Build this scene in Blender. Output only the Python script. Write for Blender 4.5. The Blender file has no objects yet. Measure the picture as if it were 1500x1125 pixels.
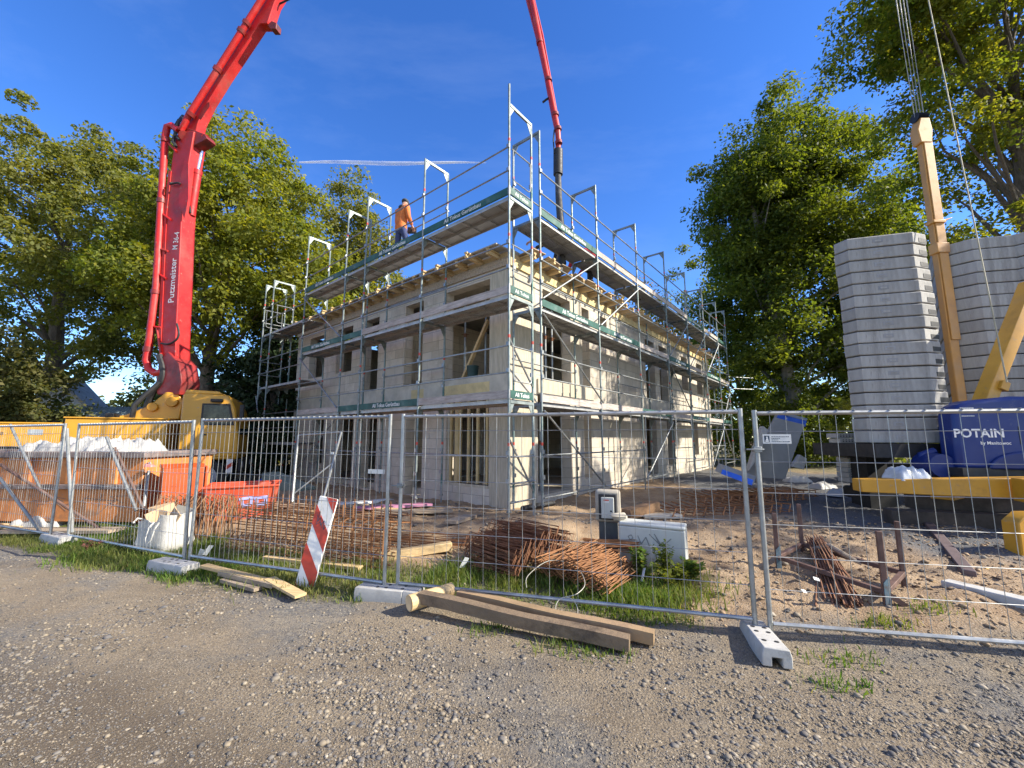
import bpy, math, random
import numpy as np
from mathutils import Vector, Matrix, Euler, noise as mnoise
R = math.radians
random.seed(7)
SC = bpy.context.scene
COL = SC.collection

# ---------------------------------------------------------------- camera, sky, sun, exposure
FPX, PITCH, CZ = 605.0, R(7.5), 1.75
cam = bpy.data.objects.new('camera', bpy.data.cameras.new('camera')); COL.objects.link(cam)
cam.location = (0, 0, CZ); cam.rotation_euler = (R(90) + PITCH, 0, 0)
cam.data.sensor_width = 36.0; cam.data.lens = FPX / 1500 * 36
cam.data.clip_start = 0.05; cam.data.clip_end = 9000
SC.camera = cam
SUN_AZ, SUN_EL = R(-13), R(33)          # azimuth measured from +X towards +Y
sdir = Vector((math.cos(SUN_AZ) * math.cos(SUN_EL), math.sin(SUN_AZ) * math.cos(SUN_EL), math.sin(SUN_EL)))
W = bpy.data.worlds.new('World'); SC.world = W; W.use_nodes = True
wn, wl = W.node_tree.nodes, W.node_tree.links
wn.clear()
sky = wn.new('ShaderNodeTexSky'); sky.sky_type = 'NISHITA'; sky.sun_disc = False
sky.sun_elevation = SUN_EL; sky.sun_rotation = R(90) - SUN_AZ
sky.air_density = 1.0; sky.dust_density = 0.1; sky.ozone_density = 4.0; sky.altitude = 300
hs = wn.new('ShaderNodeHueSaturation'); hs.inputs['Saturation'].default_value = 1.24; hs.inputs['Value'].default_value = 1.45; hs.inputs['Hue'].default_value = 0.514
wl.new(sky.outputs[0], hs.inputs['Color'])
# thin cirrus streaks high in the sky
tc = wn.new('ShaderNodeTexCoord'); mp = wn.new('ShaderNodeMapping')
mp.inputs['Rotation'].default_value = (0.3, 0.5, 0.4); mp.inputs['Scale'].default_value = (1.2, 5.0, 7.0)
nz = wn.new('ShaderNodeTexNoise'); nz.inputs['Scale'].default_value = 1.6; nz.inputs['Detail'].default_value = 8; nz.inputs['Roughness'].default_value = 0.62
cr = wn.new('ShaderNodeValToRGB'); cr.color_ramp.elements[0].position = 0.5; cr.color_ramp.elements[1].position = 0.85
cr.color_ramp.elements[1].color = (0.05, 0.05, 0.05, 1)
mx = wn.new('ShaderNodeMix'); mx.data_type = 'RGBA'; mx.inputs['B'].default_value = (6.5, 7.5, 9.0, 1)
wl.new(tc.outputs['Generated'], mp.inputs[0]); wl.new(mp.outputs[0], nz.inputs['Vector']); wl.new(nz.outputs['Fac'], cr.inputs[0])
wl.new(cr.outputs[0], mx.inputs['Factor']); wl.new(hs.outputs[0], mx.inputs['A'])
# unseen broken white cloud added behind the camera for neutral fill light
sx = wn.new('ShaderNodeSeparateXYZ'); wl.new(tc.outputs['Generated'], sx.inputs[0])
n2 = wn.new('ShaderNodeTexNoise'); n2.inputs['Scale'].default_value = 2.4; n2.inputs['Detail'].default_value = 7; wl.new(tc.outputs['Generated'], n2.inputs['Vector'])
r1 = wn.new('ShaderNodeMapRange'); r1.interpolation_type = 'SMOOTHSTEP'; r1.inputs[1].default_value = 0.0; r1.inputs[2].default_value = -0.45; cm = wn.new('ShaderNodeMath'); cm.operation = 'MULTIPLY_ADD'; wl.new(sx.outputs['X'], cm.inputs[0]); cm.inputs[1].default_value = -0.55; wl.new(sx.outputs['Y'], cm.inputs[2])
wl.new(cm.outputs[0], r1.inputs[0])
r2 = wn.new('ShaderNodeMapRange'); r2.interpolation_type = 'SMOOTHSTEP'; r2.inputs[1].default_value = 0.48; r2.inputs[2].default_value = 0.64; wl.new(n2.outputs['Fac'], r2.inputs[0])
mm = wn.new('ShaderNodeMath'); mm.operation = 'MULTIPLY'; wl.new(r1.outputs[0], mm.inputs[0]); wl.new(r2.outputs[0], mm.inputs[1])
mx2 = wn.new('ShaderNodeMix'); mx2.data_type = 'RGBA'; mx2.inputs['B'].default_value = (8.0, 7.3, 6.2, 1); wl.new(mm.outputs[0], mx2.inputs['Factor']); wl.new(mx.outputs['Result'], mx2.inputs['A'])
bg = wn.new('ShaderNodeBackground'); bg.inputs['Strength'].default_value = 0.09
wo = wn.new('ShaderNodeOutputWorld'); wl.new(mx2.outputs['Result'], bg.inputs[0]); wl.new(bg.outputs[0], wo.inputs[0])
sun = bpy.data.objects.new('sun', bpy.data.lights.new('sun', 'SUN')); COL.objects.link(sun)
sun.data.energy = 4.3; sun.data.angle = R(0.5); sun.data.color = (1.0, 0.92, 0.78)
sun.rotation_euler = (-sdir).to_track_quat('-Z', 'Y').to_euler(); sun.location = (30, -10, 40)
vs = SC.view_settings
vs.view_transform = 'Standard'; vs.look = 'None'; vs.exposure = 1.2; vs.gamma = 1.0; vs.use_curve_mapping = False
SC.cycles.max_bounces = 8; SC.cycles.transparent_max_bounces = 12; SC.cycles.use_denoising = True

# ---------------------------------------------------------------- helpers
cpt, spt = math.cos(PITCH), math.sin(PITCH)
def ray(u, v):
    x = (u - 750) / FPX; y = (562.5 - v) / FPX
    return x, cpt - y * spt, spt + y * cpt
def atY(u, v, Y):
    r = ray(u, v); t = Y / r[1]; return Vector((r[0] * t, Y, CZ + r[2] * t))
def atZ(u, v, z):
    r = ray(u, v); t = (z - CZ) / r[2]; return Vector((r[0] * t, r[1] * t, z))
def sst(a, b, x):
    t = min(1.0, max(0.0, (x - a) / (b - a))); return t * t * (3 - 2 * t)

def tag(o, label=None, cat=None, group=None, kind=None):
    if label: o['label'] = label
    if cat: o['category'] = cat
    if group: o['group'] = group
    if kind: o['kind'] = kind
    return o
def thing(name, label, cat, loc=(0, 0, 0), rz=0.0, group=None):
    o = bpy.data.objects.new(name, None); COL.objects.link(o)
    o.empty_display_size = 0.2
    o.location = loc; o.rotation_euler = (0, 0, rz)
    return tag(o, label, cat, group)
def wmat(o):
    m = Matrix.LocRotScale(o.location, o.rotation_euler.to_quaternion(), o.scale)
    return wmat(o.parent) @ m if o.parent else m
def kids(o): return [c for c in COL.objects if c.parent == o]
KIDS = {}
def dup(o, loc=None, rz=None, label=None, parent=None):
    """copy of a thing with copies of its parts and sub-parts"""
    c = o.copy(); COL.objects.link(c)
    if parent is not None: c.parent = parent; KIDS.setdefault(parent.name, []).append(c)
    if loc is not None: c.location = loc
    if rz is not None: c.rotation_euler = (0, 0, rz)
    if label: c['label'] = label
    for k in list(KIDS.get(o.name, [])): dup(k, parent=c)
    return c

def smooth_pts(pts, k=5):
    P = [Vector(p) for p in pts]; P = [P[0]] + P + [P[-1]]; out = []
    for a, b, c, d in zip(P, P[1:], P[2:], P[3:]):
        for i in range(k):
            t = i / k; out.append(0.5 * ((2 * b) + (c - a) * t + (2 * a - 5 * b + 4 * c - d) * t * t + (3 * b - a - 3 * c + d) * t ** 3))
    return out + [P[-1]]
class MB:
    def __init__(s): s.v = []; s.f = []; s.m = []; s.uv = {}
    def add(s, vs_, fs, mi=0):
        b = len(s.v); s.v += [tuple(p) for p in vs_]
        for f in fs: s.f.append(tuple(b + i for i in f)); s.m.append(mi)
        return b
    def box(s, x0, x1, y0, y1, z0, z1, mi=0):
        s.add([(x0, y0, z0), (x1, y0, z0), (x1, y1, z0), (x0, y1, z0), (x0, y0, z1), (x1, y0, z1), (x1, y1, z1), (x0, y1, z1)],
              [(0, 3, 2, 1), (4, 5, 6, 7), (0, 1, 5, 4), (1, 2, 6, 5), (2, 3, 7, 6), (3, 0, 4, 7)], mi)
        return s
    def beam(s, p0, p1, w, h, up=(0, 0, 1), mi=0, w1=None, h1=None):
        p0, p1, up = Vector(p0), Vector(p1), Vector(up)
        d = (p1 - p0).normalized(); x = d.cross(up)
        if x.length < 1e-4: x = d.cross(Vector((1, 0, 0)))
        x.normalize(); y = x.cross(d).normalized()
        w1 = w if w1 is None else w1; h1 = h if h1 is None else h1
        q = []
        for p, ww, hh in ((p0, w, h), (p1, w1, h1)):
            q += [p - x * ww / 2 - y * hh / 2, p + x * ww / 2 - y * hh / 2, p + x * ww / 2 + y * hh / 2, p - x * ww / 2 + y * hh / 2]
        s.add(q, [(0, 3, 2, 1), (4, 5, 6, 7), (0, 1, 5, 4), (1, 2, 6, 5), (2, 3, 7, 6), (3, 0, 4, 7)], mi)
        return s
    def path(s, pts, r, n=6, closed=False, mi=0, caps=True):
        pts = [Vector(p) for p in pts]; N = len(pts); rings = []
        rr = r if isinstance(r, (list, tuple)) else [r] * N
        prev = None
        for i, p in enumerate(pts):
            a = pts[i - 1] if (i > 0 or closed) else p
            c = pts[(i + 1) % N] if (i < N - 1 or closed) else p
            d = (c - a)
            if d.length < 1e-9: d = Vector((0, 0, 1))
            d.normalize()
            if prev is None:
                x = d.cross(Vector((0, 0, 1)))
                if x.length < 1e-3: x = d.cross(Vector((1, 0, 0)))
            else:
                x = prev - d * prev.dot(d)
                if x.length < 1e-4: x = d.cross(Vector((0.3, 1, 0.2)))
            x.normalize(); prev = x; y = d.cross(x)
            rings.append([p + (x * math.cos(2 * math.pi * k / n) + y * math.sin(2 * math.pi * k / n)) * rr[i] for k in range(n)])
        b = len(s.v)
        for g in rings: s.v += [tuple(q) for q in g]
        for i in range(N if closed else N - 1):
            j = (i + 1) % N
            for k in range(n):
                k2 = (k + 1) % n
                s.f.append((b + i * n + k, b + i * n + k2, b + j * n + k2, b + j * n + k)); s.m.append(mi)
        if caps and not closed:
            s.f.append(tuple(b + k for k in range(n))[::-1]); s.m.append(mi)
            s.f.append(tuple(b + (N - 1) * n + k for k in range(n))); s.m.append(mi)
        return s
    def tube(s, p0, p1, r, n=6, mi=0, r1=None): return s.path([p0, p1], [r, r if r1 is None else r1], n, mi=mi)
    def prism(s, poly, ext, mi=0):
        poly = [Vector(p) for p in poly]; e = Vector(ext); n = len(poly)
        s.add(poly + [p + e for p in poly], [tuple(range(n))[::-1], tuple(range(n, 2 * n))] + [(i, (i + 1) % n, n + (i + 1) % n, n + i) for i in range(n)], mi)
        return s
    def lathe(s, prof, c=(0, 0, 0), n=12, mi=0, axis='z'):
        b = len(s.v)
        for r, z in prof:
            for k in range(n):
                a = 2 * math.pi * k / n; p = (r * math.cos(a), r * math.sin(a), z)
                if axis == 'y': p = (p[0], p[2], p[1])
                if axis == 'x': p = (p[2], p[0], p[1])
                s.v.append((c[0] + p[0], c[1] + p[1], c[2] + p[2]))
        for i in range(len(prof) - 1):
            for k in range(n):
                k2 = (k + 1) % n; s.f.append((b + i * n + k, b + i * n + k2, b + (i + 1) * n + k2, b + (i + 1) * n + k)); s.m.append(mi)
        s.f.append(tuple(b + k for k in range(n))[::-1]); s.m.append(mi)
        s.f.append(tuple(b + (len(prof) - 1) * n + k for k in range(n))); s.m.append(mi)
        return s
    def blob(s, c, rx, ry, rz, seed=0, amp=0.25, nu=9, nv=6, mi=0, flat=False):
        b = len(s.v)
        def pt(th, ph):
            d = Vector((math.sin(ph) * math.cos(th), math.sin(ph) * math.sin(th), math.cos(ph)))
            k = 1 + amp * mnoise.noise(d * 1.7 + Vector((seed * 3.1, seed * 1.7, seed)))
            z = d.z
            if flat and z < 0: z *= 0.25
            return (c[0] + d.x * rx * k, c[1] + d.y * ry * k, c[2] + z * rz * k)
        s.v.append(pt(0, 0))
        for j in range(1, nv):
            for i in range(nu): s.v.append(pt(2 * math.pi * i / nu, math.pi * j / nv))
        s.v.append(pt(0, math.pi)); L = len(s.v) - 1
        for i in range(nu):
            i2 = (i + 1) % nu
            s.f.append((b, b + 1 + i, b + 1 + i2)); s.m.append(mi)
            for j in range(nv - 2):
                o0 = b + 1 + j * nu; o1 = o0 + nu
                s.f.append((o0 + i, o1 + i, o1 + i2, o0 + i2)); s.m.append(mi)
            o0 = b + 1 + (nv - 2) * nu
            s.f.append((o0 + i, L, o0 + i2)); s.m.append(mi)
        return s
    def build(s, name, mats, parent=None, local=False, label=None, cat=None, group=None, kind=None, origin=None, bev=0, smooth=True, ang=38):
        v = np.array(s.v, dtype=float)
        o = bpy.data.objects.new(name, None) if False else None
        loc = Vector((0, 0, 0))
        if parent is not None and not local:
            mi_ = np.array(wmat(parent).inverted()); v = v @ mi_[:3, :3].T + mi_[:3, 3]
        elif parent is None and not local:
            loc = Vector(origin) if origin is not None else Vector(((v[:, 0].min() + v[:, 0].max()) / 2, (v[:, 1].min() + v[:, 1].max()) / 2, v[:, 2].min()))
            v = v - np.array(loc)
        me = bpy.data.meshes.new(name); me.from_pydata(v.tolist(), [], s.f)
        for m in (mats if isinstance(mats, (list, tuple)) else [mats]): me.materials.append(m)
        if any(s.m): me.polygons.foreach_set('material_index', s.m)
        if s.uv:
            ul = me.uv_layers.new(name='UVMap')
            for pi, uvs in s.uv.items():
                for li, uvv in zip(me.polygons[pi].loop_indices, uvs): ul.data[li].uv = uvv
        me.validate(); me.update()
        if smooth:
            me.polygons.foreach_set('use_smooth', [True] * len(me.polygons)); me.set_sharp_from_angle(angle=R(ang))
        o = bpy.data.objects.new(name, me); COL.objects.link(o); o.location = loc
        if parent is not None: o.parent = parent; KIDS.setdefault(parent.name, []).append(o)
        if bev:
            b = o.modifiers.new('bevel', 'BEVEL'); b.width = bev; b.segments = 2; b.limit_method = 'ANGLE'; b.angle_limit = R(40)
        return tag(o, label, cat, group, kind)

def np_mesh(name, V, F, mat, parent=None, loc=(0, 0, 0), k=4, smooth=False):
    """large mesh from arrays: V (n,3), F (m,k)"""
    me = bpy.data.meshes.new(name)
    me.vertices.add(len(V)); me.vertices.foreach_set('co', np.ascontiguousarray(V, dtype=np.float32).ravel())
    me.loops.add(F.size); me.loops.foreach_set('vertex_index', np.ascontiguousarray(F, dtype=np.int32).ravel())
    me.polygons.add(len(F)); me.polygons.foreach_set('loop_start', np.arange(0, F.size, k, dtype=np.int32))
    me.polygons.foreach_set('loop_total', np.full(len(F), k, dtype=np.int32))
    if smooth: me.polygons.foreach_set('use_smooth', np.ones(len(F), dtype=bool))
    me.update(calc_edges=True); me.validate()
    for m in (mat if isinstance(mat, (list, tuple)) else [mat]): me.materials.append(m)
    o = bpy.data.objects.new(name, me); COL.objects.link(o); o.location = loc
    if parent is not None: o.parent = parent; KIDS.setdefault(parent.name, []).append(o)
    return o

# ---------------------------------------------------------------- materials
def newmat(name):
    m = bpy.data.materials.new(name); m.use_nodes = True
    nt = m.node_tree; nt.nodes.clear()
    out = nt.nodes.new('ShaderNodeOutputMaterial'); bs = nt.nodes.new('ShaderNodeBsdfPrincipled')
    nt.links.new(bs.outputs[0], out.inputs[0])
    return m, nt, bs
def nd(nt, typ, **kw):
    n = nt.nodes.new(typ)
    for k, v in kw.items():
        if hasattr(n, k): setattr(n, k, v)
        else: n.inputs[k.replace('_', ' ')].default_value = v
    return n
def mixc(nt, fac, a, b, blend='MIX'):
    m = nt.nodes.new('ShaderNodeMix'); m.data_type = 'RGBA'; m.blend_type = blend
    for key, v in (('Factor', fac), ('A', a), ('B', b)):
        if isinstance(v, bpy.types.NodeSocket): nt.links.new(v, m.inputs[key])
        elif key == 'Factor': m.inputs[0].default_value = v
        else: m.inputs[key].default_value = (*v[:3], 1)
    return m.outputs['Result']
def ramp(nt, fac, p0, p1, c0=0.0, c1=1.0):
    r = nt.nodes.new('ShaderNodeMapRange'); r.interpolation_type = 'SMOOTHSTEP'
    r.inputs[1].default_value = p0; r.inputs[2].default_value = p1; r.inputs[3].default_value = c0; r.inputs[4].default_value = c1
    nt.links.new(fac, r.inputs[0]); return r.outputs[0]
def noise_(nt, vec, scale, detail=5, rough=0.6, stretch=None):
    if stretch:
        mp = nt.nodes.new('ShaderNodeMapping'); mp.inputs['Scale'].default_value = stretch; nt.links.new(vec, mp.inputs[0]); vec = mp.outputs[0]
    n = nt.nodes.new('ShaderNodeTexNoise'); n.inputs['Scale'].default_value = scale; n.inputs['Detail'].default_value = detail; n.inputs['Roughness'].default_value = rough
    nt.links.new(vec, n.inputs['Vector']); return n.outputs['Fac']
def bump_(nt, bs, h, strength=0.3, dist=0.01):
    b = nt.nodes.new('ShaderNodeBump'); b.inputs['Strength'].default_value = strength; b.inputs['Distance'].default_value = dist
    nt.links.new(h, b.inputs['Height']); nt.links.new(b.outputs[0], bs.inputs['Normal'])
def M(name, col, rough=0.7, metal=0.0, var=0.18, scale=4.0, stain=None, sam=0.5, sscale=1.5, bump=0.15, bscale=40, bdist=0.004, stretch=None, rnd=0.12, coat=0.0, splash=None):
    m, nt, bs = newmat(name)
    t = nt.nodes.new('ShaderNodeTexCoord').outputs['Object']
    f = noise_(nt, t, scale, stretch=stretch)
    lo = tuple(c * (1 - var) for c in col); hi = tuple(min(1, c * (1 + var)) for c in col)
    c = mixc(nt, ramp(nt, f, 0.3, 0.7), lo, hi)
    oi = nt.nodes.new('ShaderNodeObjectInfo')
    if rnd:
        rr = nt.nodes.new('ShaderNodeMapRange'); rr.inputs[3].default_value = 1 - rnd; rr.inputs[4].default_value = 1 + rnd
        nt.links.new(oi.outputs['Random'], rr.inputs[0])
        vm = nt.nodes.new('ShaderNodeVectorMath'); vm.operation = 'SCALE'; nt.links.new(c, vm.inputs[0]); nt.links.new(rr.outputs[0], vm.inputs['Scale']); c = vm.outputs[0]
    if stain:
        sf = noise_(nt, t, sscale, 8, 0.7, stretch=stretch)
        c = mixc(nt, ramp(nt, sf, 0.62 - 0.3 * sam, 0.82 - 0.25 * sam), c, stain)
    if splash:
        c = mixc(nt, ramp(nt, noise_(nt, t, splash[1], 7, 0.7), 0.60, 0.70, 0, splash[2]), c, splash[0])
        c = mixc(nt, ramp(nt, noise_(nt, t, splash[1] * 0.12, 5, 0.6), 0.5, 0.8, 0, 0.3), c, splash[0])
    nt.links.new(c, bs.inputs['Base Color'])
    fr = noise_(nt, t, scale * 3)
    nt.links.new(ramp(nt, fr, 0.2, 0.8, max(0.02, rough - 0.12), min(1, rough + 0.12)), bs.inputs['Roughness'])
    bs.inputs['Metallic'].default_value = metal
    if coat: bs.inputs['Coat Weight'].default_value = coat; bs.inputs['Coat Roughness'].default_value = 0.15
    if bump: bump_(nt, bs, noise_(nt, t, bscale, 6, 0.65, stretch=stretch), bump, bdist)
    return m

galv = M('galvanised_steel', (0.29, 0.305, 0.305), 0.5, 0.7, 0.22, 6, (0.20, 0.20, 0.185), 0.4, 3, 0.08)
galvp = M('green_worn_steel', (0.22, 0.255, 0.25), 0.55, 0.5, 0.25, 5, (0.06, 0.14, 0.125), 0.45, 2.2, 0.08)
redpt = M('red_band', (0.5, 0.05, 0.03), 0.5)
galvf = M('fence_galvanised', (0.40, 0.41, 0.405), 0.45, 0.7, 0.2, 6, (0.28, 0.275, 0.255), 0.4, 3, 0.06)
rust = M('rust', (0.19, 0.082, 0.038), 0.85, 0.1, 0.35, 9, (0.13, 0.055, 0.028), 0.5, 6, 0.4, 120, 0.002)
rust2 = M('rust_orange', (0.27, 0.122, 0.048), 0.85, 0.05, 0.3, 9, (0.17, 0.07, 0.03), 0.45, 6, 0.4, 120, 0.002)
rustdark = M('rust_steel_section', (0.16, 0.095, 0.075), 0.7, 0.3, 0.3, 6, (0.10, 0.15, 0.18), 0.15, 3, 0.25, 60)
timber = M('timber_grey', (0.36, 0.285, 0.205), 0.85, 0, 0.22, 5, (0.17, 0.13, 0.095), 0.5, 2.5, 0.5, 30, 0.006, stretch=(1, 9, 9))
timber_new = M('timber_fresh', (0.56, 0.40, 0.20), 0.75, 0, 0.18, 5, (0.40, 0.27, 0.13), 0.4, 3, 0.3, 30, 0.004, stretch=(1, 8, 8))
timber_y = M('formwork_yellow', (0.52, 0.40, 0.19), 0.65, 0, 0.15, 4, (0.42, 0.31, 0.15), 0.4, 2, 0.2, 30, 0.004)
plywood = M('plywood_grey', (0.36, 0.33, 0.28), 0.8, 0, 0.18, 3, (0.22, 0.19, 0.16), 0.45, 1.5, 0.2, 40)
toe_wood = M('toe_board_wood', (0.42, 0.37, 0.33), 0.85, 0, 0.2, 5, (0.26, 0.22, 0.19), 0.5, 2, 0.35, 40, 0.004, stretch=(1, 8, 8))
toe_green = M('toe_board_green', (0.018, 0.085, 0.068), 0.6, 0, 0.25, 4, (0.09, 0.16, 0.14), 0.35, 3, 0.15, 40)
white_pt = M('white_lettering', (0.75, 0.76, 0.74), 0.6, 0, 0.1, 6, bump=0)
concrete = M('concrete', (0.43, 0.385, 0.31), 0.88, 0, 0.14, 3, (0.33, 0.31, 0.26), 0.4, 1.4, 0.35, 60, 0.004)
concrete_lt = M('ballast_concrete', (0.35, 0.34, 0.315), 0.85, 0, 0.13, 3, (0.25, 0.24, 0.22), 0.55, 1.6, 0.35, 50, 0.004, rnd=0.16, stretch=(3.5, 3.5, 0.7), splash=((0.20, 0.185, 0.16), 14, 0.5))
concrete_bl = M('base_block_concrete', (0.44, 0.43, 0.40), 0.9, 0, 0.15, 8, (0.28, 0.27, 0.25), 0.5, 4, 0.5, 90, 0.004)
boom_red = M('boom_red', (0.46, 0.011, 0.010), 0.5, 0, 0.14, 1.6, (0.27, 0.022, 0.018), 0.38, 1.3, 0.08, 9, splash=((0.26, 0.21, 0.16), 7, 0.55))
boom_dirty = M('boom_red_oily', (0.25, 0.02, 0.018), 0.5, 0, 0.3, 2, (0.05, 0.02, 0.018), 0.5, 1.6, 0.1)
chrome = M('chrome_rod', (0.75, 0.75, 0.76), 0.18, 1.0, 0.05, 3, bump=0)
black_rb = M('black_rubber', (0.018, 0.018, 0.019), 0.6, 0, 0.3, 5, bump=0.1)
tyre_m = M('tyre', (0.022, 0.022, 0.022), 0.85, 0, 0.3, 8, (0.10, 0.085, 0.065), 0.35, 3, 0.3)
yellow_tr = M('truck_yellow', (0.60, 0.30, 0.02), 0.38, 0, 0.08, 1.5, (0.46, 0.26, 0.04), 0.3, 1.2, 0.04, 10, coat=0.25, splash=((0.26, 0.21, 0.16), 7, 0.55))
yellow_cr = M('crane_yellow', (0.50, 0.25, 0.02), 0.45, 0, 0.1, 2, (0.36, 0.18, 0.03), 0.3, 1.5, 0.06, 20, splash=((0.26, 0.21, 0.16), 9, 0.55))
orange_mast = M('mast_orange', (0.56, 0.28, 0.065), 0.45, 0, 0.08, 2, (0.42, 0.22, 0.09), 0.3, 1.5, 0.06, 20, splash=((0.26, 0.21, 0.16), 9, 0.55))
blue_cov = M('cover_blue', (0.003, 0.022, 0.15), 0.5, 0, 0.08, 1.5, bump=0.03, bscale=6, coat=0.1, splash=((0.10, 0.11, 0.15), 6, 0.4))
orange_ct = M('container_orange', (0.56, 0.205, 0.055), 0.6, 0, 0.15, 2.5, (0.30, 0.125, 0.05), 0.45, 2.2, 0.2, 20, splash=((0.26, 0.21, 0.16), 9, 0.55))
orange_bx = M('box_orange', (0.52, 0.085, 0.012), 0.5, 0, 0.08, 2, (0.40, 0.09, 0.025), 0.25, 2, 0.08, 15, splash=((0.26, 0.21, 0.16), 9, 0.55))
tub_red = M('tub_orange_red', (0.52, 0.075, 0.03), 0.5, 0, 0.1, 2, (0.40, 0.13, 0.085), 0.35, 3, 0.08, 15, splash=((0.26, 0.21, 0.16), 9, 0.55))
rim_grey = M('container_rim', (0.20, 0.16, 0.15), 0.7, 0.2, 0.3, 4, (0.33, 0.15, 0.08), 0.4, 3)
white_cloth = M('white_woven_plastic', (0.50, 0.49, 0.46), 0.75, 0, 0.08, 6, (0.55, 0.53, 0.48), 0.3, 4, 0.4, 16, 0.02)
white_sheet = M('white_sheeting', (0.43, 0.42, 0.395), 0.6, 0, 0.1, 6, (0.46, 0.45, 0.43), 0.35, 5, 0.5, 14, 0.03)
cardboard = M('cardboard', (0.46, 0.32, 0.19), 0.85, 0, 0.1, 5, bump=0.1)
cab_grey = M('cabinet_grey', (0.50, 0.51, 0.47), 0.55, 0, 0.06, 4, (0.36, 0.35, 0.31), 0.3, 2, 0.08, 60)
sign_red = M('marker_red', (0.58, 0.055, 0.025), 0.45, 0, 0.1, 5, (0.38, 0.08, 0.05), 0.3, 4, 0.05)
sign_white = M('marker_white', (0.72, 0.71, 0.67), 0.45, 0, 0.06, 5, (0.5, 0.48, 0.43), 0.3, 4, 0.05)
plas_blue = M('band_blue', (0.01, 0.10, 0.55), 0.45, 0, 0.1, 6, (0.5, 0.55, 0.65), 0.2, 9, 0.05)
foam_pink = M('foam_pink', (0.34, 0.15, 0.235), 0.8, 0, 0.1, 4, bump=0.1)
board_grey = M('board_grey', (0.27, 0.27, 0.255), 0.8, 0, 0.1, 2, (0.33, 0.32, 0.30), 0.4, 1.5, 0.2)
dark_wood = M('dark_sleeper', (0.075, 0.06, 0.05), 0.9, 0, 0.3, 4, (0.13, 0.10, 0.08), 0.4, 3, 0.4, 30, 0.006)
brickm = M('perforated_brick', (0.52, 0.48, 0.43), 0.85, 0, 0.12, 6, bump=0.2)
ink = M('marker_ink', (0.05, 0.07, 0.10), 0.6, bump=0)
dk_gap = M('dark_steel', (0.03, 0.03, 0.032), 0.6, 0.3, bump=0)
grey_plate = M('grey_plate', (0.33, 0.36, 0.38), 0.5, 0.3, bump=0.03)
bark = M('bark', (0.13, 0.105, 0.08), 0.95, 0, 0.3, 6, (0.07, 0.06, 0.045), 0.5, 4, 0.8, 22, 0.02, stretch=(4, 4, 1))
bark_l = M('smooth_bark', (0.22, 0.20, 0.165), 0.9, 0, 0.2, 5, (0.12, 0.12, 0.09), 0.45, 3, 0.4, 30, 0.01)
graf = M('graffiti_grey', (0.22, 0.23, 0.22), 0.6, bump=0)
graf_b = M('graffiti_blue', (0.30, 0.33, 0.62), 0.6, bump=0)
house_w = M('house_render_white', (0.66, 0.65, 0.62), 0.85, 0, 0.06, 1)
skin_m = M('skin', (0.50, 0.28, 0.20), 0.6, bump=0)
jacket_or = M('jacket_orange', (0.62, 0.17, 0.035), 0.8, 0, 0.15, 6, (0.40, 0.10, 0.03), 0.4, 5, 0.5, 14, 0.02)
denim = M('denim', (0.035, 0.05, 0.13), 0.85, 0, 0.25, 7, bump=0.4, bscale=16, bdist=0.02)
dark_cloth = M('dark_workwear', (0.022, 0.022, 0.026), 0.85, 0, 0.3, 7, bump=0.4, bscale=16, bdist=0.02)
red_cloth = M('red_shirt', (0.40, 0.025, 0.03), 0.85, 0, 0.2, 7, bump=0.3, bscale=16, bdist=0.02)
wool = M('grey_wool', (0.055, 0.06, 0.065), 0.95, 0, 0.2, 20, bump=0.3, bscale=60)

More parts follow.
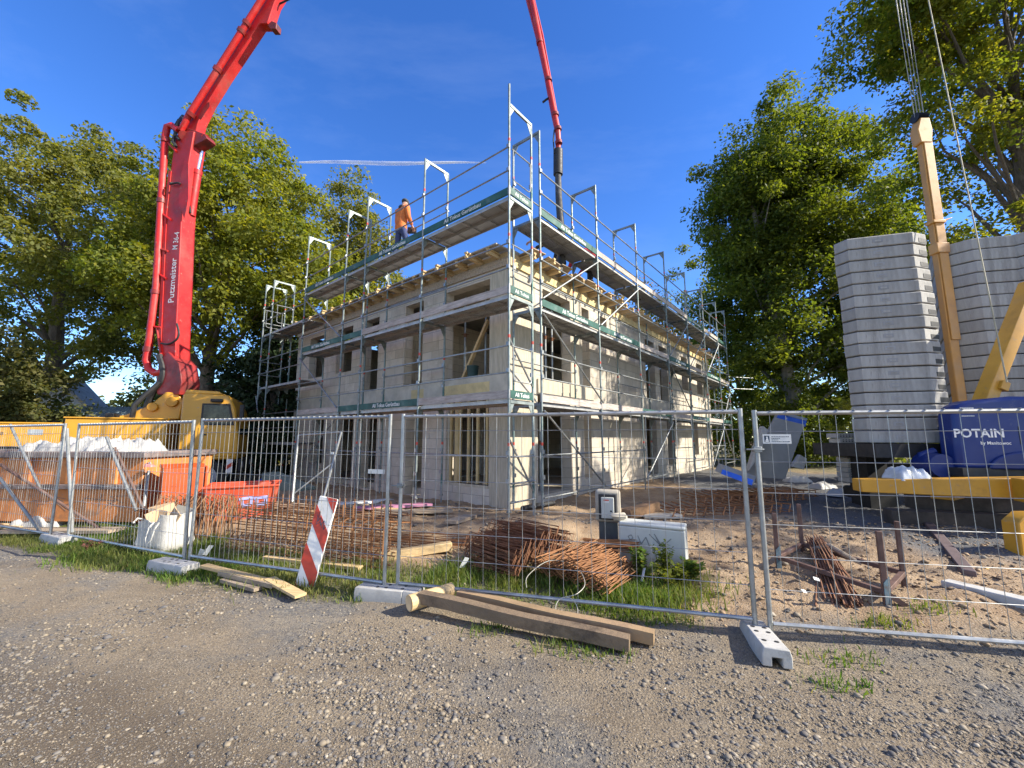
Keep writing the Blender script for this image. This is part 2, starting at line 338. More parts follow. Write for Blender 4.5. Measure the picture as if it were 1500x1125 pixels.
# autoclaved blocks: uv in metres
def block_mat():
    m, nt, bs = newmat('aerated_blocks')
    uv = nt.nodes.new('ShaderNodeTexCoord').outputs['UV']
    wob = nt.nodes.new('ShaderNodeTexNoise'); wob.inputs['Scale'].default_value = 3; nt.links.new(uv, wob.inputs['Vector'])
    ad = nt.nodes.new('ShaderNodeVectorMath'); ad.operation = 'MULTIPLY_ADD'; nt.links.new(wob.outputs['Color'], ad.inputs[0]); ad.inputs[1].default_value = (0.012, 0.012, 0); nt.links.new(uv, ad.inputs[2])
    b = nt.nodes.new('ShaderNodeTexBrick'); b.offset = 0.42; b.squash = 1
    b.inputs['Scale'].default_value = 1.0; b.inputs['Brick Width'].default_value = 0.62; b.inputs['Row Height'].default_value = 0.25
    b.inputs['Mortar Size'].default_value = 0.007; b.inputs['Mortar Smooth'].default_value = 0.3; b.inputs['Bias'].default_value = 0
    b.inputs['Color1'].default_value = (0.47, 0.415, 0.335, 1); b.inputs['Color2'].default_value = (0.58, 0.52, 0.43, 1); b.inputs['Mortar'].default_value = (0.25, 0.235, 0.21, 1)
    nt.links.new(ad.outputs[0], b.inputs['Vector'])
    n = noise_(nt, uv, 2.0, 8, 0.7); n2 = noise_(nt, uv, 14, 5, 0.6)
    c = mixc(nt, ramp(nt, n, 0.45, 0.72), b.outputs['Color'], (0.42, 0.365, 0.285))
    c = mixc(nt, ramp(nt, n2, 0.62, 0.75, 0, 0.5), c, (0.36, 0.33, 0.285))
    c = mixc(nt, ramp(nt, noise_(nt, uv, 1.0, 6, 0.65, stretch=(5, 0.9, 1)), 0.52, 0.7, 0, 0.5), c, (0.33, 0.285, 0.22))
    c = mixc(nt, ramp(nt, noise_(nt, uv, 5, 6, 0.7), 0.6, 0.68, 0, 0.6), c, (0.66, 0.61, 0.52))
    nt.links.new(c, bs.inputs['Base Color']); bs.inputs['Roughness'].default_value = 0.92
    mm = nt.nodes.new('ShaderNodeMath'); mm.operation = 'MULTIPLY_ADD'; nt.links.new(b.outputs['Fac'], mm.inputs[0]); mm.inputs[1].default_value = -1.0; nt.links.new(noise_(nt, uv, 60, 4), mm.inputs[2])
    bump_(nt, bs, mm.outputs[0], 0.5, 0.008)
    return m
blocks = block_mat()
def deck_mat():
    m, nt, bs = newmat('perforated_deck_steel')
    t = nt.nodes.new('ShaderNodeTexCoord').outputs['Object']
    a = nt.nodes.new('ShaderNodeVectorMath'); a.operation = 'MULTIPLY'; a.inputs[1].default_value = (18, 26, 0); nt.links.new(t, a.inputs[0])
    f = nt.nodes.new('ShaderNodeVectorMath'); f.operation = 'FRACTION'; nt.links.new(a.outputs[0], f.inputs[0])
    s = nt.nodes.new('ShaderNodeVectorMath'); s.operation = 'SUBTRACT'; s.inputs[1].default_value = (0.5, 0.5, 0); nt.links.new(f.outputs[0], s.inputs[0])
    l = nt.nodes.new('ShaderNodeVectorMath'); l.operation = 'LENGTH'; nt.links.new(s.outputs[0], l.inputs[0])
    hole = ramp(nt, l.outputs['Value'], 0.26, 0.32, 1, 0)
    c = mixc(nt, ramp(nt, noise_(nt, t, 5), 0.3, 0.7), (0.34, 0.34, 0.33), (0.46, 0.46, 0.45))
    c = mixc(nt, hole, c, (0.05, 0.05, 0.05)); nt.links.new(c, bs.inputs['Base Color'])
    bs.inputs['Roughness'].default_value = 0.5; bs.inputs['Metallic'].default_value = 0.35
    return m
deckm = deck_mat()
def leaf_mat(name, cols, trans=0.45, tcol=None):
    m, nt, bs = newmat(name)
    g = nt.nodes.new('ShaderNodeNewGeometry')
    r = nt.nodes.new('ShaderNodeValToRGB'); el = r.color_ramp.elements
    while len(el) < len(cols): el.new(0.5)
    for i, (p, c) in enumerate(cols): el[i].position = p; el[i].color = (*c, 1)
    nt.links.new(g.outputs['Random Per Island'], r.inputs[0])
    t = nt.nodes.new('ShaderNodeTexCoord').outputs['Object']
    c = mixc(nt, ramp(nt, noise_(nt, t, 0.5, 3), 0.35, 0.7, 0, 0.55), r.outputs[0], cols[-1][1])
    nt.links.new(c, bs.inputs['Base Color']); bs.inputs['Roughness'].default_value = 0.6; bs.inputs['Specular IOR Level'].default_value = 0.25
    tr = nt.nodes.new('ShaderNodeBsdfTranslucent')
    gm = nt.nodes.new('ShaderNodeVectorMath'); gm.operation = 'MULTIPLY'; gm.inputs[1].default_value = tcol or (2.0, 1.8, 0.5); nt.links.new(c, gm.inputs[0]); nt.links.new(gm.outputs[0], tr.inputs[0])
    ms = nt.nodes.new('ShaderNodeMixShader'); ms.inputs[0].default_value = trans
    nt.links.new(bs.outputs[0], ms.inputs[1]); nt.links.new(tr.outputs[0], ms.inputs[2])
    nt.links.new(ms.outputs[0], [n for n in nt.nodes if n.type == 'OUTPUT_MATERIAL'][0].inputs[0])
    return m
leaf_olive = leaf_mat('leaves_olive', [(0, (0.075, 0.10, 0.03)), (0.5, (0.13, 0.155, 0.042)), (0.85, (0.19, 0.20, 0.058)), (1, (0.24, 0.23, 0.065))], 0.5)
leaf_green = leaf_mat('leaves_green', [(0, (0.08, 0.115, 0.022)), (0.5, (0.14, 0.18, 0.032)), (0.85, (0.2, 0.225, 0.042)), (1, (0.26, 0.25, 0.045))], 0.5)
leaf_beech = leaf_mat('leaves_beech', [(0, (0.044, 0.074, 0.014)), (0.5, (0.08, 0.118, 0.02)), (1, (0.14, 0.17, 0.03))], 0.5)
leaf_maple = leaf_mat('leaves_maple', [(0, (0.06, 0.10, 0.018)), (0.65, (0.11, 0.16, 0.026)), (0.92, (0.17, 0.20, 0.033)), (1, (0.28, 0.25, 0.035))], 0.58)
leaf_dark = leaf_mat('needles_dark', [(0, (0.012, 0.028, 0.012)), (1, (0.032, 0.052, 0.02))], 0.15)
leaf_bush = leaf_mat('leaves_bush', [(0, (0.045, 0.065, 0.02)), (0.6, (0.085, 0.10, 0.03)), (1, (0.15, 0.135, 0.05))], 0.4)
leaf_yel = leaf_mat('leaves_pale', [(0, (0.10, 0.10, 0.04)), (0.6, (0.18, 0.15, 0.06)), (1, (0.28, 0.2, 0.07))], 0.4)
grass_m = leaf_mat('grass_blades', [(0, (0.055, 0.12, 0.014)), (0.6, (0.10, 0.19, 0.025)), (0.9, (0.17, 0.21, 0.05)), (1, (0.28, 0.23, 0.10))], 0.4, (1.5, 1.5, 0.5))

# ---------------------------------------------------------------- terrain
FL = [(-400, 170), (-40, 18), (-11.2, 8.75), (-7.65, 7.23), (-4.4, 5.86), (-1.33, 4.81), (2.2, 3.85), (5.7, 3.16), (40, -4), (400, -60)]
def fence_y(x):
    for (x0, y0), (x1, y1) in zip(FL, FL[1:]):
        if x <= x1: return y0 + (y1 - y0) * (x - x0) / (x1 - x0)
    return FL[-1][1]
def gh(x, y):
    d = (y - fence_y(x)) * 0.95
    n1 = mnoise.noise(Vector((x * 0.9, y * 0.9, 3.3))); n2 = mnoise.noise(Vector((x * 2.9, y * 2.9, 7.1))); n3 = mnoise.noise(Vector((x * 8, y * 8, 1.1)))
    s = sst(-0.1, 3.0, d); near = max(0.0, 1 - math.hypot(x, y) / 90)
    h = 0.06 * sst(-0.6, 0.5, d) + 0.22 * s
    site = sst(0.2, 0.9, d)
    h += site * (0.06 * n1 + 0.058 * n2 + 0.03 * n3 + 0.012 * mnoise.noise(Vector((x * 17, y * 17, 4.4)))) * near + (1 - site) * (0.018 * n1 + 0.012 * n2 + 0.006 * n3) * near
    w_ = 0.18 * n1
    h -= 0.028 * near * (math.exp(-((d + 1.25 + w_) / 0.17) ** 2) + math.exp(-((d + 2.95 + w_) / 0.19) ** 2)) - 0.016 * near * (math.exp(-((d + 1.58 + w_) / 0.14) ** 2) + math.exp(-((d + 2.6 + w_) / 0.14) ** 2))
    h += 0.20 * math.exp(-((x - 0.5) ** 2 / 1.0 + (y - 6.9) ** 2 / 0.35)) + 0.12 * math.exp(-((x - 3.0) ** 2 / 0.8 + (y - 6.6) ** 2 / 0.3))
    h += 0.14 * math.exp(-((x - 4.6) ** 2 / 1.5 + (y - 4.3) ** 2 / 0.35))
    far = math.hypot(x, y)
    return h
def zone(x, y):
    d = (y - fence_y(x)) * 0.95
    n = mnoise.noise(Vector((x * 1.1, y * 1.1, 9.0))) * 0.35 + mnoise.noise(Vector((x * 4.5, y * 4.5, 2.0))) * 0.15
    dirt = sst(0.0, 0.5, d + n * 0.8) if x > 1.2 else sst(0.35, 0.8, d + n)
    if x < 1.9:
        lo = -0.42 if x < -4 else (-0.28 if x < -1.6 else 0.12)
        hi = 0.75 if x > -4.6 else 0.95
        gr = sst(lo - 0.12, lo + 0.12, d + n * 0.5) * (1 - sst(hi - 0.25, hi + 0.2, d + n * 0.6))
        if x > 1.5: gr *= 1 - (x - 1.5) / 0.4
    else: gr = 0.0
    dark = sst(5.0, 5.8, x + n) * sst(5.0, 5.7, y + n)
    if math.hypot(x, y) > 22: gr = max(gr, 0.9 * sst(18, 26, math.hypot(x, y) + 4 * n)); dark *= 0
    return dirt, gr, dark
def axis(lo, hi, step, far, up=True):
    a = list(np.arange(lo, hi + 1e-6, step)); g = 1.0
    r = []; p = hi; st = step
    while p < far: st *= 1.35; p += st; r.append(p)
    l = []; p = lo; st = step
    lim = -far
    while p > lim: st *= 1.35; p -= st; l.append(p)
    return np.array(l[::-1] + a + r)
def build_ground():
    xs = axis(-13, 12.5, 0.085, 900); ys = axis(1.6, 15, 0.085, 900)
    nx, ny = len(xs), len(ys)
    V = np.zeros((nx * ny, 3)); Zc = np.zeros((nx * ny, 4)); Zc[:, 3] = 1
    i = 0
    for y in ys:
        for x in xs:
            V[i] = (x, y, gh(x, y)); Zc[i, :3] = zone(x, y); i += 1
    ix, iy = np.meshgrid(np.arange(nx - 1), np.arange(ny - 1)); b = (iy * nx + ix).ravel()
    F = np.stack([b, b + 1, b + nx + 1, b + nx], 1)
    m, nt, bs = newmat('ground_gravel_sand_soil')
    t = nt.nodes.new('ShaderNodeTexCoord').outputs['Object']
    at = nt.nodes.new('ShaderNodeAttribute'); at.attribute_name = 'zone'
    sp = nt.nodes.new('ShaderNodeSeparateColor'); nt.links.new(at.outputs['Color'], sp.inputs[0])
    # gravel road: sandy fines with grey stone patches
    v1 = nt.nodes.new('ShaderNodeTexVoronoi'); v1.inputs['Scale'].default_value = 55; nt.links.new(t, v1.inputs['Vector'])
    v2 = nt.nodes.new('ShaderNodeTexVoronoi'); v2.inputs['Scale'].default_value = 130; nt.links.new(t, v2.inputs['Vector'])
    st = nt.nodes.new('ShaderNodeValToRGB'); e = st.color_ramp.elements
    for _ in range(4): e.new(0.5)
    for k, (p, c) in enumerate([(0, (0.06, 0.06, 0.062)), (0.3, (0.115, 0.113, 0.112)), (0.55, (0.20, 0.175, 0.135)), (0.75, (0.27, 0.225, 0.155)), (0.9, (0.14, 0.138, 0.138)), (1, (0.42, 0.37, 0.28))]): e[k].position = p; e[k].color = (*c, 1)
    sc1 = nt.nodes.new('ShaderNodeSeparateColor'); nt.links.new(v1.outputs['Color'], sc1.inputs[0]); nt.links.new(sc1.outputs[0], st.inputs[0])
    st2 = nt.nodes.new('ShaderNodeValToRGB'); e = st2.color_ramp.elements
    e.new(0.5); e.new(0.8)
    for k, (p, c) in enumerate([(0, (0.10, 0.083, 0.06)), (0.5, (0.23, 0.18, 0.12)), (0.8, (0.31, 0.25, 0.17)), (1, (0.45, 0.38, 0.28))]): e[k].position = p; e[k].color = (*c, 1)
    sc2 = nt.nodes.new('ShaderNodeSeparateColor'); nt.links.new(v2.outputs['Color'], sc2.inputs[0]); nt.links.new(sc2.outputs[0], st2.inputs[0])
    patch = noise_(nt, t, 0.55, 5, 0.6)
    grey = ramp(nt, patch, 0.46, 0.62)
    fines = mixc(nt, 0.45, st2.outputs[0], mixc(nt, ramp(nt, noise_(nt, t, 1.3, 6), 0.35, 0.65), (0.165, 0.124, 0.078), (0.25, 0.195, 0.126)))
    greyst = mixc(nt, 0.3, st.outputs[0], (0.16, 0.15, 0.135))
    road = mixc(nt, grey, fines, greyst)
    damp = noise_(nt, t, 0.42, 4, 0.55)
    geo = nt.nodes.new('ShaderNodeSeparateXYZ'); nt.links.new(t, geo.inputs[0])
    # darker brown patch towards the lower left
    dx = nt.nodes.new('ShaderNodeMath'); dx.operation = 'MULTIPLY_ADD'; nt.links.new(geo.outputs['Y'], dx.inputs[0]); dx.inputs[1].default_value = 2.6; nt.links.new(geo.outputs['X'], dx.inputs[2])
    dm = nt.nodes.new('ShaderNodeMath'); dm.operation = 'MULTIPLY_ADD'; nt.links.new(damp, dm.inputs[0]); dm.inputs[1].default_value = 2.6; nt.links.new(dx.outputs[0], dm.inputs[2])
    brownm = ramp(nt, dm.outputs[0], 6.0, 7.4, 0.75, 0.0)
    trk = noise_(nt, t, 0.9, 5, 0.6, stretch=(0.22, 1.5, 1))
    road = mixc(nt, ramp(nt, trk, 0.5, 0.68, 0, 0.5), road, (0.115, 0.088, 0.058))
    road = mixc(nt, ramp(nt, trk, 0.46, 0.3, 0, 0.4), road, (0.33, 0.27, 0.185))
    road = mixc(nt, brownm, road, (0.105, 0.078, 0.05))
    # sand and soil of the site
    sand = mixc(nt, ramp(nt, noise_(nt, t, 2.2, 8, 0.65), 0.35, 0.68), (0.25, 0.165, 0.092), (0.40, 0.285, 0.17))
    sand = mixc(nt, ramp(nt, noise_(nt, t, 9, 6, 0.7), 0.55, 0.75, 0, 0.6), sand, (0.20, 0.135, 0.085))
    sand = mixc(nt, ramp(nt, sc2.outputs[1], 0.93, 0.97, 0, 0.6), sand, (0.5, 0.46, 0.4))
    c = mixc(nt, sp.outputs[0], road, sand)
    soil = mixc(nt, ramp(nt, noise_(nt, t, 5, 6), 0.35, 0.65), (0.085, 0.08, 0.035), (0.15, 0.14, 0.06))
    c = mixc(nt, ramp(nt, sp.outputs[1], 0.1, 0.9, 0, 0.85), c, soil)
    c = mixc(nt, sp.outputs[2], c, mixc(nt, 0.75, st.outputs[0], (0.09, 0.095, 0.105)))
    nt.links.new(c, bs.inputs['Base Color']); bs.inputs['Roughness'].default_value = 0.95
    hsum = nt.nodes.new('ShaderNodeMath'); hsum.operation = 'MULTIPLY_ADD'; nt.links.new(v1.outputs['Distance'], hsum.inputs[0]); hsum.inputs[1].default_value = -0.5
    nt.links.new(noise_(nt, t, 48, 8, 0.75), hsum.inputs[2])
    bump_(nt, bs, hsum.outputs[0], 0.9, 0.018)
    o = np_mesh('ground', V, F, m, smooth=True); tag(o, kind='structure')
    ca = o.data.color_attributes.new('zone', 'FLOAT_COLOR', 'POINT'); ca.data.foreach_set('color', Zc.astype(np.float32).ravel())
build_ground()

rng = np.random.default_rng(11)
def stone_mat():
    m, nt, bs = newmat('loose_stones')
    g = nt.nodes.new('ShaderNodeNewGeometry'); r = nt.nodes.new('ShaderNodeValToRGB'); e = r.color_ramp.elements
    for _ in range(4): e.new(0.5)
    for k, (p, c) in enumerate([(0, (0.045, 0.047, 0.052)), (0.36, (0.105, 0.105, 0.11)), (0.56, (0.18, 0.165, 0.145)), (0.8, (0.235, 0.19, 0.13)), (0.94, (0.28, 0.24, 0.18)), (1, (0.38, 0.33, 0.26))]): e[k].position = p; e[k].color = (*c, 1)
    nt.links.new(g.outputs['Random Per Island'], r.inputs[0])
    t = nt.nodes.new('ShaderNodeTexCoord').outputs['Object']
    c = mixc(nt, ramp(nt, noise_(nt, t, 45, 4), 0.35, 0.7, 0, 0.4), r.outputs[0], (0.24, 0.19, 0.125))
    nt.links.new(c, bs.inputs['Base Color']); bs.inputs['Roughness'].default_value = 0.85
    return m
stone_m = stone_mat()
def stones(name, n, sampler, rmin, rmax, power=2.6):
    P = []
    while len(P) < n:
        x, y = sampler()
        P.append((x, y))
    P = np.array(P); Z = np.array([gh(x, y) for x, y in P])
    u = rng.random(n); r = rmin * (rmax / rmin) ** (u ** power)
    base = np.array([(1, 0, 0), (0.3, 0.95, 0), (-0.8, 0.6, 0), (-0.8, -0.6, 0), (0.3, -0.95, 0), (0.45, 0.3, 0.8), (-0.5, 0.25, 0.85), (0, -0.5, 0.8), (0, 0, -0.6)], dtype=float)
    fc = np.array([(0, 1, 5), (1, 6, 5), (1, 2, 6), (2, 3, 6), (3, 7, 6), (3, 4, 7), (4, 0, 7), (0, 5, 7), (5, 6, 7), (1, 0, 8), (2, 1, 8), (3, 2, 8), (4, 3, 8), (0, 4, 8)])
    k = len(base)
    V = base[None] * (1 + 0.35 * (rng.random((n, k, 3)) - 0.5))
    V[:, :, 2] *= rng.uniform(0.25, 0.8, n)[:, None]; V[:, :, 0] *= rng.uniform(0.7, 1.35, n)[:, None]
    a = rng.random(n) * 6.283; ca, sa = np.cos(a)[:, None], np.sin(a)[:, None]
    X = V[:, :, 0] * ca - V[:, :, 1] * sa; Y = V[:, :, 0] * sa + V[:, :, 1] * ca
    V = np.stack([X, Y, V[:, :, 2]], 2) * r[:, None, None]
    V += np.stack([P[:, 0], P[:, 1], Z + r * 0.05], 1)[:, None, :]
    F = (np.arange(n) * k)[:, None, None] + fc[None]
    o = np_mesh(name, V.reshape(-1, 3), F.reshape(-1, 3), stone_m, k=3); tag(o, kind='stuff'); return o
def road_pt():
    while True:
        y = 1.9 + 5.6 * rng.random() ** 1.7; x = (rng.random() * 2 - 1) * (y * 1.35 + 0.6)
        d = y - fence_y(x)
        if d > 0.1 + 0.25 * rng.random(): continue
        p = mnoise.noise(Vector((x * 0.7, y * 0.7, 21.0)))
        g_ = 0.25 + 1.5 * p + 0.22 * sst(-1.5, 2.5, x)
        if rng.random() < g_ or rng.random() < 0.1: return x, y
stones('gravel', 46000, road_pt, 0.0035, 0.021, 2.5)
def grit_pt():
    while True:
        y = 1.9 + 3.6 * rng.random() ** 1.6; x = (rng.random() * 2 - 1) * (y * 1.35 + 0.6)
        if y - fence_y(x) < 0.1: return x, y
stones('grit', 80000, grit_pt, 0.0028, 0.0075, 1.3)
stones('larger_gravel', 700, road_pt, 0.014, 0.036, 2.2)
def site_pt():
    while True:
        x = rng.uniform(-4, 9); y = rng.uniform(3.2, 10)
        if 0.2 < y - fence_y(x): return x, y
stones('rubble', 5000, site_pt, 0.006, 0.045, 3.0)
def clod_pt():
    while True:
        x = rng.uniform(1.4, 7.5); y = rng.uniform(3, 7.5)
        if 0.1 < y - fence_y(x): return x, y
o_ = stones('dirt', 7000, clod_pt, 0.006, 0.038, 2.8); o_.data.materials.clear(); o_.data.materials.append(M('clods', (0.30, 0.21, 0.125), 0.95, 0, 0.3, 6, (0.22, 0.15, 0.09), 0.4, 9))

def grass(name, n, samp, hmin, hmax, mat):
    P = []
    while len(P) < n:
        q = samp()
        if q: P.append(q)
    P = np.array(P); Z = np.array([gh(x, y) for x, y in P]) - 0.01
    h = rng.uniform(hmin, hmax, n) * (0.6 + 0.7 * np.array([0.5 + 0.5 * mnoise.noise(Vector((x * 2.2, y * 2.2, 5))) for x, y in P]))
    w = rng.uniform(0.003, 0.007, n); a = rng.random(n) * 6.283; ln = rng.uniform(0.1, 0.75, n) * h; b = rng.random(n) * 6.283
    dx, dy = np.cos(a) * w, np.sin(a) * w; lx, ly = np.cos(b) * ln, np.sin(b) * ln
    V = np.zeros((n, 5, 3))
    for k, (s, f, g) in enumerate([(-1, 0, 0), (1, 0, 0), (0.75, 0.4, 0.6), (-0.75, 0.4, 0.6), (0, 1, 1)]):
        V[:, k, 0] = P[:, 0] + dx * s + lx * f; V[:, k, 1] = P[:, 1] + dy * s + ly * f; V[:, k, 2] = Z + h * (g if g < 1 else 0.95)
    F = np.array([(0, 1, 2), (0, 2, 3), (3, 2, 4)]); F = (np.arange(n) * 5)[:, None, None] + F[None]
    return tag(np_mesh(name, V.reshape(-1, 3), F.reshape(-1, 3), mat, k=3), kind='stuff')
def grass_pt():
    x = rng.uniform(-13.5, 2.2); y = fence_y(x) + rng.uniform(-0.75, 1.2)
    g = zone(x, y)[1]
    return (x, y) if rng.random() < g ** 1.5 * (0.35 + 0.65 * (mnoise.noise(Vector((x * 1.6, y * 1.6, 4))) > -0.15)) else None
grass('grass', 44000, grass_pt, 0.03, 0.12, grass_m)
def lush_pt():
    cx, cy, rr = [(1.75, 4.75, 0.42), (1.35, 4.55, 0.3), (0.2, 5.1, 0.35), (-0.6, 5.3, 0.4), (-2.6, 5.35, 0.5), (-5.9, 6.3, 0.5), (1.0, 4.75, 0.35)][rng.integers(7)]
    return cx + rng.normal() * rr * 0.6, cy + rng.normal() * rr * 0.45
grass('tall_grass', 7000, lush_pt, 0.05, 0.2, grass_m)
def tuft_pt():
    cx, cy = [(3.3, 3.95), (2.6, 3.5), (2.35, 3.2), (3.9, 4.1), (0.4, 3.75), (0.7, 3.65), (-0.2, 4.05)][rng.integers(7)]
    return cx + rng.normal() * 0.13, cy + rng.normal() * 0.07
grass('weeds', 900, tuft_pt, 0.03, 0.1, grass_m)

# ---------------------------------------------------------------- building shell
BX, BY, BA = -0.067, 8.88, math.atan2(0.772, 0.636)
L1, L2 = 10.6, 16.4        # left facade along local y, right facade along local x
GZ, S0, S1, RZ = 0.22, 2.78, 3.2, 5.62
bld = thing('building_shell', 'unfinished two storey house of pale blocks behind the scaffolding', 'building', (BX, BY, 0), BA)
def wall_mesh(ax, s0, s1, z0, z1, face, th, opens):
    """wall along local x (ax 0) or y (ax 1); outer face at coordinate `face`, going th inwards"""
    mb = MB(); S = sorted({s0, s1, *[min(max(v, s0), s1) for o in opens for v in o[:2]]}); Z = sorted({z0, z1, *[min(max(v, z0), z1) for o in opens for v in o[2:]]})
    def P(s, z, d): return (s, face + d, z) if ax == 0 else (face + d, s, z)
    def solid(i, j):
        if not (0 <= i < len(S) - 1 and 0 <= j < len(Z) - 1): return False
        cs, cz = (S[i] + S[i + 1]) / 2, (Z[j] + Z[j + 1]) / 2
        return not any(o[0] < cs < o[1] and o[2] < cz < o[3] for o in opens)
    def quad(p, uv):
        mb.add(p, [(0, 1, 2, 3)]); mb.uv[len(mb.f) - 1] = uv
    for i in range(len(S) - 1):
        for j in range(len(Z) - 1):
            if not solid(i, j): continue
            a, b, c, d = S[i], S[i + 1], Z[j], Z[j + 1]; f = ax * 7.3
            quad([P(a, c, 0), P(b, c, 0), P(b, d, 0), P(a, d, 0)], [(a + f, c), (b + f, c), (b + f, d), (a + f, d)])
            quad([P(a, c, th), P(a, d, th), P(b, d, th), P(b, c, th)], [(a + f, c), (a + f, d), (b + f, d), (b + f, c)])
            if not solid(i - 1, j): quad([P(a, c, 0), P(a, d, 0), P(a, d, th), P(a, c, th)], [(a + f, c), (a + f, d), (a + f + th, d), (a + f + th, c)])
            if not solid(i + 1, j): quad([P(b, c, 0), P(b, c, th), P(b, d, th), P(b, d, 0)], [(b + f, c), (b + f + th, c), (b + f + th, d), (b + f, d)])
            if not solid(i, j - 1): quad([P(a, c, 0), P(a, c, th), P(b, c, th), P(b, c, 0)], [(a, c), (a, c + th), (b, c + th), (b, c)])
            if not solid(i, j + 1): quad([P(a, d, 0), P(b, d, 0), P(b, d, th), P(a, d, th)], [(a, d), (b, d), (b, d + th), (a, d + th)])
    return mb
TH = 0.27
left_g = [(0.58, 2.0, 0.72, S0), (2.9, 3.6, 0.3, S0), (5.0, 5.8, 0.3, 2.6), (6.3, 7.4, 0.3, 2.6), (8.2, 9.1, 0.9, 2.6)]
left_u = [(0.58, 2.1, S1, 5.45), (3.0, 3.8, S1, 5.45), (5.1, 5.9, S1, 5.4), (6.6, 7.6, 3.9, 5.4), (8.5, 9.6, 3.9, 5.4)]
right_g = [(1.05, 2.5, 0.45, S0), (3.2, 3.62, 0.68, S0), (7.6, 8.6, 0.45, 2.65), (9.75, 10.6, 0.7, 2.65), (12.9, 13.9, 1.0, 2.5)]
right_u = [(1.3, 2.58, S1, 5.45), (3.2, 3.62, S1, 5.45), (4.25, 4.75, 4.9, 5.45), (7.8, 8.7, S1, 5.4), (9.2, 10.1, S1, 5.4), (11.9, 12.8, 3.9, 5.4), (14.2, 15.1, 3.9, 5.4)]
wall_mesh(1, TH, L1, GZ - 0.3, S0, 0, TH, left_g).build('ground_floor_wall', blocks, bld, local=True, smooth=False, label='shaded ground floor block wall')
wall_mesh(1, TH, L1, S1, RZ, 0, TH, left_u).build('upper_wall', blocks, bld, local=True, smooth=False, label='shaded upper block wall')
wall_mesh(0, 0, L2, GZ - 0.3, S0, 0, TH, right_g).build('ground_floor_wall', blocks, bld, local=True, smooth=False, label='sunlit ground floor block wall')
wall_mesh(0, 0, L2, S1, RZ, 0, TH, right_u).build('upper_wall', blocks, bld, local=True, smooth=False, label='sunlit upper block wall')
wall_mesh(1, TH, L1, GZ - 0.3, S0, L2 - TH, TH, []).build('ground_floor_wall', blocks, bld, local=True, smooth=False)
wall_mesh(1, TH, L1, S1, RZ, L2 - TH, TH, []).build('upper_wall', blocks, bld, local=True, smooth=False)
wall_mesh(0, TH, L2 - TH, GZ - 0.3, S0, L1 - TH, TH, []).build('ground_floor_wall', blocks, bld, local=True, smooth=False)
wall_mesh(0, TH, L2 - TH, S1, RZ, L1 - TH, TH, []).build('upper_wall', blocks, bld, local=True, smooth=False)
wall_mesh(0, TH, L2 - TH, 0.45, S0, 4.6, 0.2, [(3, 4, 0.5, 2.5)]).build('inner_wall', blocks, bld, local=True, smooth=False)
wall_mesh(1, TH, L1 - TH, 0.45, S0, 5.2, 0.2, [(2, 3, 0.5, 2.5)]).build('inner_wall', blocks, bld, local=True, smooth=False)
wall_mesh(1, TH, L1 - TH, S1, RZ, 5.2, 0.2, [(2, 3, S1 + .05, 5.2)]).build('inner_wall', blocks, bld, local=True, smooth=False)
wall_mesh(0, TH, L2 - TH, S1, RZ, 4.6, 0.2, []).build('inner_wall', blocks, bld, local=True, smooth=False)
e = 0.004
mb = MB().box(-e, L2 + e, -e, L1 + e, S0, S1); mb.build('floor_slab', concrete, bld, local=True, bev=0.004)
mb = MB().box(TH, L2 - TH, TH, L1 - TH, 0.2, 0.44); mb.build('ground_slab', concrete, bld, local=True)
mb = MB().box(-0.03, L2 + 0.03, -0.03, L1 + 0.03, -0.3, GZ + 0.03); mb.build('plinth', M('bitumen_plinth', (0.06, 0.058, 0.055), 0.8), bld, local=True)
# cast concrete corner and piers, a few millimetres proud of the blocks
cst = M('board_cast_concrete', (0.50, 0.44, 0.33), 0.9, 0, 0.16, 5, (0.38, 0.335, 0.255), 0.5, 2.0, 0.35, 40, 0.005, stretch=(5, 5, 0.6))
for z0, z1 in ((GZ + 0.03, S0), (S1, RZ)):
    mb = MB(); mb.box(-0.006, 1.0, -0.006, TH + .01, z0, z1); mb.box(-0.006, TH + .01, TH + .01, 0.56, z0, z1); mb.build('corner_column', cst, bld, local=True, bev=0.006)
    mb = MB(); mb.box(2.6, 3.18, -0.007, 0.3, z0, z1); mb.build('pier', cst if z0 > 1 else blocks, bld, local=True, bev=0.005) if z0 > 1 else None
mb = MB().box(-0.008, 0.2, 0.57, 2.1, S0 + 0.02, S0 + 0.25); mb.build('lintel_formwork', timber_y, bld, local=True)
mb = MB().box(-0.008, 0.2, 2.9, 3.42, S0 + 0.02, S0 + 0.25); mb.build('lintel_formwork', timber_y, bld, local=True)
mb = MB().box(1.02, 3.7, -0.05, 0.1, S1 - 0.42, S1 - 0.05); mb.build('lintel', cst, bld, local=True, bev=0.004)
# window sills of low bricks and insulation strip
mb = MB().box(-0.012, 0.1, 0.56, 2.02, 0.66, 0.72); mb.build('window_sill', cst, bld, local=True)
mb = MB().box(0.03, 0.16, 1.6, 1.72, 0.72, S0); mb.build('window_stud', timber_y, bld, local=True)
mb = MB().box(0.05, 0.12, 0.58, 2.1, 4.62, 4.74); mb.build('window_transom', timber_y, bld, local=True)
for q in range(9):
    mb = MB().box(0.05, 0.10, 0.66 + q * 0.15, 0.72 + q * 0.15, 0.73, S0 - 0.02); mb.build('window_lath', timber_y, bld, local=True) if q % 2 == 0 else None
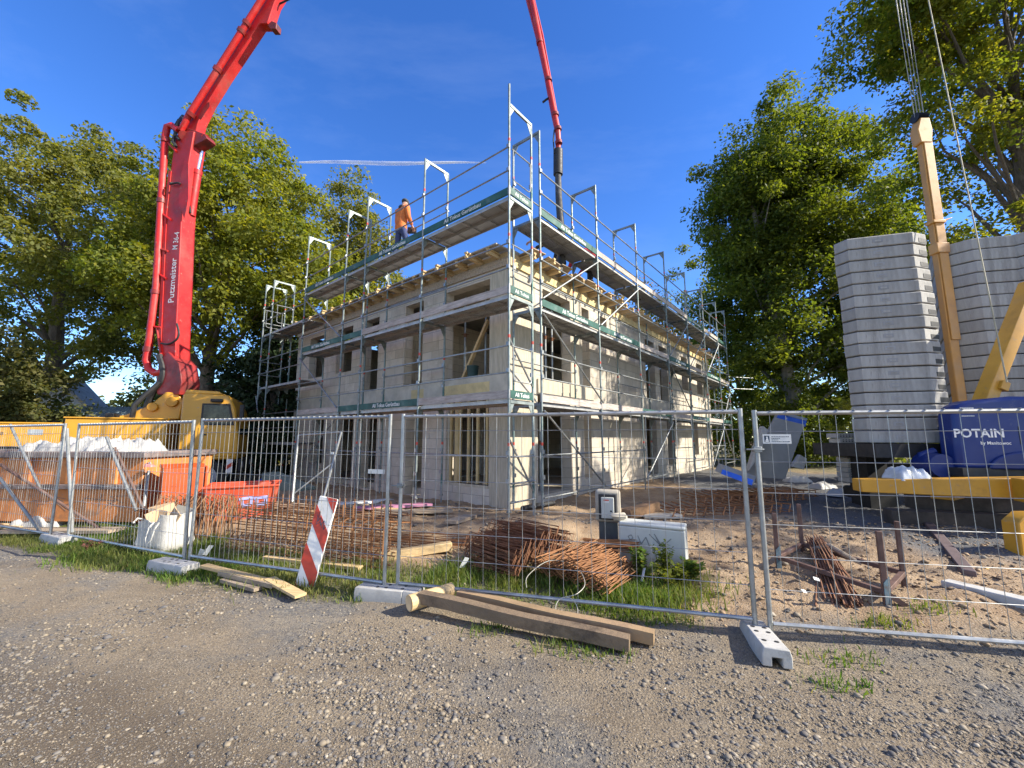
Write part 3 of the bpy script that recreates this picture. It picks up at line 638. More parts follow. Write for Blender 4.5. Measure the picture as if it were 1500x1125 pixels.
# roof deck, formwork sheets and edge board
mb = MB().box(0.02, L2 - 0.02, 0.02, L1 - 0.02, RZ + 0.34, RZ + 0.44); mb.build('roof_deck', plywood, bld, local=True)
mb = MB().box(-0.05, 0.0, 0, L1, RZ + 0.002, RZ + 0.2); mb.build('roof_edge_board', timber, bld, local=True)
mb = MB().box(0, L2, -0.05, 0.0, RZ + 0.002, RZ + 0.2); mb.build('roof_edge_board', timber_y, bld, local=True)
mb = MB().box(0.0, 0.06, 0.06, L1, RZ, RZ + 0.34).box(0.06, L2, 0.0, 0.06, RZ, RZ + 0.34); mb.build('roof_rim', timber_new, bld, local=True)

ORD = ['first', 'second', 'third', 'fourth', 'fifth', 'sixth', 'seventh', 'eighth', 'ninth', 'tenth', 'eleventh', 'twelfth', 'thirteenth', 'fourteenth', 'fifteenth', 'sixteenth', 'seventeenth', 'eighteenth', 'nineteenth', 'twentieth', 'twenty-first', 'twenty-second', 'twenty-third', 'twenty-fourth', 'twenty-fifth', 'twenty-sixth', 'twenty-seventh', 'twenty-eighth', 'twenty-ninth', 'thirtieth', 'thirty-first', 'thirty-second', 'thirty-third', 'thirty-fourth', 'thirty-fifth']
def loc_b(x, y, z=0): return (BX + x * math.cos(BA) - y * math.sin(BA), BY + x * math.sin(BA) + y * math.cos(BA), z)
# loose planks laid along the left roof edge, joists sticking out over both edges
k = 0
for y0 in np.arange(0.0, 10.4, 2.6):
    for j, x0 in enumerate((-0.42, -0.22)):
        mb = MB().box(0, 0.19, 0, 2.55, 0, 0.03); o = mb.build('edge_plank', plywood, local=True)
        tag(o, 'grey plank laid along the shaded roof edge, %s row, %s from the corner' % (('outer', 'inner')[j], ORD[k // 2]), 'plank', 'planks on the shaded roof edge')
        o.location = loc_b(x0, y0 + 0.02, RZ + 0.35 + 0.004 * j + random.uniform(0, .006)); o.rotation_euler = (R(random.uniform(-.3, .3)), R(-4), BA); k += 1
jo = MB().box(-0.5, 0.9, -0.04, 0.04, 0.1, 0.14).box(-0.5, 0.9, -0.04, 0.04, 0, 0.04).box(-0.5, 0.9, -0.014, 0.014, 0.04, 0.1).build('formwork_joist', timber_new, local=True)
joists = []
for i in range(20): joists.append((0.0, 0.3 + i * 0.52, 0))
for i in range(30): joists.append((0.45 + i * 0.53, 0.0, 90))
for i, (x, y, rz) in enumerate(joists):
    o = jo if i == 0 else dup(jo)
    rr = random.Random(i); sl = rr.uniform(-0.12, 0.12)
    o.location = loc_b(x + (sl if rz == 0 else 0), y + (sl if rz else 0), RZ + 0.204); o.rotation_euler = (0, 0, BA + R(rz + rr.uniform(-3, 3)))
    tag(o, '%s yellow timber joist from the building corner, poking over the %s roof edge' % (ORD[i if i < 20 else i - 20], 'shaded left' if i < 20 else 'sunlit right'), 'joist', 'joists under the roof formwork')
# plywood sheets tipped on the sunlit edge
for i in range(7):
    x0 = 0.35 + i * 0.62
    mb = MB().box(0, 0.5, -0.38, 0.75, 0, 0.022)
    o = mb.build('plywood_sheet', timber, local=True); o.location = loc_b(x0, -0.05, RZ + 0.355); o.rotation_euler = (R(-6 - 3 * (i % 3)), R(4 * ((i % 2) * 2 - 1)), BA)
    tag(o, '%s brown plywood sheet from the corner, tipped over the sunlit roof edge' % ORD[i], 'plywood', 'plywood sheets on the sunlit roof edge')

# telescopic steel props standing in the openings
pr = thing('steel_prop', 'grey steel prop', 'prop')
MB().tube((0, 0, 0.008), (0, 0, 1.25), 0.03, 8).build('outer_tube', galv, pr, local=True)
MB().tube((0, 0, 1.25), (0, 0, 2.24), 0.023, 8).build('inner_tube', galv, pr, local=True)
MB().tube((-0.09, 0, 1.22), (0.09, 0, 1.22), 0.01, 5).lathe([(0.036, 1.15), (0.036, 1.25)], n=8).build('collar', rust, pr, local=True)
MB().box(-0.06, 0.06, -0.06, 0.06, 0, 0.008).build('foot_plate', galv, pr, local=True)
spots = [(0.5, 0.9, S1, 'corner end of the big upper shaded opening'), (0.45, 1.12, S1, 'big upper shaded opening, second from the corner'), (0.5, 1.9, S1, 'far end of the big upper shaded window opening'), (0.4, 3.35, S1, 'narrow upper opening of the shaded wall'),
         (2.0, 0.42, S1, 'middle of the wide upper opening in the sunlit wall'), (2.28, 0.4, S1, 'right half of the wide upper opening in the sunlit wall'), (3.4, 0.4, S1, 'narrow upper opening of the sunlit wall'), (1.9, 0.55, 0.44, 'ground floor doorway of the sunlit wall'), (1.4, 0.8, 0.44, 'dark of the ground floor doorway, nearest the corner'),
         (8.2, 0.4, S1, 'first tall slot of the far sunlit wall'), (9.6, 0.4, S1, 'second tall slot of the far sunlit wall')]
for i, (x, y, z, t) in enumerate(spots):
    o = pr if i == 0 else dup(pr)
    o.location = loc_b(x, y, z); tag(o, 'grey steel prop in the ' + t, group='steel props in the wall openings')
mb = MB().beam(Vector(loc_b(0.35, 0.95, 4.6)), Vector(loc_b(0.30, 1.75, S1 + 0.02)), 0.1, 0.06); tag(mb.build('timber_brace', timber_new), 'slanting fresh timber brace inside the big upper window opening', 'brace')
bk = thing('bucket', 'dark green bucket standing in the big upper window opening', 'bucket', loc_b(0.25, 1.36, S1))
MB().lathe([(0.12, 0), (0.145, 0.27), (0.152, 0.28), (0.152, 0.30), (0.13, 0.30), (0.11, 0.02)], n=16).build('body', M('bucket_green', (0.02, 0.06, 0.06), 0.5), bk, local=True)
MB().path([(0.15 * math.cos(a), 0.02, 0.28 - 0.13 * math.sin(a)) for a in np.linspace(0, math.pi, 9)], 0.004, 5).build('handle', galv, bk, local=True)

# ---------------------------------------------------------------- scaffold
sca = thing('scaffold', 'tall grey steel scaffold wrapped around both fronts of the house', 'scaffold', (BX, BY, 0), BA)
YO, XO = -0.9, -1.05      # outer lines: right run at local y=YO (inner -0.17), left run at local x=XO (inner -0.32)
LV = [0.45, 2.45, 4.45, 6.45]
SCALED = {}
def frame_mesh(h=2.0, top=True, spig=0.0, mats=(galvp, redpt, galv)):
    mb = MB()
    for y in (0, 0.73):
        mb.tube((0, y, 0), (0, y, h + spig), 0.0242, 8, mi=0); mb.tube((0, y, 0.02), (0, y, 0.2), 0.029, 8, mi=2)
        mb.tube((0, y, 1.16), (0, y, 1.22), 0.0255, 8, mi=1)
        for z in (0.55, 1.05): mb.box(-0.035, 0.035, y - 0.045, y - 0.022, z - 0.05, z + 0.03, 2)
    if top:
        mb.box(-0.02, 0.02, 0.024, 0.706, h - 0.06, h - 0.005, 0)
        for y, s in ((0.024, 1), (0.706, -1)): mb.prism([(-0.006, y, h - 0.06), (-0.006, y, h - 0.28), (-0.006, y + s * 0.13, h - 0.06)], (0.012, 0, 0), 0)
    return mb
PROTO = {}
def part(key, mbf, name, mat, loc, rz, parent=sca, rot=None):
    if key not in PROTO:
        o = mbf().build(name, mat, parent, local=True); PROTO[key] = o
    else:
        o = PROTO[key].copy(); COL.objects.link(o); KIDS.setdefault(parent.name, []).append(o)
    o.location = loc; o.rotation_euler = rot or (0, 0, rz); return o
rx = [-0.05, 2.5, 5.08, 7.6, 10.0, 12.4, 14.8, 16.6]          # along the right run
ly = [-0.88, 1.76, 4.24, 5.28, 7.82]                             # along the left run
lyl = [10.5, 11.25]                                                # lower end section
def frames(x, y, rz, lift0=0, n=4, zoff=0.0, base=True):
    for k in range(n):
        z = LV[0] + 2.0 * k + zoff
        part('frame', lambda: frame_mesh(), 'frame', (galvp, redpt, galv), (x, y, z), rz)
    if base:
        for q in (0, 0.73):
            px = x - math.sin(rz) * q; py = y + math.cos(rz) * q
            part('jack', lambda: MB().box(-0.075, 0.075, -0.075, 0.075, 0, 0.008).tube((0, 0, 0.008), (0, 0, 0.32), 0.019, 6).lathe([(0.05, 0.2), (0.05, 0.225)], n=6), 'base_jack', galv, (px, py, 0.25 + zoff), 0)
for x in rx: frames(x, YO, 0)
for y in ly: frames(XO, y, R(-90))
for y in lyl: frames(XO, y, R(-90), zoff=-0.85)
def deck_mb(L):
    mb = MB()
    for y0 in (0.04, 0.375):
        mb.box(0.03, L - 0.03, y0, y0 + 0.315, 0.0, 0.018); mb.box(0.03, L - 0.03, y0, y0 + 0.006, -0.055, 0.0); mb.box(0.03, L - 0.03, y0 + 0.309, y0 + 0.315, -0.055, 0.0)
        for q in np.arange(0.4, L - 0.2, 0.5): mb.box(q, q + 0.04, y0 + 0.006, y0 + 0.309, -0.03, 0.0)
    return mb
def lettering(text, size, mat, parent, mtx, name='lettering', ext=0.0015, align='CENTER', fontw=1.0):
    cu = bpy.data.curves.new('lettering', 'FONT'); cu.body = text; cu.size = size; cu.align_x = align; cu.align_y = 'CENTER'; cu.extrude = ext; cu.offset = 0.008 * size * fontw; cu.resolution_u = 3
    to = bpy.data.objects.new('lettering_source', cu); COL.objects.link(to)
    bpy.context.view_layer.update()
    me = bpy.data.meshes.new_from_object(to.evaluated_get(bpy.context.evaluated_depsgraph_get()))
    COL.objects.unlink(to); bpy.data.objects.remove(to); bpy.data.curves.remove(cu)
    me.name = name; me.materials.clear(); me.materials.append(mat)
    o = bpy.data.objects.new(name, me); COL.objects.link(o)
    if parent: o.parent = parent; KIDS.setdefault(parent.name, []).append(o)
    o.matrix_basis = mtx
    return o
LET = {}
def toe(L, loc, rz, kind, text=None, flip=False, dark=False):
    key = 'toe%.2f%s' % (L, kind)
    mat = toe_green if kind == 'g' else toe_wood
    o = part(key, lambda: MB().box(0.02, L - 0.02, -0.016, 0.014, 0.03, 0.18), 'toe_board', mat, loc, rz)
    if text:
        # text on the outer side (local -y of the board when not flipped)
        mt = Matrix.Translation((L / 2 + (0.1 if L > 1 else 0), -0.0175, 0.1)) @ Euler((R(90), 0, 0)).to_matrix().to_4x4()
        if flip: mt = Matrix.Translation((L / 2, 0.0155, 0.1)) @ Euler((R(90), 0, R(180))).to_matrix().to_4x4()
        k2 = (text, L, flip)
        if k2 not in LET: LET[k2] = lettering(text, 0.135 if L > 1 else 0.11, white_pt, o, mt)
        else:
            c = LET[k2].copy(); COL.objects.link(c); c.parent = o
    return o
def rail(p0, p1, r=0.017, name='guardrail', mat=galv):
    p0, p1 = Vector(p0), Vector(p1); L = (p1 - p0).length
    key = 'rail%s%.2f%.3f' % (name, L, r)
    d = (p1 - p0).normalized(); q = Vector((1, 0, 0)).rotation_difference(d).to_euler()
    return part(key, lambda: MB().tube((0, 0, 0), (L, 0, 0), r, 7), name, mat, p0, 0, rot=q)
TXT = 'Ali Tokus Gerüstbau'
# right run
for i in range(len(rx) - 1):
    x0, L = rx[i], rx[i + 1] - rx[i]
    for lv in (1, 2, 3):
        part('deck%.2f' % L, lambda: deck_mb(L), 'deck', deckm, (x0, YO, LV[lv]), 0)
        kd = {(0, 1): 'w', (1, 1): 'w', (0, 2): 'g', (1, 2): 'g', (2, 2): 'w', (0, 3): 'g', (1, 3): 'w', (2, 3): 'w'}.get((i, lv), 'g' if (i + lv) % 2 else 'w')
        toe(L, (x0, YO, LV[lv]), 0, kd, TXT if kd == 'g' and i < 6 else None)
        for h in (0.5, 1.0):
            rail((x0, YO - 0.045, LV[lv] + h), (x0 + L, YO - 0.045, LV[lv] + h))
    if i in (0, 1, 3, 5): rail((x0, YO - 0.045, 1.42), (x0 + L, YO - 0.045, 1.42), name='ledger')
    if i in (0, 1, 2, 4, 6): rail((x0, YO - 0.045, 0.6), (x0 + L, YO - 0.045, 0.6), name='ledger')
# left run
for i in range(len(ly) - 1):
    y0, L = ly[i], ly[i + 1] - ly[i]
    for lv in (1, 2, 3):
        part('deck%.2f' % L, lambda: deck_mb(L), 'deck', deckm, (XO + 0.73, y0, LV[lv]), R(90))
        kd = {(0, 1): 'w', (1, 1): 'g', (2, 1): 'g', (3, 1): 'w', (0, 2): 'w', (1, 2): 'w', (2, 2): 'g', (3, 2): 'g'}.get((i, lv), 'g')
        toe(L, (XO, y0, LV[lv]), R(90), kd, TXT if (kd == 'g' and L > 2) else None, flip=True)
        for h in (0.5, 1.0):
            rail((XO - 0.045, y0, LV[lv] + h), (XO - 0.045, y0 + L, LV[lv] + h))
    rail((XO - 0.045, y0, 1.42), (XO - 0.045, y0 + L, 1.42), name='ledger')
# end section
y0, L = lyl[0], lyl[1] - lyl[0]
for lv in (1, 2, 3):
    part('deck%.2f' % L, lambda: deck_mb(L), 'deck', deckm, (XO + 0.73, y0, LV[lv] - 0.85), R(90))
    part('deck2.68', lambda: deck_mb(2.68), 'deck', deckm, (XO + 0.73, 7.82, LV[lv] - 0.85), R(90))
    for h in (0.5, 1.0):
        rail((XO - 0.045, 7.82, LV[lv] - 0.85 + h), (XO - 0.045, 11.25, LV[lv] - 0.85 + h))
        rail((XO - 0.0, 11.30, LV[lv] - 0.85 + h), (XO + 0.73, 11.30, LV[lv] - 0.85 + h), name='end_rail')
# end guards and end toe boards at the corner, loops of tube
def loop_mb():
    pts = [(0.06, -0.03, 0.25), (0.06, -0.03, 1.0), (0.67, -0.03, 1.0), (0.67, -0.03, 0.32), (0.6, -0.03, 0.25), (0.13, -0.03, 0.25)]
    return MB().path([(0.05, -.03, 1.0), (0.68, -.03, 1.0)], 0.015, 6).path([(0.09, -.03, 1.0), (0.09, -.03, 0.42), (0.11, -.03, 0.37), (0.16, -.03, 0.35), (0.58, -.03, 0.35), (0.63, -.03, 0.37), (0.65, -.03, 0.42), (0.65, -.03, 1.0)], 0.012, 6)
for lv in (1, 2, 3):
    part('loop', loop_mb, 'end_guard', galv, (XO, ly[0], LV[lv]), 0)
    toe(0.73, (XO, ly[0] - 0.01, LV[lv]), 0, 'g', 'Ali Tokus')
    part('loop', loop_mb, 'end_guard', galv, (rx[-1], YO, LV[lv]), R(90))
part('loop', loop_mb, 'end_guard', galv, (XO, lyl[0] - 0.2, LV[3] - 0.85), 0)
part('loop', loop_mb, 'end_guard', galv, (XO, lyl[1] + 0.05, LV[3] - 0.85), 0)
# raised frame on the corner
part('cornerpost', lambda: MB().tube((0, 0, 0), (0, 0, 0.42), 0.0242, 8), 'spigot', galvp, (XO, ly[0], 8.45), 0)
# diagonals
dg = [((rx[1], YO, 0.62), (rx[0], YO, 2.3)), ((rx[1], YO, 2.62), (rx[0], YO, 4.3)), ((rx[0], YO, 4.62), (rx[1], YO, 6.3)), ((rx[4], YO, 2.6), (rx[3], YO, 4.3)), ((rx[5], YO, 0.6), (rx[6], YO, 2.3)), ((rx[4], YO, 4.6), (rx[5], YO, 6.3)), ((rx[7], YO, 0.6), (rx[6], YO, 2.3))]
for a, b in dg: rail((a[0], a[1] - 0.06, a[2]), (b[0], b[1] - 0.06, b[2]), r=0.02, name='diagonal_brace')
dl = [((XO, ly[3], 4.6), (XO, ly[4], 6.3)), ((XO, ly[3], 2.6), (XO, ly[4], 4.3)), ((XO, ly[3], 2.3), (XO, ly[4], 0.6)), ((XO, lyl[0], 1.8), (XO, lyl[1], 3.3))]
for a, b in dl: rail((a[0] - 0.06, a[1], a[2]), (b[0] - 0.06, b[1], b[2]), r=0.02, name='diagonal_brace')
rail((XO, -0.88, 1.75), (XO + 0.73, -0.88, 0.75), r=0.02, name='cross_brace'); rail((XO, -0.88, 3.6), (XO + 0.73, -0.88, 2.75), r=0.02, name='cross_brace')
rail((XO, -0.93, 0.62), (XO + 0.73, -0.93, 0.62), name='end_rail'); rail((XO, -0.93, 1.42), (XO + 0.73, -0.93, 1.42), name='end_rail')
rail((XO, -0.93, 0.2 + 0.75), (XO + 0.73, -0.93, 0.95), name='end_rail')
for yy in (-0.15, 2.3, 4.8): frames(17.5, yy, R(90), base=True)
for lv in (1, 2, 3):
    for y0, L in ((-0.15, 2.45), (2.3, 2.5)):
        part('deck%.2f' % L, lambda: deck_mb(L), 'deck', deckm, (17.5, y0, LV[lv]), R(90)); toe(L, (17.5, y0, LV[lv]), R(90), 'g')
        for h in (0.5, 1.0): rail((17.545, y0, LV[lv] + h), (17.545, y0 + L, LV[lv] + h))
        rail((17.56, y0, LV[lv] - 1.85), (17.56, y0 + L, LV[lv] - 0.15), r=0.02, name='diagonal_brace')
    for q in (0, 2, 4):
        rail((rx[q], YO + 0.73 + 0.04, LV[lv] + 1.0), (rx[q + 1], YO + 0.73 + 0.04, LV[lv] + 1.0), name='inner_rail')
    rail((XO + 0.77, ly[1], LV[lv] + 1.0), (XO + 0.77, ly[2], LV[lv] + 1.0), name='inner_rail')
for q, z0 in ((2, 0.6), (3, 4.6), (5, 4.6), (6, 2.6), (1, 4.6)): rail((rx[q], YO - 0.06, z0), (rx[q + 1], YO - 0.06, z0 + 1.7), r=0.02, name='diagonal_brace')
# stubs of tube sticking out at the far end
for z in (4.9, 4.3): rail((rx[-1], YO, z), (rx[-1] + 1.3, YO - 0.9, z), name='anchor_tube')

# ---------------------------------------------------------------- mesh fence panels and their concrete feet
def fence_panel(p0, p1, z0, label, sv=0.14, sh=0.24, h=1.93, rail_at=0.1, wire=0.0028, tilt=0.0, sag=False):
    p0, p1 = Vector((*p0, z0)), Vector((*p1, z0)); d = p1 - p0; L = d.length
    t = thing('mesh_fence', label, 'fence panel', p0, math.atan2(d.y, d.x), 'mesh panels of the site fence')
    t.rotation_euler = (tilt, 0, math.atan2(d.y, d.x))
    for x in (0, L):
        MB().tube((x, 0, -0.02), (x, 0, h + 0.03), 0.0215, 10).build('post', galvf, t, local=True)
    MB().tube((0.02, 0, h), (L - 0.02, 0, h), 0.019, 8).build('top_rail', galvf, t, local=True)
    MB().tube((0.02, 0, rail_at), (L - 0.02, 0, rail_at), 0.019, 8).build('bottom_rail', galvf, t, local=True)
    mb = MB(); n = int(L / sv)
    for i in range(1, n):
        x = L * i / n; bl = [0.0] * 3
        mb.path([(x, 0.021, rail_at - 0.03), (x + random.uniform(-.004, .004), 0.02 + random.uniform(-.006, .006), h * 0.35), (x, 0.021 + random.uniform(-.006, .006), h * 0.7), (x, 0.021, h + 0.022)], wire, 4, caps=False)
        mb.box(x - 0.004, x + 0.004, -0.02, 0.024, h + 0.012, h + 0.024); mb.box(x - 0.004, x + 0.004, -0.02, 0.024, rail_at - 0.024, rail_at - 0.012)
    m = int((h - rail_at) / sh)
    for j in range(1, m + 1):
        z = rail_at + (h - rail_at) * j / (m + 0.6)
        mb.path([(0.02, 0.021, z), (L * 0.3, 0.022 + random.uniform(-.008, .008), z), (L * 0.65, 0.022 + random.uniform(-.008, .008), z), (L - 0.02, 0.021, z)], wire * 1.15, 4, caps=False)
    mb.build('wire_mesh', galvf, t, local=True)
    return t
A0, A1 = (-4.37, 5.86), (-1.41, 4.81)
B0, B1 = (-1.26, 4.80), (2.14, 3.88)
C0, C1 = (2.25, 3.84), (5.70, 3.17)
D0, D1 = (-7.42, 7.18), (-4.47, 5.90)
E0, E1 = (-11.1, 8.55), (-7.80, 7.25)
pA = fence_panel(A0, A1, 0.07, 'wire fence panel in front of the rusty cage and the striped board', 0.085, 0.30)
pB = fence_panel(B0, B1, 0.07, 'wire fence panel standing over the two long timbers', 0.14, 0.30)
pC = fence_panel(C0, C1, 0.05, 'wire fence panel with the white notice, in front of the crane base', 0.135, 0.27)
pD = fence_panel(D0, D1, 0.05, 'wire fence panel in front of the white bag of cardboard', 0.085, 0.28, tilt=R(1.5))
pE = fence_panel(E0, E1, 0.05, 'wire fence panel in front of the orange skip at the frame edge', 0.075, 0.25)
def clamp(t, z): MB().box(-0.035, 0.035, -0.03, 0.03, z - 0.025, z + 0.025).tube((-0.1, -0.03, z), (0.05, -0.03, z), 0.008, 6).build('clamp', galv, t, local=True, bev=0.004)
clamp(pB, 1.15); clamp(pC, 1.6)
# plates and notice fixed to the wire
def plate(panel, p, w, h, name='sign_plate', mat=sign_white):
    o = MB().box(-w / 2, w / 2, -0.004, 0.0, -h / 2, h / 2).build(name, mat, panel, local=True); o.location = p; return o
def on_panel(panel, u, v):
    """local point on the panel's plane seen at pixel u, v"""
    m = wmat(panel); p0 = m.translation; d = m.to_3x3() @ Vector((1, 0, 0)); n = Vector((-d.y, d.x, 0)); r = Vector(ray(u, v)); t = (p0 - Vector((0, 0, CZ))).dot(n) / r.dot(n)
    q = Vector((0, 0, CZ)) + r * t; l = m.inverted() @ q; return Vector((l.x, 0.0, l.z))
def front(l, o=-0.012): return (l.x, o, l.z)
ns = plate(pC, front(on_panel(pC, 1137, 643)), 0.235, 0.085)
MB().box(-0.105, -0.062, -0.0055, -0.0042, -0.03, 0.03).build('pictogram', ink, ns, local=True)
MB().box(-0.098, -0.07, -0.0068, -0.0057, -0.026, -0.014).blob((-0.083, -0.0062, 0.014), 0.007, 0.0006, 0.007, 1, 0, 8, 6).prism([(-0.095, -0.0068, -0.012), (-0.086, -0.0068, 0.008), (-0.078, -0.0068, 0.006), (-0.07, -0.0068, -0.012)], (0, 0.001, 0)).build('figure_mark', sign_white, ns, local=True)
for j, (z, w) in enumerate([(0.020, 0.135), (0.004, 0.06), (-0.009, 0.055), (-0.024, 0.135)]):
    random.seed(j); mb = MB(); x = -0.045
    while x < -0.045 + w:
        ww = random.uniform(0.006, 0.016); mb.box(x, x + ww, -0.0055, -0.0042, z - 0.003, z + 0.003); x += ww + 0.0035
    mb.build('text_line', ink, ns, local=True)
plate(pA, front(on_panel(pA, 549, 691), 0.03), 0.23, 0.05)
plate(pA, front(on_panel(pA, 484, 664), 0.03), 0.05, 0.03)

def base_block(x, y, z, rz, label, L=0.72, w=0.24, h=0.15):
    t = thing('concrete_block', label, 'fence foot', (x, y, z), rz, 'concrete feet of the site fence')
    mb = MB(); hw = w / 2; hl = L / 2
    # body with sloped shoulders and an open handle recess in the front end
    prof = [(-hw, 0), (-hw * 0.34, 0), (-hw * 0.34, h * 0.5), (hw * 0.34, h * 0.5), (hw * 0.34, 0), (hw, 0), (hw, h * 0.62), (hw * 0.86, h), (-hw * 0.86, h), (-hw, h * 0.62)]
    full = [(-hw, 0), (hw, 0), (hw, h * 0.62), (hw * 0.86, h), (-hw * 0.86, h), (-hw, h * 0.62)]
    a = [Vector((px_, -hl, pz)) for px_, pz in prof]
    mb.prism([(px_, -hl + 0.16, pz) for px_, pz in full], (0, L - 0.16, 0)); mb.prism(a, (0, 0.159, 0))
    mb.build('block', concrete_bl, t, local=True, bev=0.008)
    for q in (-0.17, 0.02, 0.12):
        for s in (-1, 1):
            MB().lathe([(0.0185, h + 0.0015), (0.0185, h + 0.003)], c=(s * 0.045, q, 0), n=10).build('socket', dk_gap, t, local=True)
    return t
base_block(2.10, 3.70, 0.0, R(-9), 'pale concrete foot under the double posts by the sandy bank', 0.62, 0.21, 0.135).rotation_euler = (R(-3), R(2), R(-14))
base_block(-1.33, 4.75, 0.0, R(78), 'grey concrete foot under the double posts beside the round log end')
base_block(-4.47, 5.72, -0.01, R(68), 'grey concrete foot in the grass beside the white bag')
base_block(-7.6, 7.2, 0.0, R(65), 'concrete foot half sunk in grass in front of the orange skip')

# ---------------------------------------------------------------- orange skip, poles and other things at the left
def mark(mb, pts, w, nrm, off):  # brushed stroke
    for a, b in zip(pts, pts[1:]): mb.beam(Vector(a) + Vector(nrm) * off, Vector(b) + Vector(nrm) * off, w, 0.003, up=nrm)
c0 = Vector((-13.9, 9.35, 0)); sk = thing('skip_container', 'long rusty orange skip filled with white sheeting', 'skip', (-9.42, 8.05, 0.08), R(-2))
# local: x along the long side, y depth, z up
sx0, sx1, sd, zt = -4.2, 2.45, 1.7, 1.30
MB().box(sx0, sx1, 0, 0.05, 0.12, zt).box(sx0, sx1, sd - 0.05, sd, 0.12, zt).box(sx0, sx0 + 0.05, 0.05, sd - 0.05, 0.12, zt).box(sx1 - 0.05, sx1, 0.05, sd - 0.05, 0.12, zt).box(sx0 + .05, sx1 - .05, 0.05, sd - 0.05, 0.12, 0.18).build('body', orange_ct, sk, local=True, bev=0.01)
MB().box(sx0 - 0.04, sx1 + 0.06, -0.08, 0.07, zt, zt + 0.12).box(sx0 - .04, sx1 + .06, sd - 0.07, sd + 0.08, zt, zt + 0.12).box(sx1 - 0.07, sx1 + 0.06, 0.07, sd - 0.07, zt, zt + 0.12).build('rim', rim_grey, sk, local=True, bev=0.015)
MB().box(sx0, sx1 + 0.03, -0.07, -0.002, 0.72, 0.81).build('side_rail', rim_grey, sk, local=True, bev=0.01)
for q in np.arange(sx0 + 0.1, sx1, 0.85):
    MB().prism([(q, -0.002, 0.82), (q + 0.12, -0.002, 0.82), (q + 0.12, -0.002, zt - .002), (q, -0.002, zt - .002)], (0, -0.06, 0)).build('rib', orange_ct, sk, local=True)
MB().box(sx0 + 0.2, sx1 - 0.2, 0.25, 0.4, 0, 0.12).box(sx0 + 0.2, sx1 - 0.2, sd - 0.4, sd - 0.25, 0, 0.12).build('runner', rim_grey, sk, local=True)
mb = MB()
for i in range(9):
    a = random.uniform(sx0 + 3.6, sx1 - 0.3); mark(mb, [(a, 0, 0.2 + random.random() * 0.4), (a + random.uniform(-.4, .4), 0, 0.2 + random.random() * 0.45), (a + random.uniform(-.5, .5), 0, 0.25 + random.random() * 0.4)], 0.008, (0, -1, 0), 0.003)
mb.build('scratches', rim_grey, sk, local=True)
def crumple(name, c, sx, sy, sz, seed, mat, label, cat, nu=46, nv=24, rz=0.0, group=None, amp=1.0):
    """crumpled sheet: a folded heightfield with a closed underside"""
    V = []; F = []; ca, sa = math.cos(rz), math.sin(rz)
    for j in range(nv):
        for i in range(nu):
            a, b = i / (nu - 1) * 2 - 1, j / (nv - 1) * 2 - 1
            e = max(0.0, 1 - max(abs(a), abs(b)) ** 4); p = Vector((a * sx * 2.2, b * sy * 2.2, seed))
            r1 = abs(mnoise.noise(p * 1.1)); r2 = abs(mnoise.noise(p * 2.7 + Vector((5, 1, 0)))); r3 = abs(mnoise.noise(p * 6 + Vector((2, 7, 0))))
            h = e * (0.35 + amp * (0.9 * (0.5 - r1) + 0.38 * (0.4 - r2) + 0.13 * (0.35 - r3)))
            x, y = a * sx * (1 + 0.08 * mnoise.noise(p)), b * sy * (1 + 0.1 * mnoise.noise(p + Vector((9, 0, 0)))); V.append((c[0] + x * ca - y * sa, c[1] + x * sa + y * ca, c[2] + max(0.004, h) * sz))
    n0 = len(V)
    for v_ in V[:n0]: pass
    for j in range(nv - 1):
        for i in range(nu - 1): q = j * nu + i; F.append((q, q + 1, q + nu + 1, q + nu))
    mb = MB(); mb.add(V, F)
    rim = [i for i in range(nu)] + [j * nu + nu - 1 for j in range(1, nv)] + [(nv - 1) * nu + i for i in range(nu - 2, -1, -1)] + [j * nu for j in range(nv - 2, 0, -1)]
    mb.f.append(tuple(rim[::-1])); mb.m.append(0)
    return mb.build(name, mat, label=label, cat=cat, group=group, ang=75)
crumple('white_sheeting', (-8.75, 8.85, 1.12), 1.75, 0.66, 0.72, 3, white_sheet, 'crumpled white sheeting heaped in the orange skip', 'sheeting', 70, 30, R(-5))
crumple('white_sheeting', (-8.95, 8.2, gh(-8.95, 8.2)), 0.45, 0.25, 0.35, 8, white_sheet, 'white plastic sheet on the ground in front of the orange skip', 'sheeting', 26, 16, R(5))
# poles leaning on the fence and skip
poles = [((15, 622), (62, 722), 7.9, 'thin steel pole slanting from the fence top towards the skip rail'), ((0, 700), (62, 782), 7.6, 'short steel pole low at the frame edge, sloping to the grass'), ((0, 680), (158, 782), 7.7, 'long dark pole lying diagonally across the skip side'),
         ((98, 628), (106, 780), 7.35, 'upright steel pole standing beside the paired fence posts'), ((156, 640), (200, 748), 7.55, 'silver pole leaning above the white bag'), ((168, 656), (210, 745), 7.75, 'dark pole leaning just behind the silver pole'), ((218, 690), (211, 742), 7.9, 'short stake upright beside the orange box')]
for (a, b, Y, lab) in poles:
    p0, p1 = atY(a[0], a[1], Y + 0.12), atY(b[0], b[1], Y - 0.12)
    tag(MB().tube(p0, p1, 0.026 if 'thin' not in lab else 0.022, 9).build('steel_pole', galv if 'dark' not in lab else rustdark), lab, 'pole', 'poles leaning at the fence by the skip')
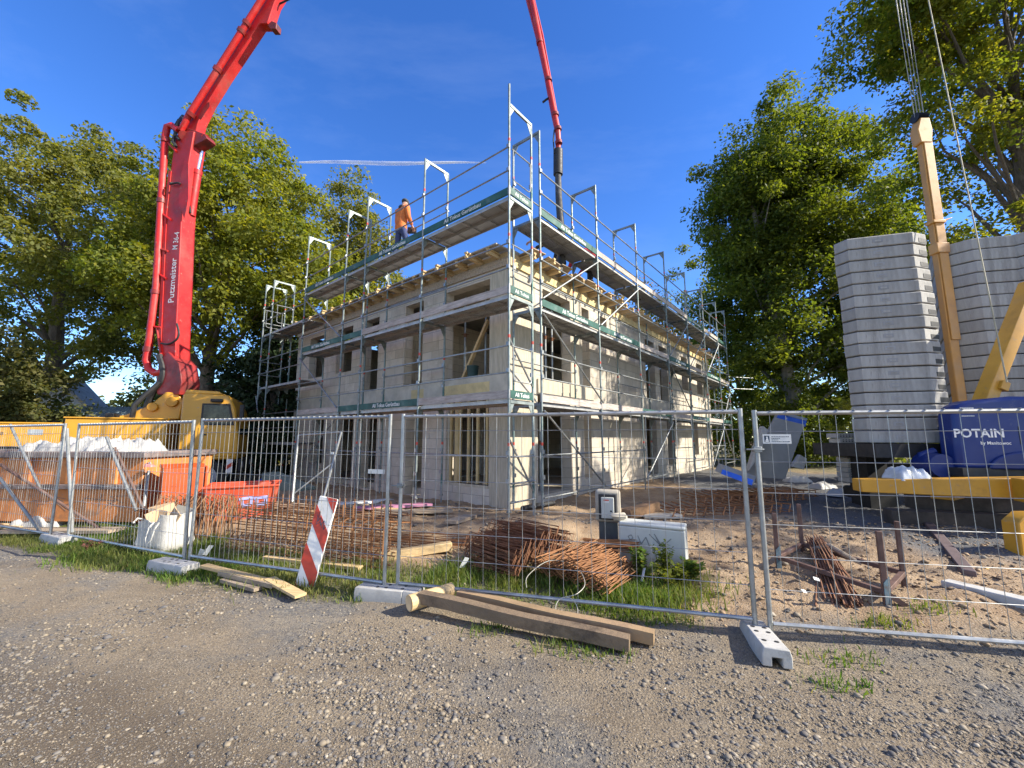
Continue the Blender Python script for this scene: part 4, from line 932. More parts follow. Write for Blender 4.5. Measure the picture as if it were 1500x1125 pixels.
# red and white barrier tape tied between the poles
p = [atY(100, 712, 8.3), atY(140, 708, 8.2), atY(180, 700, 8.1), atY(200, 686, 8.0), atY(221, 678, 7.95)]
mb = MB()
for i in range(24):
    t0, t1 = i / 24 * 4, (i + 1) / 24 * 4
    q = [p[min(3, int(t))].lerp(p[min(3, int(t)) + 1], t - min(3, int(t))) for t in (t0, t1)]
    mb.beam(q[0], q[1], 0.006, 0.05, mi=i % 2)
tag(mb.build('barrier_tape', (sign_red, sign_white)), 'red and white barrier tape stretched between poles by the skip', 'tape')
crumple('tape_knot', atY(220, 684, 7.9), 0.07, 0.06, 0.09, 5, M('tape_pale_red', (0.55, 0.22, 0.2), 0.5), 'bunched red tape at the top of a stake by the orange box', 'tape', 16, 12)
# concrete pipe and planks under the fence at the frame edge
mb = MB().lathe([(0.22, 0), (0.24, 0.02), (0.24, 1.1), (0.22, 1.12), (0.2, 1.12), (0.2, 0)], c=(-9.95, 7.9, gh(-9.95, 8) + 0.36), n=20, axis='y'); tag(mb.build('pipe', M('grey_pipe', (0.16, 0.16, 0.16), 0.6)), 'dark grey pipe end lying at the frame edge by the skip', 'pipe')
tag(MB().beam((-11.2, 7.75, gh(-10, 7.8) + 0.28), (-9.1, 8.0, gh(-9.1, 8) + 0.05), 0.2, 0.05).build('plank', timber_new), 'pale plank propped low on the ground at the frame edge', 'plank')
tag(MB().beam((-9.2, 7.75, gh(-9.1, 7.8) + 0.06), (-6.9, 7.5, gh(-6.9, 7.5) + 0.07), 0.32, 0.05).build('plank', timber), 'wide dusty plank lying on the ground in front of the skip', 'plank')
# orange tool box
bx = thing('tool_box', 'tall orange steel tool box with sloping lid beside the skip', 'tool box', (-6.2, 7.97, 0.22), R(46)); bx.scale = (1.4, 0.55, 0.92)
MB().prism([(-0.22, 0, 0), (0.22, 0, 0), (0.22, 0, 1.06), (-0.22, 0, 1.06)], (0, 0.8, 0)).build('body', orange_bx, bx, local=True, bev=0.012)
MB().prism([(-0.235, -0.015, 1.062), (-0.235, 0.82, 1.062), (-0.235, 0.82, 1.13), (-0.235, 0.35, 1.13)], (0.47, 0, 0)).build('lid', orange_bx, bx, local=True, bev=0.012)
MB().box(-0.06, 0.06, -0.012, -0.002, 0.42, 0.44).box(-0.06, -0.045, -0.012, -0.002, 0.44, 0.5).box(0.045, 0.06, -0.012, -0.002, 0.44, 0.5).build('handle', M('box_trim', (0.3, 0.07, 0.02), 0.5), bx, local=True)
MB().box(-0.215, 0.215, -0.006, -0.001, 0.70, 0.706).build('seam', M('box_seam', (0.35, 0.07, 0.015), 0.5), bx, local=True)
MB().prism([(0.24, 0.05, 0.0), (0.27, 0.05, 0.0), (0.27, 0.05, 1.08), (0.24, 0.05, 1.08)], (0, 0.5, 0)).build('side_panel', orange_bx, bx, local=True, bev=0.01)
# orange-red mortar tub
tb = thing('mortar_tub', 'low orange red mortar tub with blue paint marks', 'tub', (-5.28, 8.35, 0.24), R(27))
def tub(w0, d0, w1, d1, h, th):
    mb = MB(); b = [(-w0, -d0, 0), (w0, -d0, 0), (w0, d0, 0), (-w0, d0, 0)]; t = [(-w1, -d1, h), (w1, -d1, h), (w1, d1, h), (-w1, d1, h)]
    ti = [(x * (1 - th / abs(x)), y * (1 - th / abs(y)), z) for x, y, z in t]; bi = [(x * (1 - th / abs(x)), y * (1 - th / abs(y)), 0.03) for x, y, z in b]
    mb.add(b + t + ti + bi, [(0, 3, 2, 1)] + [(i, (i + 1) % 4, 4 + (i + 1) % 4, 4 + i) for i in range(4)] + [(4 + i, 4 + (i + 1) % 4, 8 + (i + 1) % 4, 8 + i) for i in range(4)] + [(8 + i, 8 + (i + 1) % 4, 12 + (i + 1) % 4, 12 + i) for i in range(4)] + [(12, 13, 14, 15)])
    return mb
tub(0.52, 0.38, 0.60, 0.46, 0.60, 0.03).build('body', tub_red, tb, local=True, bev=0.008)
mb = MB(); rim = [(-0.61, -0.47, 0.61), (0.61, -0.47, 0.61), (0.61, 0.47, 0.61), (-0.61, 0.47, 0.61)]
mb.path(rim, 0.022, 6, closed=True); mb.build('rim', tub_red, tb, local=True)
[MB().beam((x, -0.385, 0.03), (x * 1.12, -0.465, 0.59), 0.04, 0.03, up=(0, -1, 0)).build('rib', tub_red, tb, local=True) for x in (-0.49, 0.49)]
mb = MB()
for dx in (0.0, 0.24):
    mark(mb, [(dx, -0.425, 0.5), (dx + 0.02, -0.41, 0.26), (dx + 0.16, -0.41, 0.26), (dx + 0.17, -0.425, 0.48)], 0.06, (0, -1, 0.1), 0.012); mark(mb, [(dx - 0.03, -0.425, 0.38), (dx + 0.2, -0.425, 0.4)], 0.05, (0, -1, 0.1), 0.014)
mb.build('paint_mark', graf_b, tb, local=True)
# coil of rusty bent bars hanging in a bundle beside the bag
mb = MB(); random.seed(4)
for i in range(95):
    x = random.uniform(-0.75, 0.55); d = random.uniform(-0.12, 0.12); h = random.uniform(0.42, 0.6); sp = random.uniform(-0.12, 0.2)
    c = Vector((-5.35 + x, 7.35 + d, gh(-5.3, 7.3)))
    mb.path([c + Vector((-0.10 + sp * .3, 0.35, 0.15)), c + Vector((-0.06, 0.22, h)), c + Vector((0.0, 0.02, h + 0.08)), c + Vector((0.05 + sp, -0.2, h * 0.72)), c + Vector((0.1 + sp * 1.4, -0.34, 0.02))], 0.006, 4)
tag(mb.build('rebar_bundle', M('rust_straw', (0.25, 0.125, 0.055), 0.85, 0, 0.35, 9, (0.13, 0.07, 0.035), 0.45, 6)), 'drooping bundle of thin rusty bars behind the white bag', 'rebar bundle')
# white woven bag with cardboard
bg_ = thing('rubble_bag', 'open white woven bag stuffed with cardboard in the grass', 'bag', (-5.34, 6.62, gh(-5.28, 6.6) - 0.02), R(-14)); bg_.scale = (0.72, 0.72, 0.8)
mb = MB(); n = 36; V = []
prof = [(0.0, 0.34), (0.05, 0.46), (0.18, 0.5), (0.34, 0.47), (0.5, 0.455), (0.58, 0.47)]
for z, r in prof:
    for k_ in range(n):
        a = 2 * math.pi * k_ / n; ca, sa = math.cos(a), math.sin(a); sq = 1 / max(abs(ca), abs(sa)) ** 0.72
        rr = r * sq * 0.92 * (1 + 0.05 * mnoise.noise(Vector((ca * 2.5, sa * 2.5, z * 5)))); zz = z + (0.09 * mnoise.noise(Vector((ca * 2, sa * 2, 8))) + (0.13 if ca > 0.45 else 0)) * (z > 0.45)
        V.append((rr * ca, rr * 0.8 * sa, zz))
F = [(i * n + k_, i * n + (k_ + 1) % n, (i + 1) * n + (k_ + 1) % n, (i + 1) * n + k_) for i in range(len(prof) - 1) for k_ in range(n)]
base_n = len(V); V += [(x * 0.94, y * 0.94, z - 0.0) for x, y, z in V[-n:]]; V += [(x * 0.85, y * 0.85, 0.3) for x, y, z in V[-n:]]
F += [(5 * n + k_, 5 * n + (k_ + 1) % n, base_n + (k_ + 1) % n, base_n + k_) for k_ in range(n)] + [(base_n + k_, base_n + (k_ + 1) % n, base_n + n + (k_ + 1) % n, base_n + n + k_) for k_ in range(n)] + [tuple(base_n + n + k_ for k_ in range(n))]
mb.add(V, F); mb.build('bag', white_cloth, bg_, local=True, ang=60)
for sx in (-0.44, 0.16):
    MB().path([(sx + 0.02, -0.40, 0.6), (sx + 0.0, -0.48, 0.5), (sx - 0.06, -0.47, 0.32), (sx - 0.02, -0.46, 0.22), (sx + 0.07, -0.46, 0.3), (sx + 0.13, -0.45, 0.5), (sx + 0.16, -0.40, 0.6)] if sx > 0 else [(sx, -0.1, 0.56), (sx - .05, -0.25, 0.62), (sx, -0.36, 0.55)], 0.017, 5).build('strap', white_cloth, bg_, local=True)
for i, (x, y, z, w, h, ry, rz_) in enumerate([(-0.2, -0.15, 0.42, 0.42, 0.36, 8, 5), (-0.28, 0.1, 0.42, 0.4, 0.42, -14, 30), (0.15, -0.12, 0.42, 0.28, 0.4, 30, -12), (0.05, 0.18, 0.42, 0.35, 0.38, 20, 50), (-0.05, 0.02, 0.50, 0.5, 0.32, -22, 70)]):
    o = MB().box(-w / 2, w / 2, -0.012, 0.012, 0, h).build('cardboard_sheet', cardboard if i != 3 else M('cardboard_dark', (0.2, 0.19, 0.17)), local=True); o.scale = (0.75, 0.75, 0.8)
    tag(o, ['upright cardboard sheet at the front of the white bag', 'cardboard sheet leaning left in the white bag', 'narrow cardboard piece leaning right in the white bag', 'grey sheet at the back of the white bag', 'cardboard flap lying across the white bag'][i], 'cardboard', 'cardboard in the white bag')
    o.location = wmat(bg_) @ Vector((x, y, z)); o.rotation_euler = (R(-10), R(ry), R(rz_ - 14))
# rebar basket cage
random.seed(3)
def cage(p0, p1, w, h, label):
    d = Vector((p1[0] - p0[0], p1[1] - p0[1], 0)); L = d.length; z = min(gh(*p0), gh(*p1))
    t = thing('rebar_cage', label, 'rebar cage', (p0[0], p0[1], z), math.atan2(d.y, d.x))
    bars = MB()
    for y in np.linspace(0, w, 5):
        for zz in np.linspace(0.04, h, 6): bars.path([(random.uniform(-.08, .05), y, zz), (L / 2, y + random.uniform(-.02, .02), zz + random.uniform(-.015, .015)), (L + random.uniform(-.05, .08), y, zz)], 0.0085, 5)
    bars.build('long_bars', rust2, t, local=True)
    for x in np.arange(0.06, L, 0.165):
        s = MB(); lean = random.uniform(-0.03, 0.05)
        s.path([(x + lean, -0.01, h + 0.16), (x + lean * .6, -0.015, h * 0.6), (x, -0.015, 0), (x, w + 0.015, 0), (x + lean * .6, w + 0.015, h * 0.6), (x + lean, w + 0.01, h + 0.14)], 0.009, 5)
        s.path([(x + 0.02, -0.01, h * 0.75), (x + 0.16, 0.1, h * 0.9 + 0.03), (x + 0.02, w, h * 0.8)], 0.009, 5)
        s.path([(x + 0.02, -0.012, h * 0.3), (x + 0.13, -0.03, h * 0.46)], 0.009, 5)
        s.build('stirrup', rust2, t, local=True)
    return t
cage((-4.3, 6.5), (-1.62, 5.45), 0.55, 0.62, 'long rusty rebar cage lying behind the striped board')
# red and white marker board
mk = thing('marker_board', 'red and white striped marker board leaning on the fence', 'marker board', (-2.42, 5.06, 0.03), R(-17))
Wm, Hm = 0.25, 1.03
def clip_stripe(lo, hi, sl):
    # polygon of the band lo < z + sl*x < hi inside the board
    poly = [(-Wm / 2, 0), (Wm / 2, 0), (Wm / 2, Hm), (-Wm / 2, Hm)]
    for s, b in ((1, lo), (-1, hi)):
        out = []
        for (x0, z0), (x1, z1) in zip(poly, poly[1:] + poly[:1]):
            f0, f1 = s * (z0 + sl * x0 - b), s * (z1 + sl * x1 - b)
            if f0 >= 0: out.append((x0, z0))
            if f0 * f1 < 0: q = f0 / (f0 - f1); out.append((x0 + (x1 - x0) * q, z0 + (z1 - z0) * q))
        poly = out
        if len(poly) < 3: return None
    return poly
bd = MB().box(-Wm / 2, Wm / 2, 0, 0.03, 0, Hm).build('board', sign_white, mk, local=True, bev=0.012)
mb = MB()
for k_ in range(-1, 4):
    pl = clip_stripe(0.12 + k_ * 0.44, 0.34 + k_ * 0.44, 1.15)
    if pl: mb.prism([(x, -0.002, z) for x, z in pl], (0, 0.0015, 0))
mb.build('stripe', sign_red, mk, local=True)
mb = MB(); mark(mb, [(-0.08, 0, 0.82), (-0.05, 0, 0.74), (-0.03, 0, 0.79), (0.0, 0, 0.7), (0.03, 0, 0.76), (0.05, 0, 0.66), (0.07, 0, 0.7)], 0.006, (0, -1, 0), 0.004); mark(mb, [(-0.05, 0, 0.86), (-0.06, 0, 0.7), (-0.01, 0, 0.74), (0.02, 0, 0.68)], 0.005, (0, -1, 0), 0.0045)
mb.build('scribble', ink, mk, local=True)
mk.rotation_euler = (R(-8), R(9), R(-12))
# timber offcuts in the grass
tw = [((-3.95, 5.55), (-2.78, 5.05), 0.10, 0.035, 0.10, timber_new, 'pale batten on top of the small timber pile in the grass'), ((-3.6, 5.4), (-2.7, 5.0), 0.12, 0.05, 0.06, timber, 'grey board in the middle of the small timber pile'), ((-3.5, 5.3), (-2.9, 5.0), 0.12, 0.04, 0.02, timber, 'weathered board at the bottom of the small timber pile'), ((-2.86, 5.12), (-2.28, 4.72), 0.13, 0.03, 0.08, timber_new, 'fresh board slanting to the gravel from the timber pile'), ((-3.4, 5.95), (-1.9, 5.45), 0.1, 0.04, 0.03, timber_new, 'pale batten lying in the grass under the rebar cage')]
for (a, b, w, h, z, m_, lab) in tw:
    tag(MB().beam((a[0], a[1], gh(*a) + z + h / 2), (b[0], b[1], gh(*b) + z * 0.6 + h / 2), w, h).build('timber_board', m_, bev=0.003), lab, 'board', 'timber offcuts by the fence')
# logs at the fence
lg = thing('round_log', 'short debarked log end lying under the long timber', 'log', (-1.0, 4.36, 0.06), 0)
MB().path([(-0.02, -0.02, 0.07), (0.12, 0.1, 0.075), (0.36, 0.3, 0.09)], [0.078, 0.076, 0.07], 16).build('log', timber_new, lg, local=True)
MB().lathe([(0.066, 0), (0.066, 0.002)], n=16).build('cut_face', M('cut_wood', (0.60, 0.43, 0.24), 0.8), lg, local=True)
KIDS[lg.name][-1].location = (-0.022, -0.022, 0.07); KIDS[lg.name][-1].rotation_euler = (R(90), 0, R(-50))
def rough_beam(a, b, w, h, name, mat, label):
    a, b = Vector(a), Vector(b); N = 30; mb = MB(); d = (b - a).normalized(); x = d.cross(Vector((0, 0, 1))).normalized(); up = x.cross(d); n = 16
    for i in range(N):
        p_ = a.lerp(b, i / (N - 1)) + up * 0.006 * math.sin(i * 0.31)
        for k_ in range(n):
            an = 2 * math.pi * k_ / n; ca, sa = math.cos(an), math.sin(an); s_ = 1 / max(abs(ca), abs(sa)) ** 0.9
            r_ = s_ * (1 + 0.035 * mnoise.noise(Vector((i * 0.35, ca * 1.5, sa * 1.5 + len(label)))))
            mb.v.append(tuple(p_ + x * ca * r_ * w / 2 + up * sa * r_ * h / 2))
    for i in range(N - 1):
        for k_ in range(n): mb.f.append((i * n + k_, i * n + (k_ + 1) % n, (i + 1) * n + (k_ + 1) % n, (i + 1) * n + k_)); mb.m.append(0)
    mb.f.append(tuple(range(n))[::-1]); mb.m.append(0); mb.f.append(tuple((N - 1) * n + k_ for k_ in range(n))); mb.m.append(0)
    return tag(mb.build(name, mat), label, 'timber')
tim_l = M('timber_long', (0.19, 0.135, 0.085), 0.85, 0, 0.25, 2.2, (0.085, 0.06, 0.04), 0.5, 2.2, 0.9, 22, 0.015)
rough_beam((-0.92, 4.40, 0.17), (0.97, 3.66, 0.07), 0.11, 0.105, 'long_timber', tim_l, 'long weathered dark timber lying nearest the gravel under the fence')
rough_beam((-0.55, 4.50, 0.15), (1.20, 3.74, 0.08), 0.1, 0.1, 'long_timber', M('timber_long_pale', (0.29, 0.195, 0.105), 0.85, 0, 0.25, 2.2, (0.24, 0.16, 0.10), 0.4, 2.2, 0.6, 22, 0.01), 'paler long timber lying behind the dark one')
# white cable looped over the rail
c = on_panel(pB, 836, 885); cw = wmat(pB) @ Vector((c.x, -0.02, 0.13))
pts = []
for a in np.linspace(0, 2 * math.pi, 20): pts.append(cw + Vector((0.105 * math.sin(a) - 0.05, -0.03 - 0.07 * (1 - math.cos(a)), -0.09 * (1 - math.cos(a)) + 0.02)))
pts += [cw + Vector((0.08, 0.04, 0.03)), cw + Vector((0.18, 0.2, 0.08)), cw + Vector((0.12, 0.5, 0.16)), cw + Vector((-0.15, 0.6, 0.18)), cw + Vector((-0.4, 0.35, 0.1)), cw + Vector((-0.42, 0.22, 0.02))]
tag(MB().path(smooth_pts(pts), 0.0038, 6).build('cable', M('white_cable', (0.42, 0.40, 0.33), 0.5)), 'white cable looped over the bottom rail above the long timbers', 'cable')

# ---------------------------------------------------------------- bundles of bent rebar in the middle
def stirrup_heap(center, n, ang, spread, L, z0, zt, label, seed, lean=0.5, mat=rust):
    rr = random.Random(seed); mb = MB(); cx, cy = center; ca, sa = math.cos(ang), math.sin(ang)
    for i in range(n):
        f = i / (n - 1); off = (f - 0.5) * spread; a = ang + rr.gauss(0, 0.07); hl = L / 2 * rr.uniform(0.9, 1.05)
        ax = Vector((math.cos(a), math.sin(a), 0)); px_ = Vector((-sa, ca, 0)) * off; zc = z0 + (zt - z0) * rr.random() ** 0.8 * (1 - abs(f - 0.5) * 0.9); tl = rr.gauss(lean, 0.08)
        q = Vector((cx, cy, 0)) + px_; base = gh(q.x, q.y) + zc
        w = 0.10; side = Vector((-math.sin(a), math.cos(a), 0)) * math.cos(tl) * w + Vector((0, 0, math.sin(tl) * w * 1.4))
        A = q - ax * hl; Bq = q + ax * hl; s = rr.gauss(0, 0.02)
        A = Vector((A.x, A.y, base + s)); Bq = Vector((Bq.x, Bq.y, base - s + rr.gauss(0, .015)))
        mb.path([A, Bq, Bq + side, A + side], 0.0055, 5, closed=True)
    return tag(mb.build('rebar_bundle', mat), label, 'rebar bundle', None)
stirrup_heap((0.05, 5.58), 110, R(-46), 1.0, 0.95, 0.10, 0.40, 'dark rusty heap of bent bars, upper bundle nearest the meter post', 5, 0.9)
stirrup_heap((0.92, 5.05), 95, R(50), 0.85, 0.85, 0.05, 0.30, 'orange rusty bundle of bent bars fanned out beside the tall weeds', 8, 0.35, rust2)
stirrup_heap((-0.18, 5.28), 26, R(-28), 0.22, 0.62, 0.05, 0.14, 'small low bundle of rusty bars with a white tag in the grass', 9, 0.3)
stirrup_heap((1.25, 5.45), 16, R(-12), 0.2, 0.7, 0.22, 0.3, 'thin layer of rusty bars lying across the top at the meter post', 10, 0.2, rust2)
for i, (x, y, z, rz, lab) in enumerate([(-0.56, 5.3, 0.2, 30, 'white paper tag on the left end of the low rusty bundle'), (1.5, 4.93, 0.16, 100, 'white paper tag hanging from the fanned rusty bundle'), (-4.35, 6.05, 0.13, 20, 'white paper tag beside the rusty cage and fence post'), (-4.2, 6.0, 0.2, 60, 'upper white paper tag beside the rusty cage and fence post')]):
    o = MB().box(-0.03, 0.03, -0.001, 0.001, -0.13, 0.02).build('paper_tag', white_pt, local=True); o.location = (x, y, gh(x, y) + z); o.rotation_euler = (R(25), R(20), R(rz)); tag(o, lab, 'tag', 'paper tags on the rebar')
# long straight bars across the ground from the cage to the heap
mb = MB()
for i in range(14):
    y = 5.85 + random.uniform(0, 0.5); mb.path([(-2.3 + random.uniform(-.4, .4), y + 0.55, gh(-2.3, y + .5) + random.uniform(.05, .16)), (-0.9, y + 0.2, gh(-.9, y + .2) + random.uniform(.05, .12)), (0.35 + random.uniform(-.4, .4), y - 0.1, gh(.3, y) + random.uniform(.05, .12))], 0.006, 5)
tag(mb.build('rebar_bundle', rust2), 'loose long rusty bars lying on the sand behind the heap', 'rebar bundle')
tag(MB().beam((-1.75, 5.75, gh(-1.75, 5.75) + 0.07), (-0.85, 6.05, gh(-.85, 6.05) + 0.1), 0.13, 0.11).build('timber_block', timber_new, bev=0.008), 'pale squared timber lying on the sand between cage and heap', 'timber')

# ---------------------------------------------------------------- cable cabinet and meter post
cb = thing('cable_cabinet', 'low grey white cable cabinet with scrawled graffiti', 'cabinet', (1.74, 5.38, gh(1.74, 5.4) - 0.06), R(-27))
MB().box(-0.40, 0.40, 0, 0.3, 0, 0.56).build('body', cab_grey, cb, local=True, bev=0.012)
MB().box(-0.402, 0.402, -0.003, 0.303, 0.5615, 0.61).build('lid', cab_grey, cb, local=True, bev=0.02)
mb = MB(); N_ = (0, -1, 0)
for pts in ([(-0.28, 0, 0.44), (-0.24, 0, 0.46), (-0.22, 0, 0.42), (-0.26, 0, 0.40), (-0.28, 0, 0.44)], [(-0.16, 0, 0.46), (-0.12, 0, 0.36), (-0.06, 0, 0.45), (-0.02, 0, 0.34)], [(-0.02, 0, 0.49), (0.1, 0, 0.38), (0.06, 0, 0.46)], [(0.04, 0, 0.5), (0.13, 0, 0.36), (0.02, 0, 0.3), (0.18, 0, 0.44)], [(0.13, 0, 0.36), (0.24, 0, 0.46)], [(0.16, 0, 0.33), (0.2, 0, 0.24), (0.1, 0, 0.2)]): mark(mb, pts, 0.012, N_, 0.002)
mb.build('graffiti', graf, cb, local=True)
tag(MB().blob((1.42, 5.66, gh(1.42, 5.66) + 0.575), 0.11, 0.05, 0.045, 3, 0.5).build('rag', M('rag', (0.42, 0.38, 0.30), 0.9)), 'dirty rag lying on top of the grey white cabinet', 'rag')
mp_ = thing('meter_post', 'dark post carrying a small grey meter box', 'meter post', (1.33, 5.9, gh(1.33, 5.9) - 0.05), R(-16))
MB().box(-0.13, 0.13, 0, 0.1, 0.0, 0.52).build('post', M('post_dark', (0.075, 0.08, 0.08), 0.6), mp_, local=True, bev=0.008)
MB().box(-0.17, 0.17, -0.05, 0.12, 0.5, 0.93).build('housing', M('housing_beige', (0.38, 0.34, 0.27), 0.7), mp_, local=True, bev=0.04)
MB().box(-0.12, 0.12, -0.075, -0.05, 0.54, 0.88).build('recess', dk_gap, mp_, local=True, bev=0.01)
d_ = MB().box(-0.085, 0.085, -0.10, -0.075, 0.56, 0.84).build('door', cab_grey, mp_, local=True, bev=0.008)
MB().box(-0.05, 0.02, -0.102, -0.1003, 0.77, 0.81).build('label_plate', sign_white, d_, local=True); MB().box(-0.05, 0.02, -0.1035, -0.1022, 0.795, 0.81).build('red_strip', sign_red, d_, local=True)
MB().lathe([(0.012, -0.106), (0.012, -0.1)], c=(0.045, 0, 0.66), n=10, axis='y').build('lock', dk_gap, d_, local=True)

# leafy weed by the cabinet
def leafy(name, label, cx, cy, n, rad, h, mat, seed, leaf=0.05, cat='weed'):
    rr = np.random.default_rng(seed); V = []; F = []
    t = thing(name, label, cat, (cx, cy, gh(cx, cy)))
    st = MB()
    for s in range(max(3, n // 40)):
        a = rr.random() * 6.28; r_ = rad * rr.random(); hh = h * rr.uniform(0.5, 1.0); tip = Vector((r_ * math.cos(a), r_ * math.sin(a), hh))
        st.path([(tip.x * 0.3, tip.y * 0.3, -0.02), (tip.x * 0.7, tip.y * 0.7, hh * 0.6), tip], [0.005, 0.004, 0.002], 4)
        for q in range(40):
            f = rr.uniform(0.15, 1.05); c_ = Vector((tip.x * (0.3 + 0.7 * f), tip.y * (0.3 + 0.7 * f), hh * f)); b = rr.random() * 6.28; l = leaf * rr.uniform(0.5, 1.2); e_ = rr.uniform(-0.3, 0.8)
            d = Vector((math.cos(b) * math.cos(e_), math.sin(b) * math.cos(e_), math.sin(e_))); s_ = Vector((-math.sin(b), math.cos(b), rr.uniform(-.4, .4))) * l * 0.28
            k_ = len(V); V += [tuple(c_), tuple(c_ + d * l * 0.5 + s_), tuple(c_ + d * l), tuple(c_ + d * l * 0.5 - s_)]; F.append((k_, k_ + 1, k_ + 2, k_ + 3))
    st.build('stems', M('stem_green', (0.09, 0.10, 0.03), 0.8), t, local=True)
    np_mesh('foliage', np.array(V), np.array(F), mat, t); return t
leafy('weed_plant', 'dark leafy weed growing in front of the graffiti cabinet', 1.78, 5.06, 420, 0.16, 0.42, leaf_beech, 3, 0.06)
leafy('weed_plant', 'bushy green weed between the fanned rusty bundle and the cabinet', 1.5, 5.05, 600, 0.24, 0.36, grass_m, 6, 0.07)
leafy('weed_plant', 'low spreading weed under the graffiti cabinet front', 1.85, 4.88, 500, 0.26, 0.24, leaf_green, 7, 0.07)
leafy('weed_plant', 'broad leaved plant at the right end of the graffiti cabinet', 2.06, 4.95, 200, 0.17, 0.2, grass_m, 4, 0.10)
leafy('weed_plant', 'reddish dry weed in the grass before the skip', -6.6, 6.75, 200, 0.22, 0.14, M('dry_red', (0.20, 0.07, 0.05), 0.9), 5, 0.05)

# ---------------------------------------------------------------- concrete pump truck
TA = math.atan2(0.43, 0.9); tk_loc = Vector((-8.28, 12.6, 0.12))
tk = thing('pump_truck', 'yellow truck mounted concrete pump with a raised red boom over the house', 'truck', tk_loc, TA)
# local x: forwards is 0, body runs to negative x; y 0 is the near side
def T(x, y, z): return Vector((x, y, z))
cabp = [(-1.46, 1.0), (0.0, 1.0), (0.02, 1.45), (-0.02, 1.85), (-0.12, 2.5), (-0.26, 2.82), (-0.36, 2.93), (-1.40, 2.96), (-1.46, 2.88)]
MB().prism([(x, 0, z) for x, z in cabp], (0, 2.35, 0)).build('cab', yellow_tr, tk, local=True, bev=0.05)
MB().prism([(-1.44, 0.1, 2.95), (-0.5, 0.1, 2.95), (-0.62, 0.1, 3.04), (-1.40, 0.1, 3.06)], (0, 2.1, 0)).build('roof_fairing', yellow_tr, tk, local=True, bev=0.02)
glass_dk = M('cab_glass', (0.012, 0.016, 0.016), 0.15, 0, 0.1, 3, bump=0)
dr = MB().box(-1.0, -0.12, -0.02, 0.0, 1.1, 1.95).build('door', yellow_tr, tk, local=True, bev=0.012)
MB().box(-0.95, -0.80, -0.045, -0.021, 1.72, 1.76).build('handle', black_rb, dr, local=True, bev=0.006)
wf = MB().prism([(-0.97, -0.014, 2.02), (-0.13, -0.014, 2.02), (-0.28, -0.014, 2.66), (-0.97, -0.014, 2.66)], (0, 0.012, 0)).build('side_window', black_rb, tk, local=True, bev=0.004)
MB().prism([(-0.92, -0.0175, 2.07), (-0.2, -0.0175, 2.07), (-0.32, -0.0175, 2.61), (-0.92, -0.0175, 2.61)], (0, 0.003, 0)).build('pane', glass_dk, wf, local=True)
MB().prism([(0.0, 0.15, 1.75), (0.006, 2.2, 1.75), (-0.245, 2.2, 2.72), (-0.25, 0.15, 2.72)], (0.012, 0, 0.004)).build('windscreen', glass_dk, tk, local=True)
MB().box(0.03, 0.12, 0.05, 2.3, 0.62, 1.02).build('bumper', black_rb, tk, local=True, bev=0.03)
MB().box(0.10, 0.13, 0.12, 0.42, 0.75, 0.92).build('headlight', M('lamp_glass', (0.6, 0.6, 0.6), 0.2), tk, local=True, bev=0.01)
MB().box(0.10, 0.13, 1.93, 2.23, 0.75, 0.92).build('headlight', bpy.data.materials['lamp_glass'], tk, local=True, bev=0.01)
MB().tube((-0.1, 0.0, 2.75), (0.1, -0.22, 2.72), 0.014, 6).box(0.02, 0.12, -0.34, -0.14, 2.15, 2.62).build('mirror', black_rb, tk, local=True, bev=0.02)
MB().box(-0.75, -0.45, -0.18, -0.015, 2.70, 2.79).build('sun_visor', black_rb, tk, local=True, bev=0.02)
def wheel(x, y, r=0.5):
    w = MB().lathe([(r - 0.08, 0), (r - 0.02, 0.02), (r, 0.07), (r, 0.25), (r - 0.02, 0.3), (r - 0.08, 0.32)], c=(x, y, r + 0.02), n=28, axis='y').build('wheel', tyre_m, tk, local=True)
    MB().lathe([(0.3, -0.015), (0.29, 0.0), (0.2, 0.05), (0.12, 0.05), (0.1, -0.03)][::1], c=(x, y, r + 0.02), n=20, axis='y').build('rim', grey_plate, w, local=True)
for x in (-0.75, -2.2, -5.6, -6.95):
    wheel(x, -0.01); wheel(x, 2.05)
MB().box(-9.4, -1.5, 0.6, 1.75, 0.75, 1.05).build('chassis', black_rb, tk, local=True)
MB().box(-1.3, -0.15, -0.03, 0.35, 1.02, 1.09).box(-1.34, -1.28, -0.03, 0.35, 0.6, 1.02).build('mudguard', yellow_tr, tk, local=True, bev=0.02)
mb_ = MB().box(-0.24, -0.08, -0.05, -0.035, 0.62, 1.02).build('warning_plate', sign_white, tk, local=True)
MB().prism([(-0.24, -0.052, 0.7), (-0.08, -0.052, 0.82), (-0.08, -0.052, 0.94), (-0.24, -0.052, 0.82)], (0, 0.0015, 0)).build('red_stripe', sign_red, mb_, local=True)
MB().box(-3.9, -1.75, 0.0, 2.3, 1.28, 2.16).build('pump_housing', yellow_tr, tk, local=True, bev=0.03)
MB().box(-3.92, -1.74, -0.03, 2.33, 2.162, 2.2).build('deck_plate', yellow_tr, tk, local=True, bev=0.008)
MB().box(-2.87, -2.855, -0.004, -0.001, 1.3, 2.1).box(-3.6, -2.2, -0.004, -0.001, 1.62, 1.63).build('panel_seam', M('seam_dark', (0.2, 0.11, 0.02), 0.6), tk, local=True)
MB().box(-2.0, -1.55, 0.02, 0.5, 0.95, 1.27).build('battery_box', black_rb, tk, local=True, bev=0.01)
hp = MB().box(-9.2, -3.95, 0.0, 0.55, 1.42, 2.0).build('outrigger_beam', yellow_tr, tk, local=True, bev=0.02)
MB().box(-9.2, -3.95, -0.02, 0.57, 2.002, 2.04).build('beam_cap', yellow_tr, hp, local=True, bev=0.006)
MB().box(-9.2, -4.0, 0.1, 1.9, 1.06, 1.42).build('subframe', black_rb, tk, local=True)
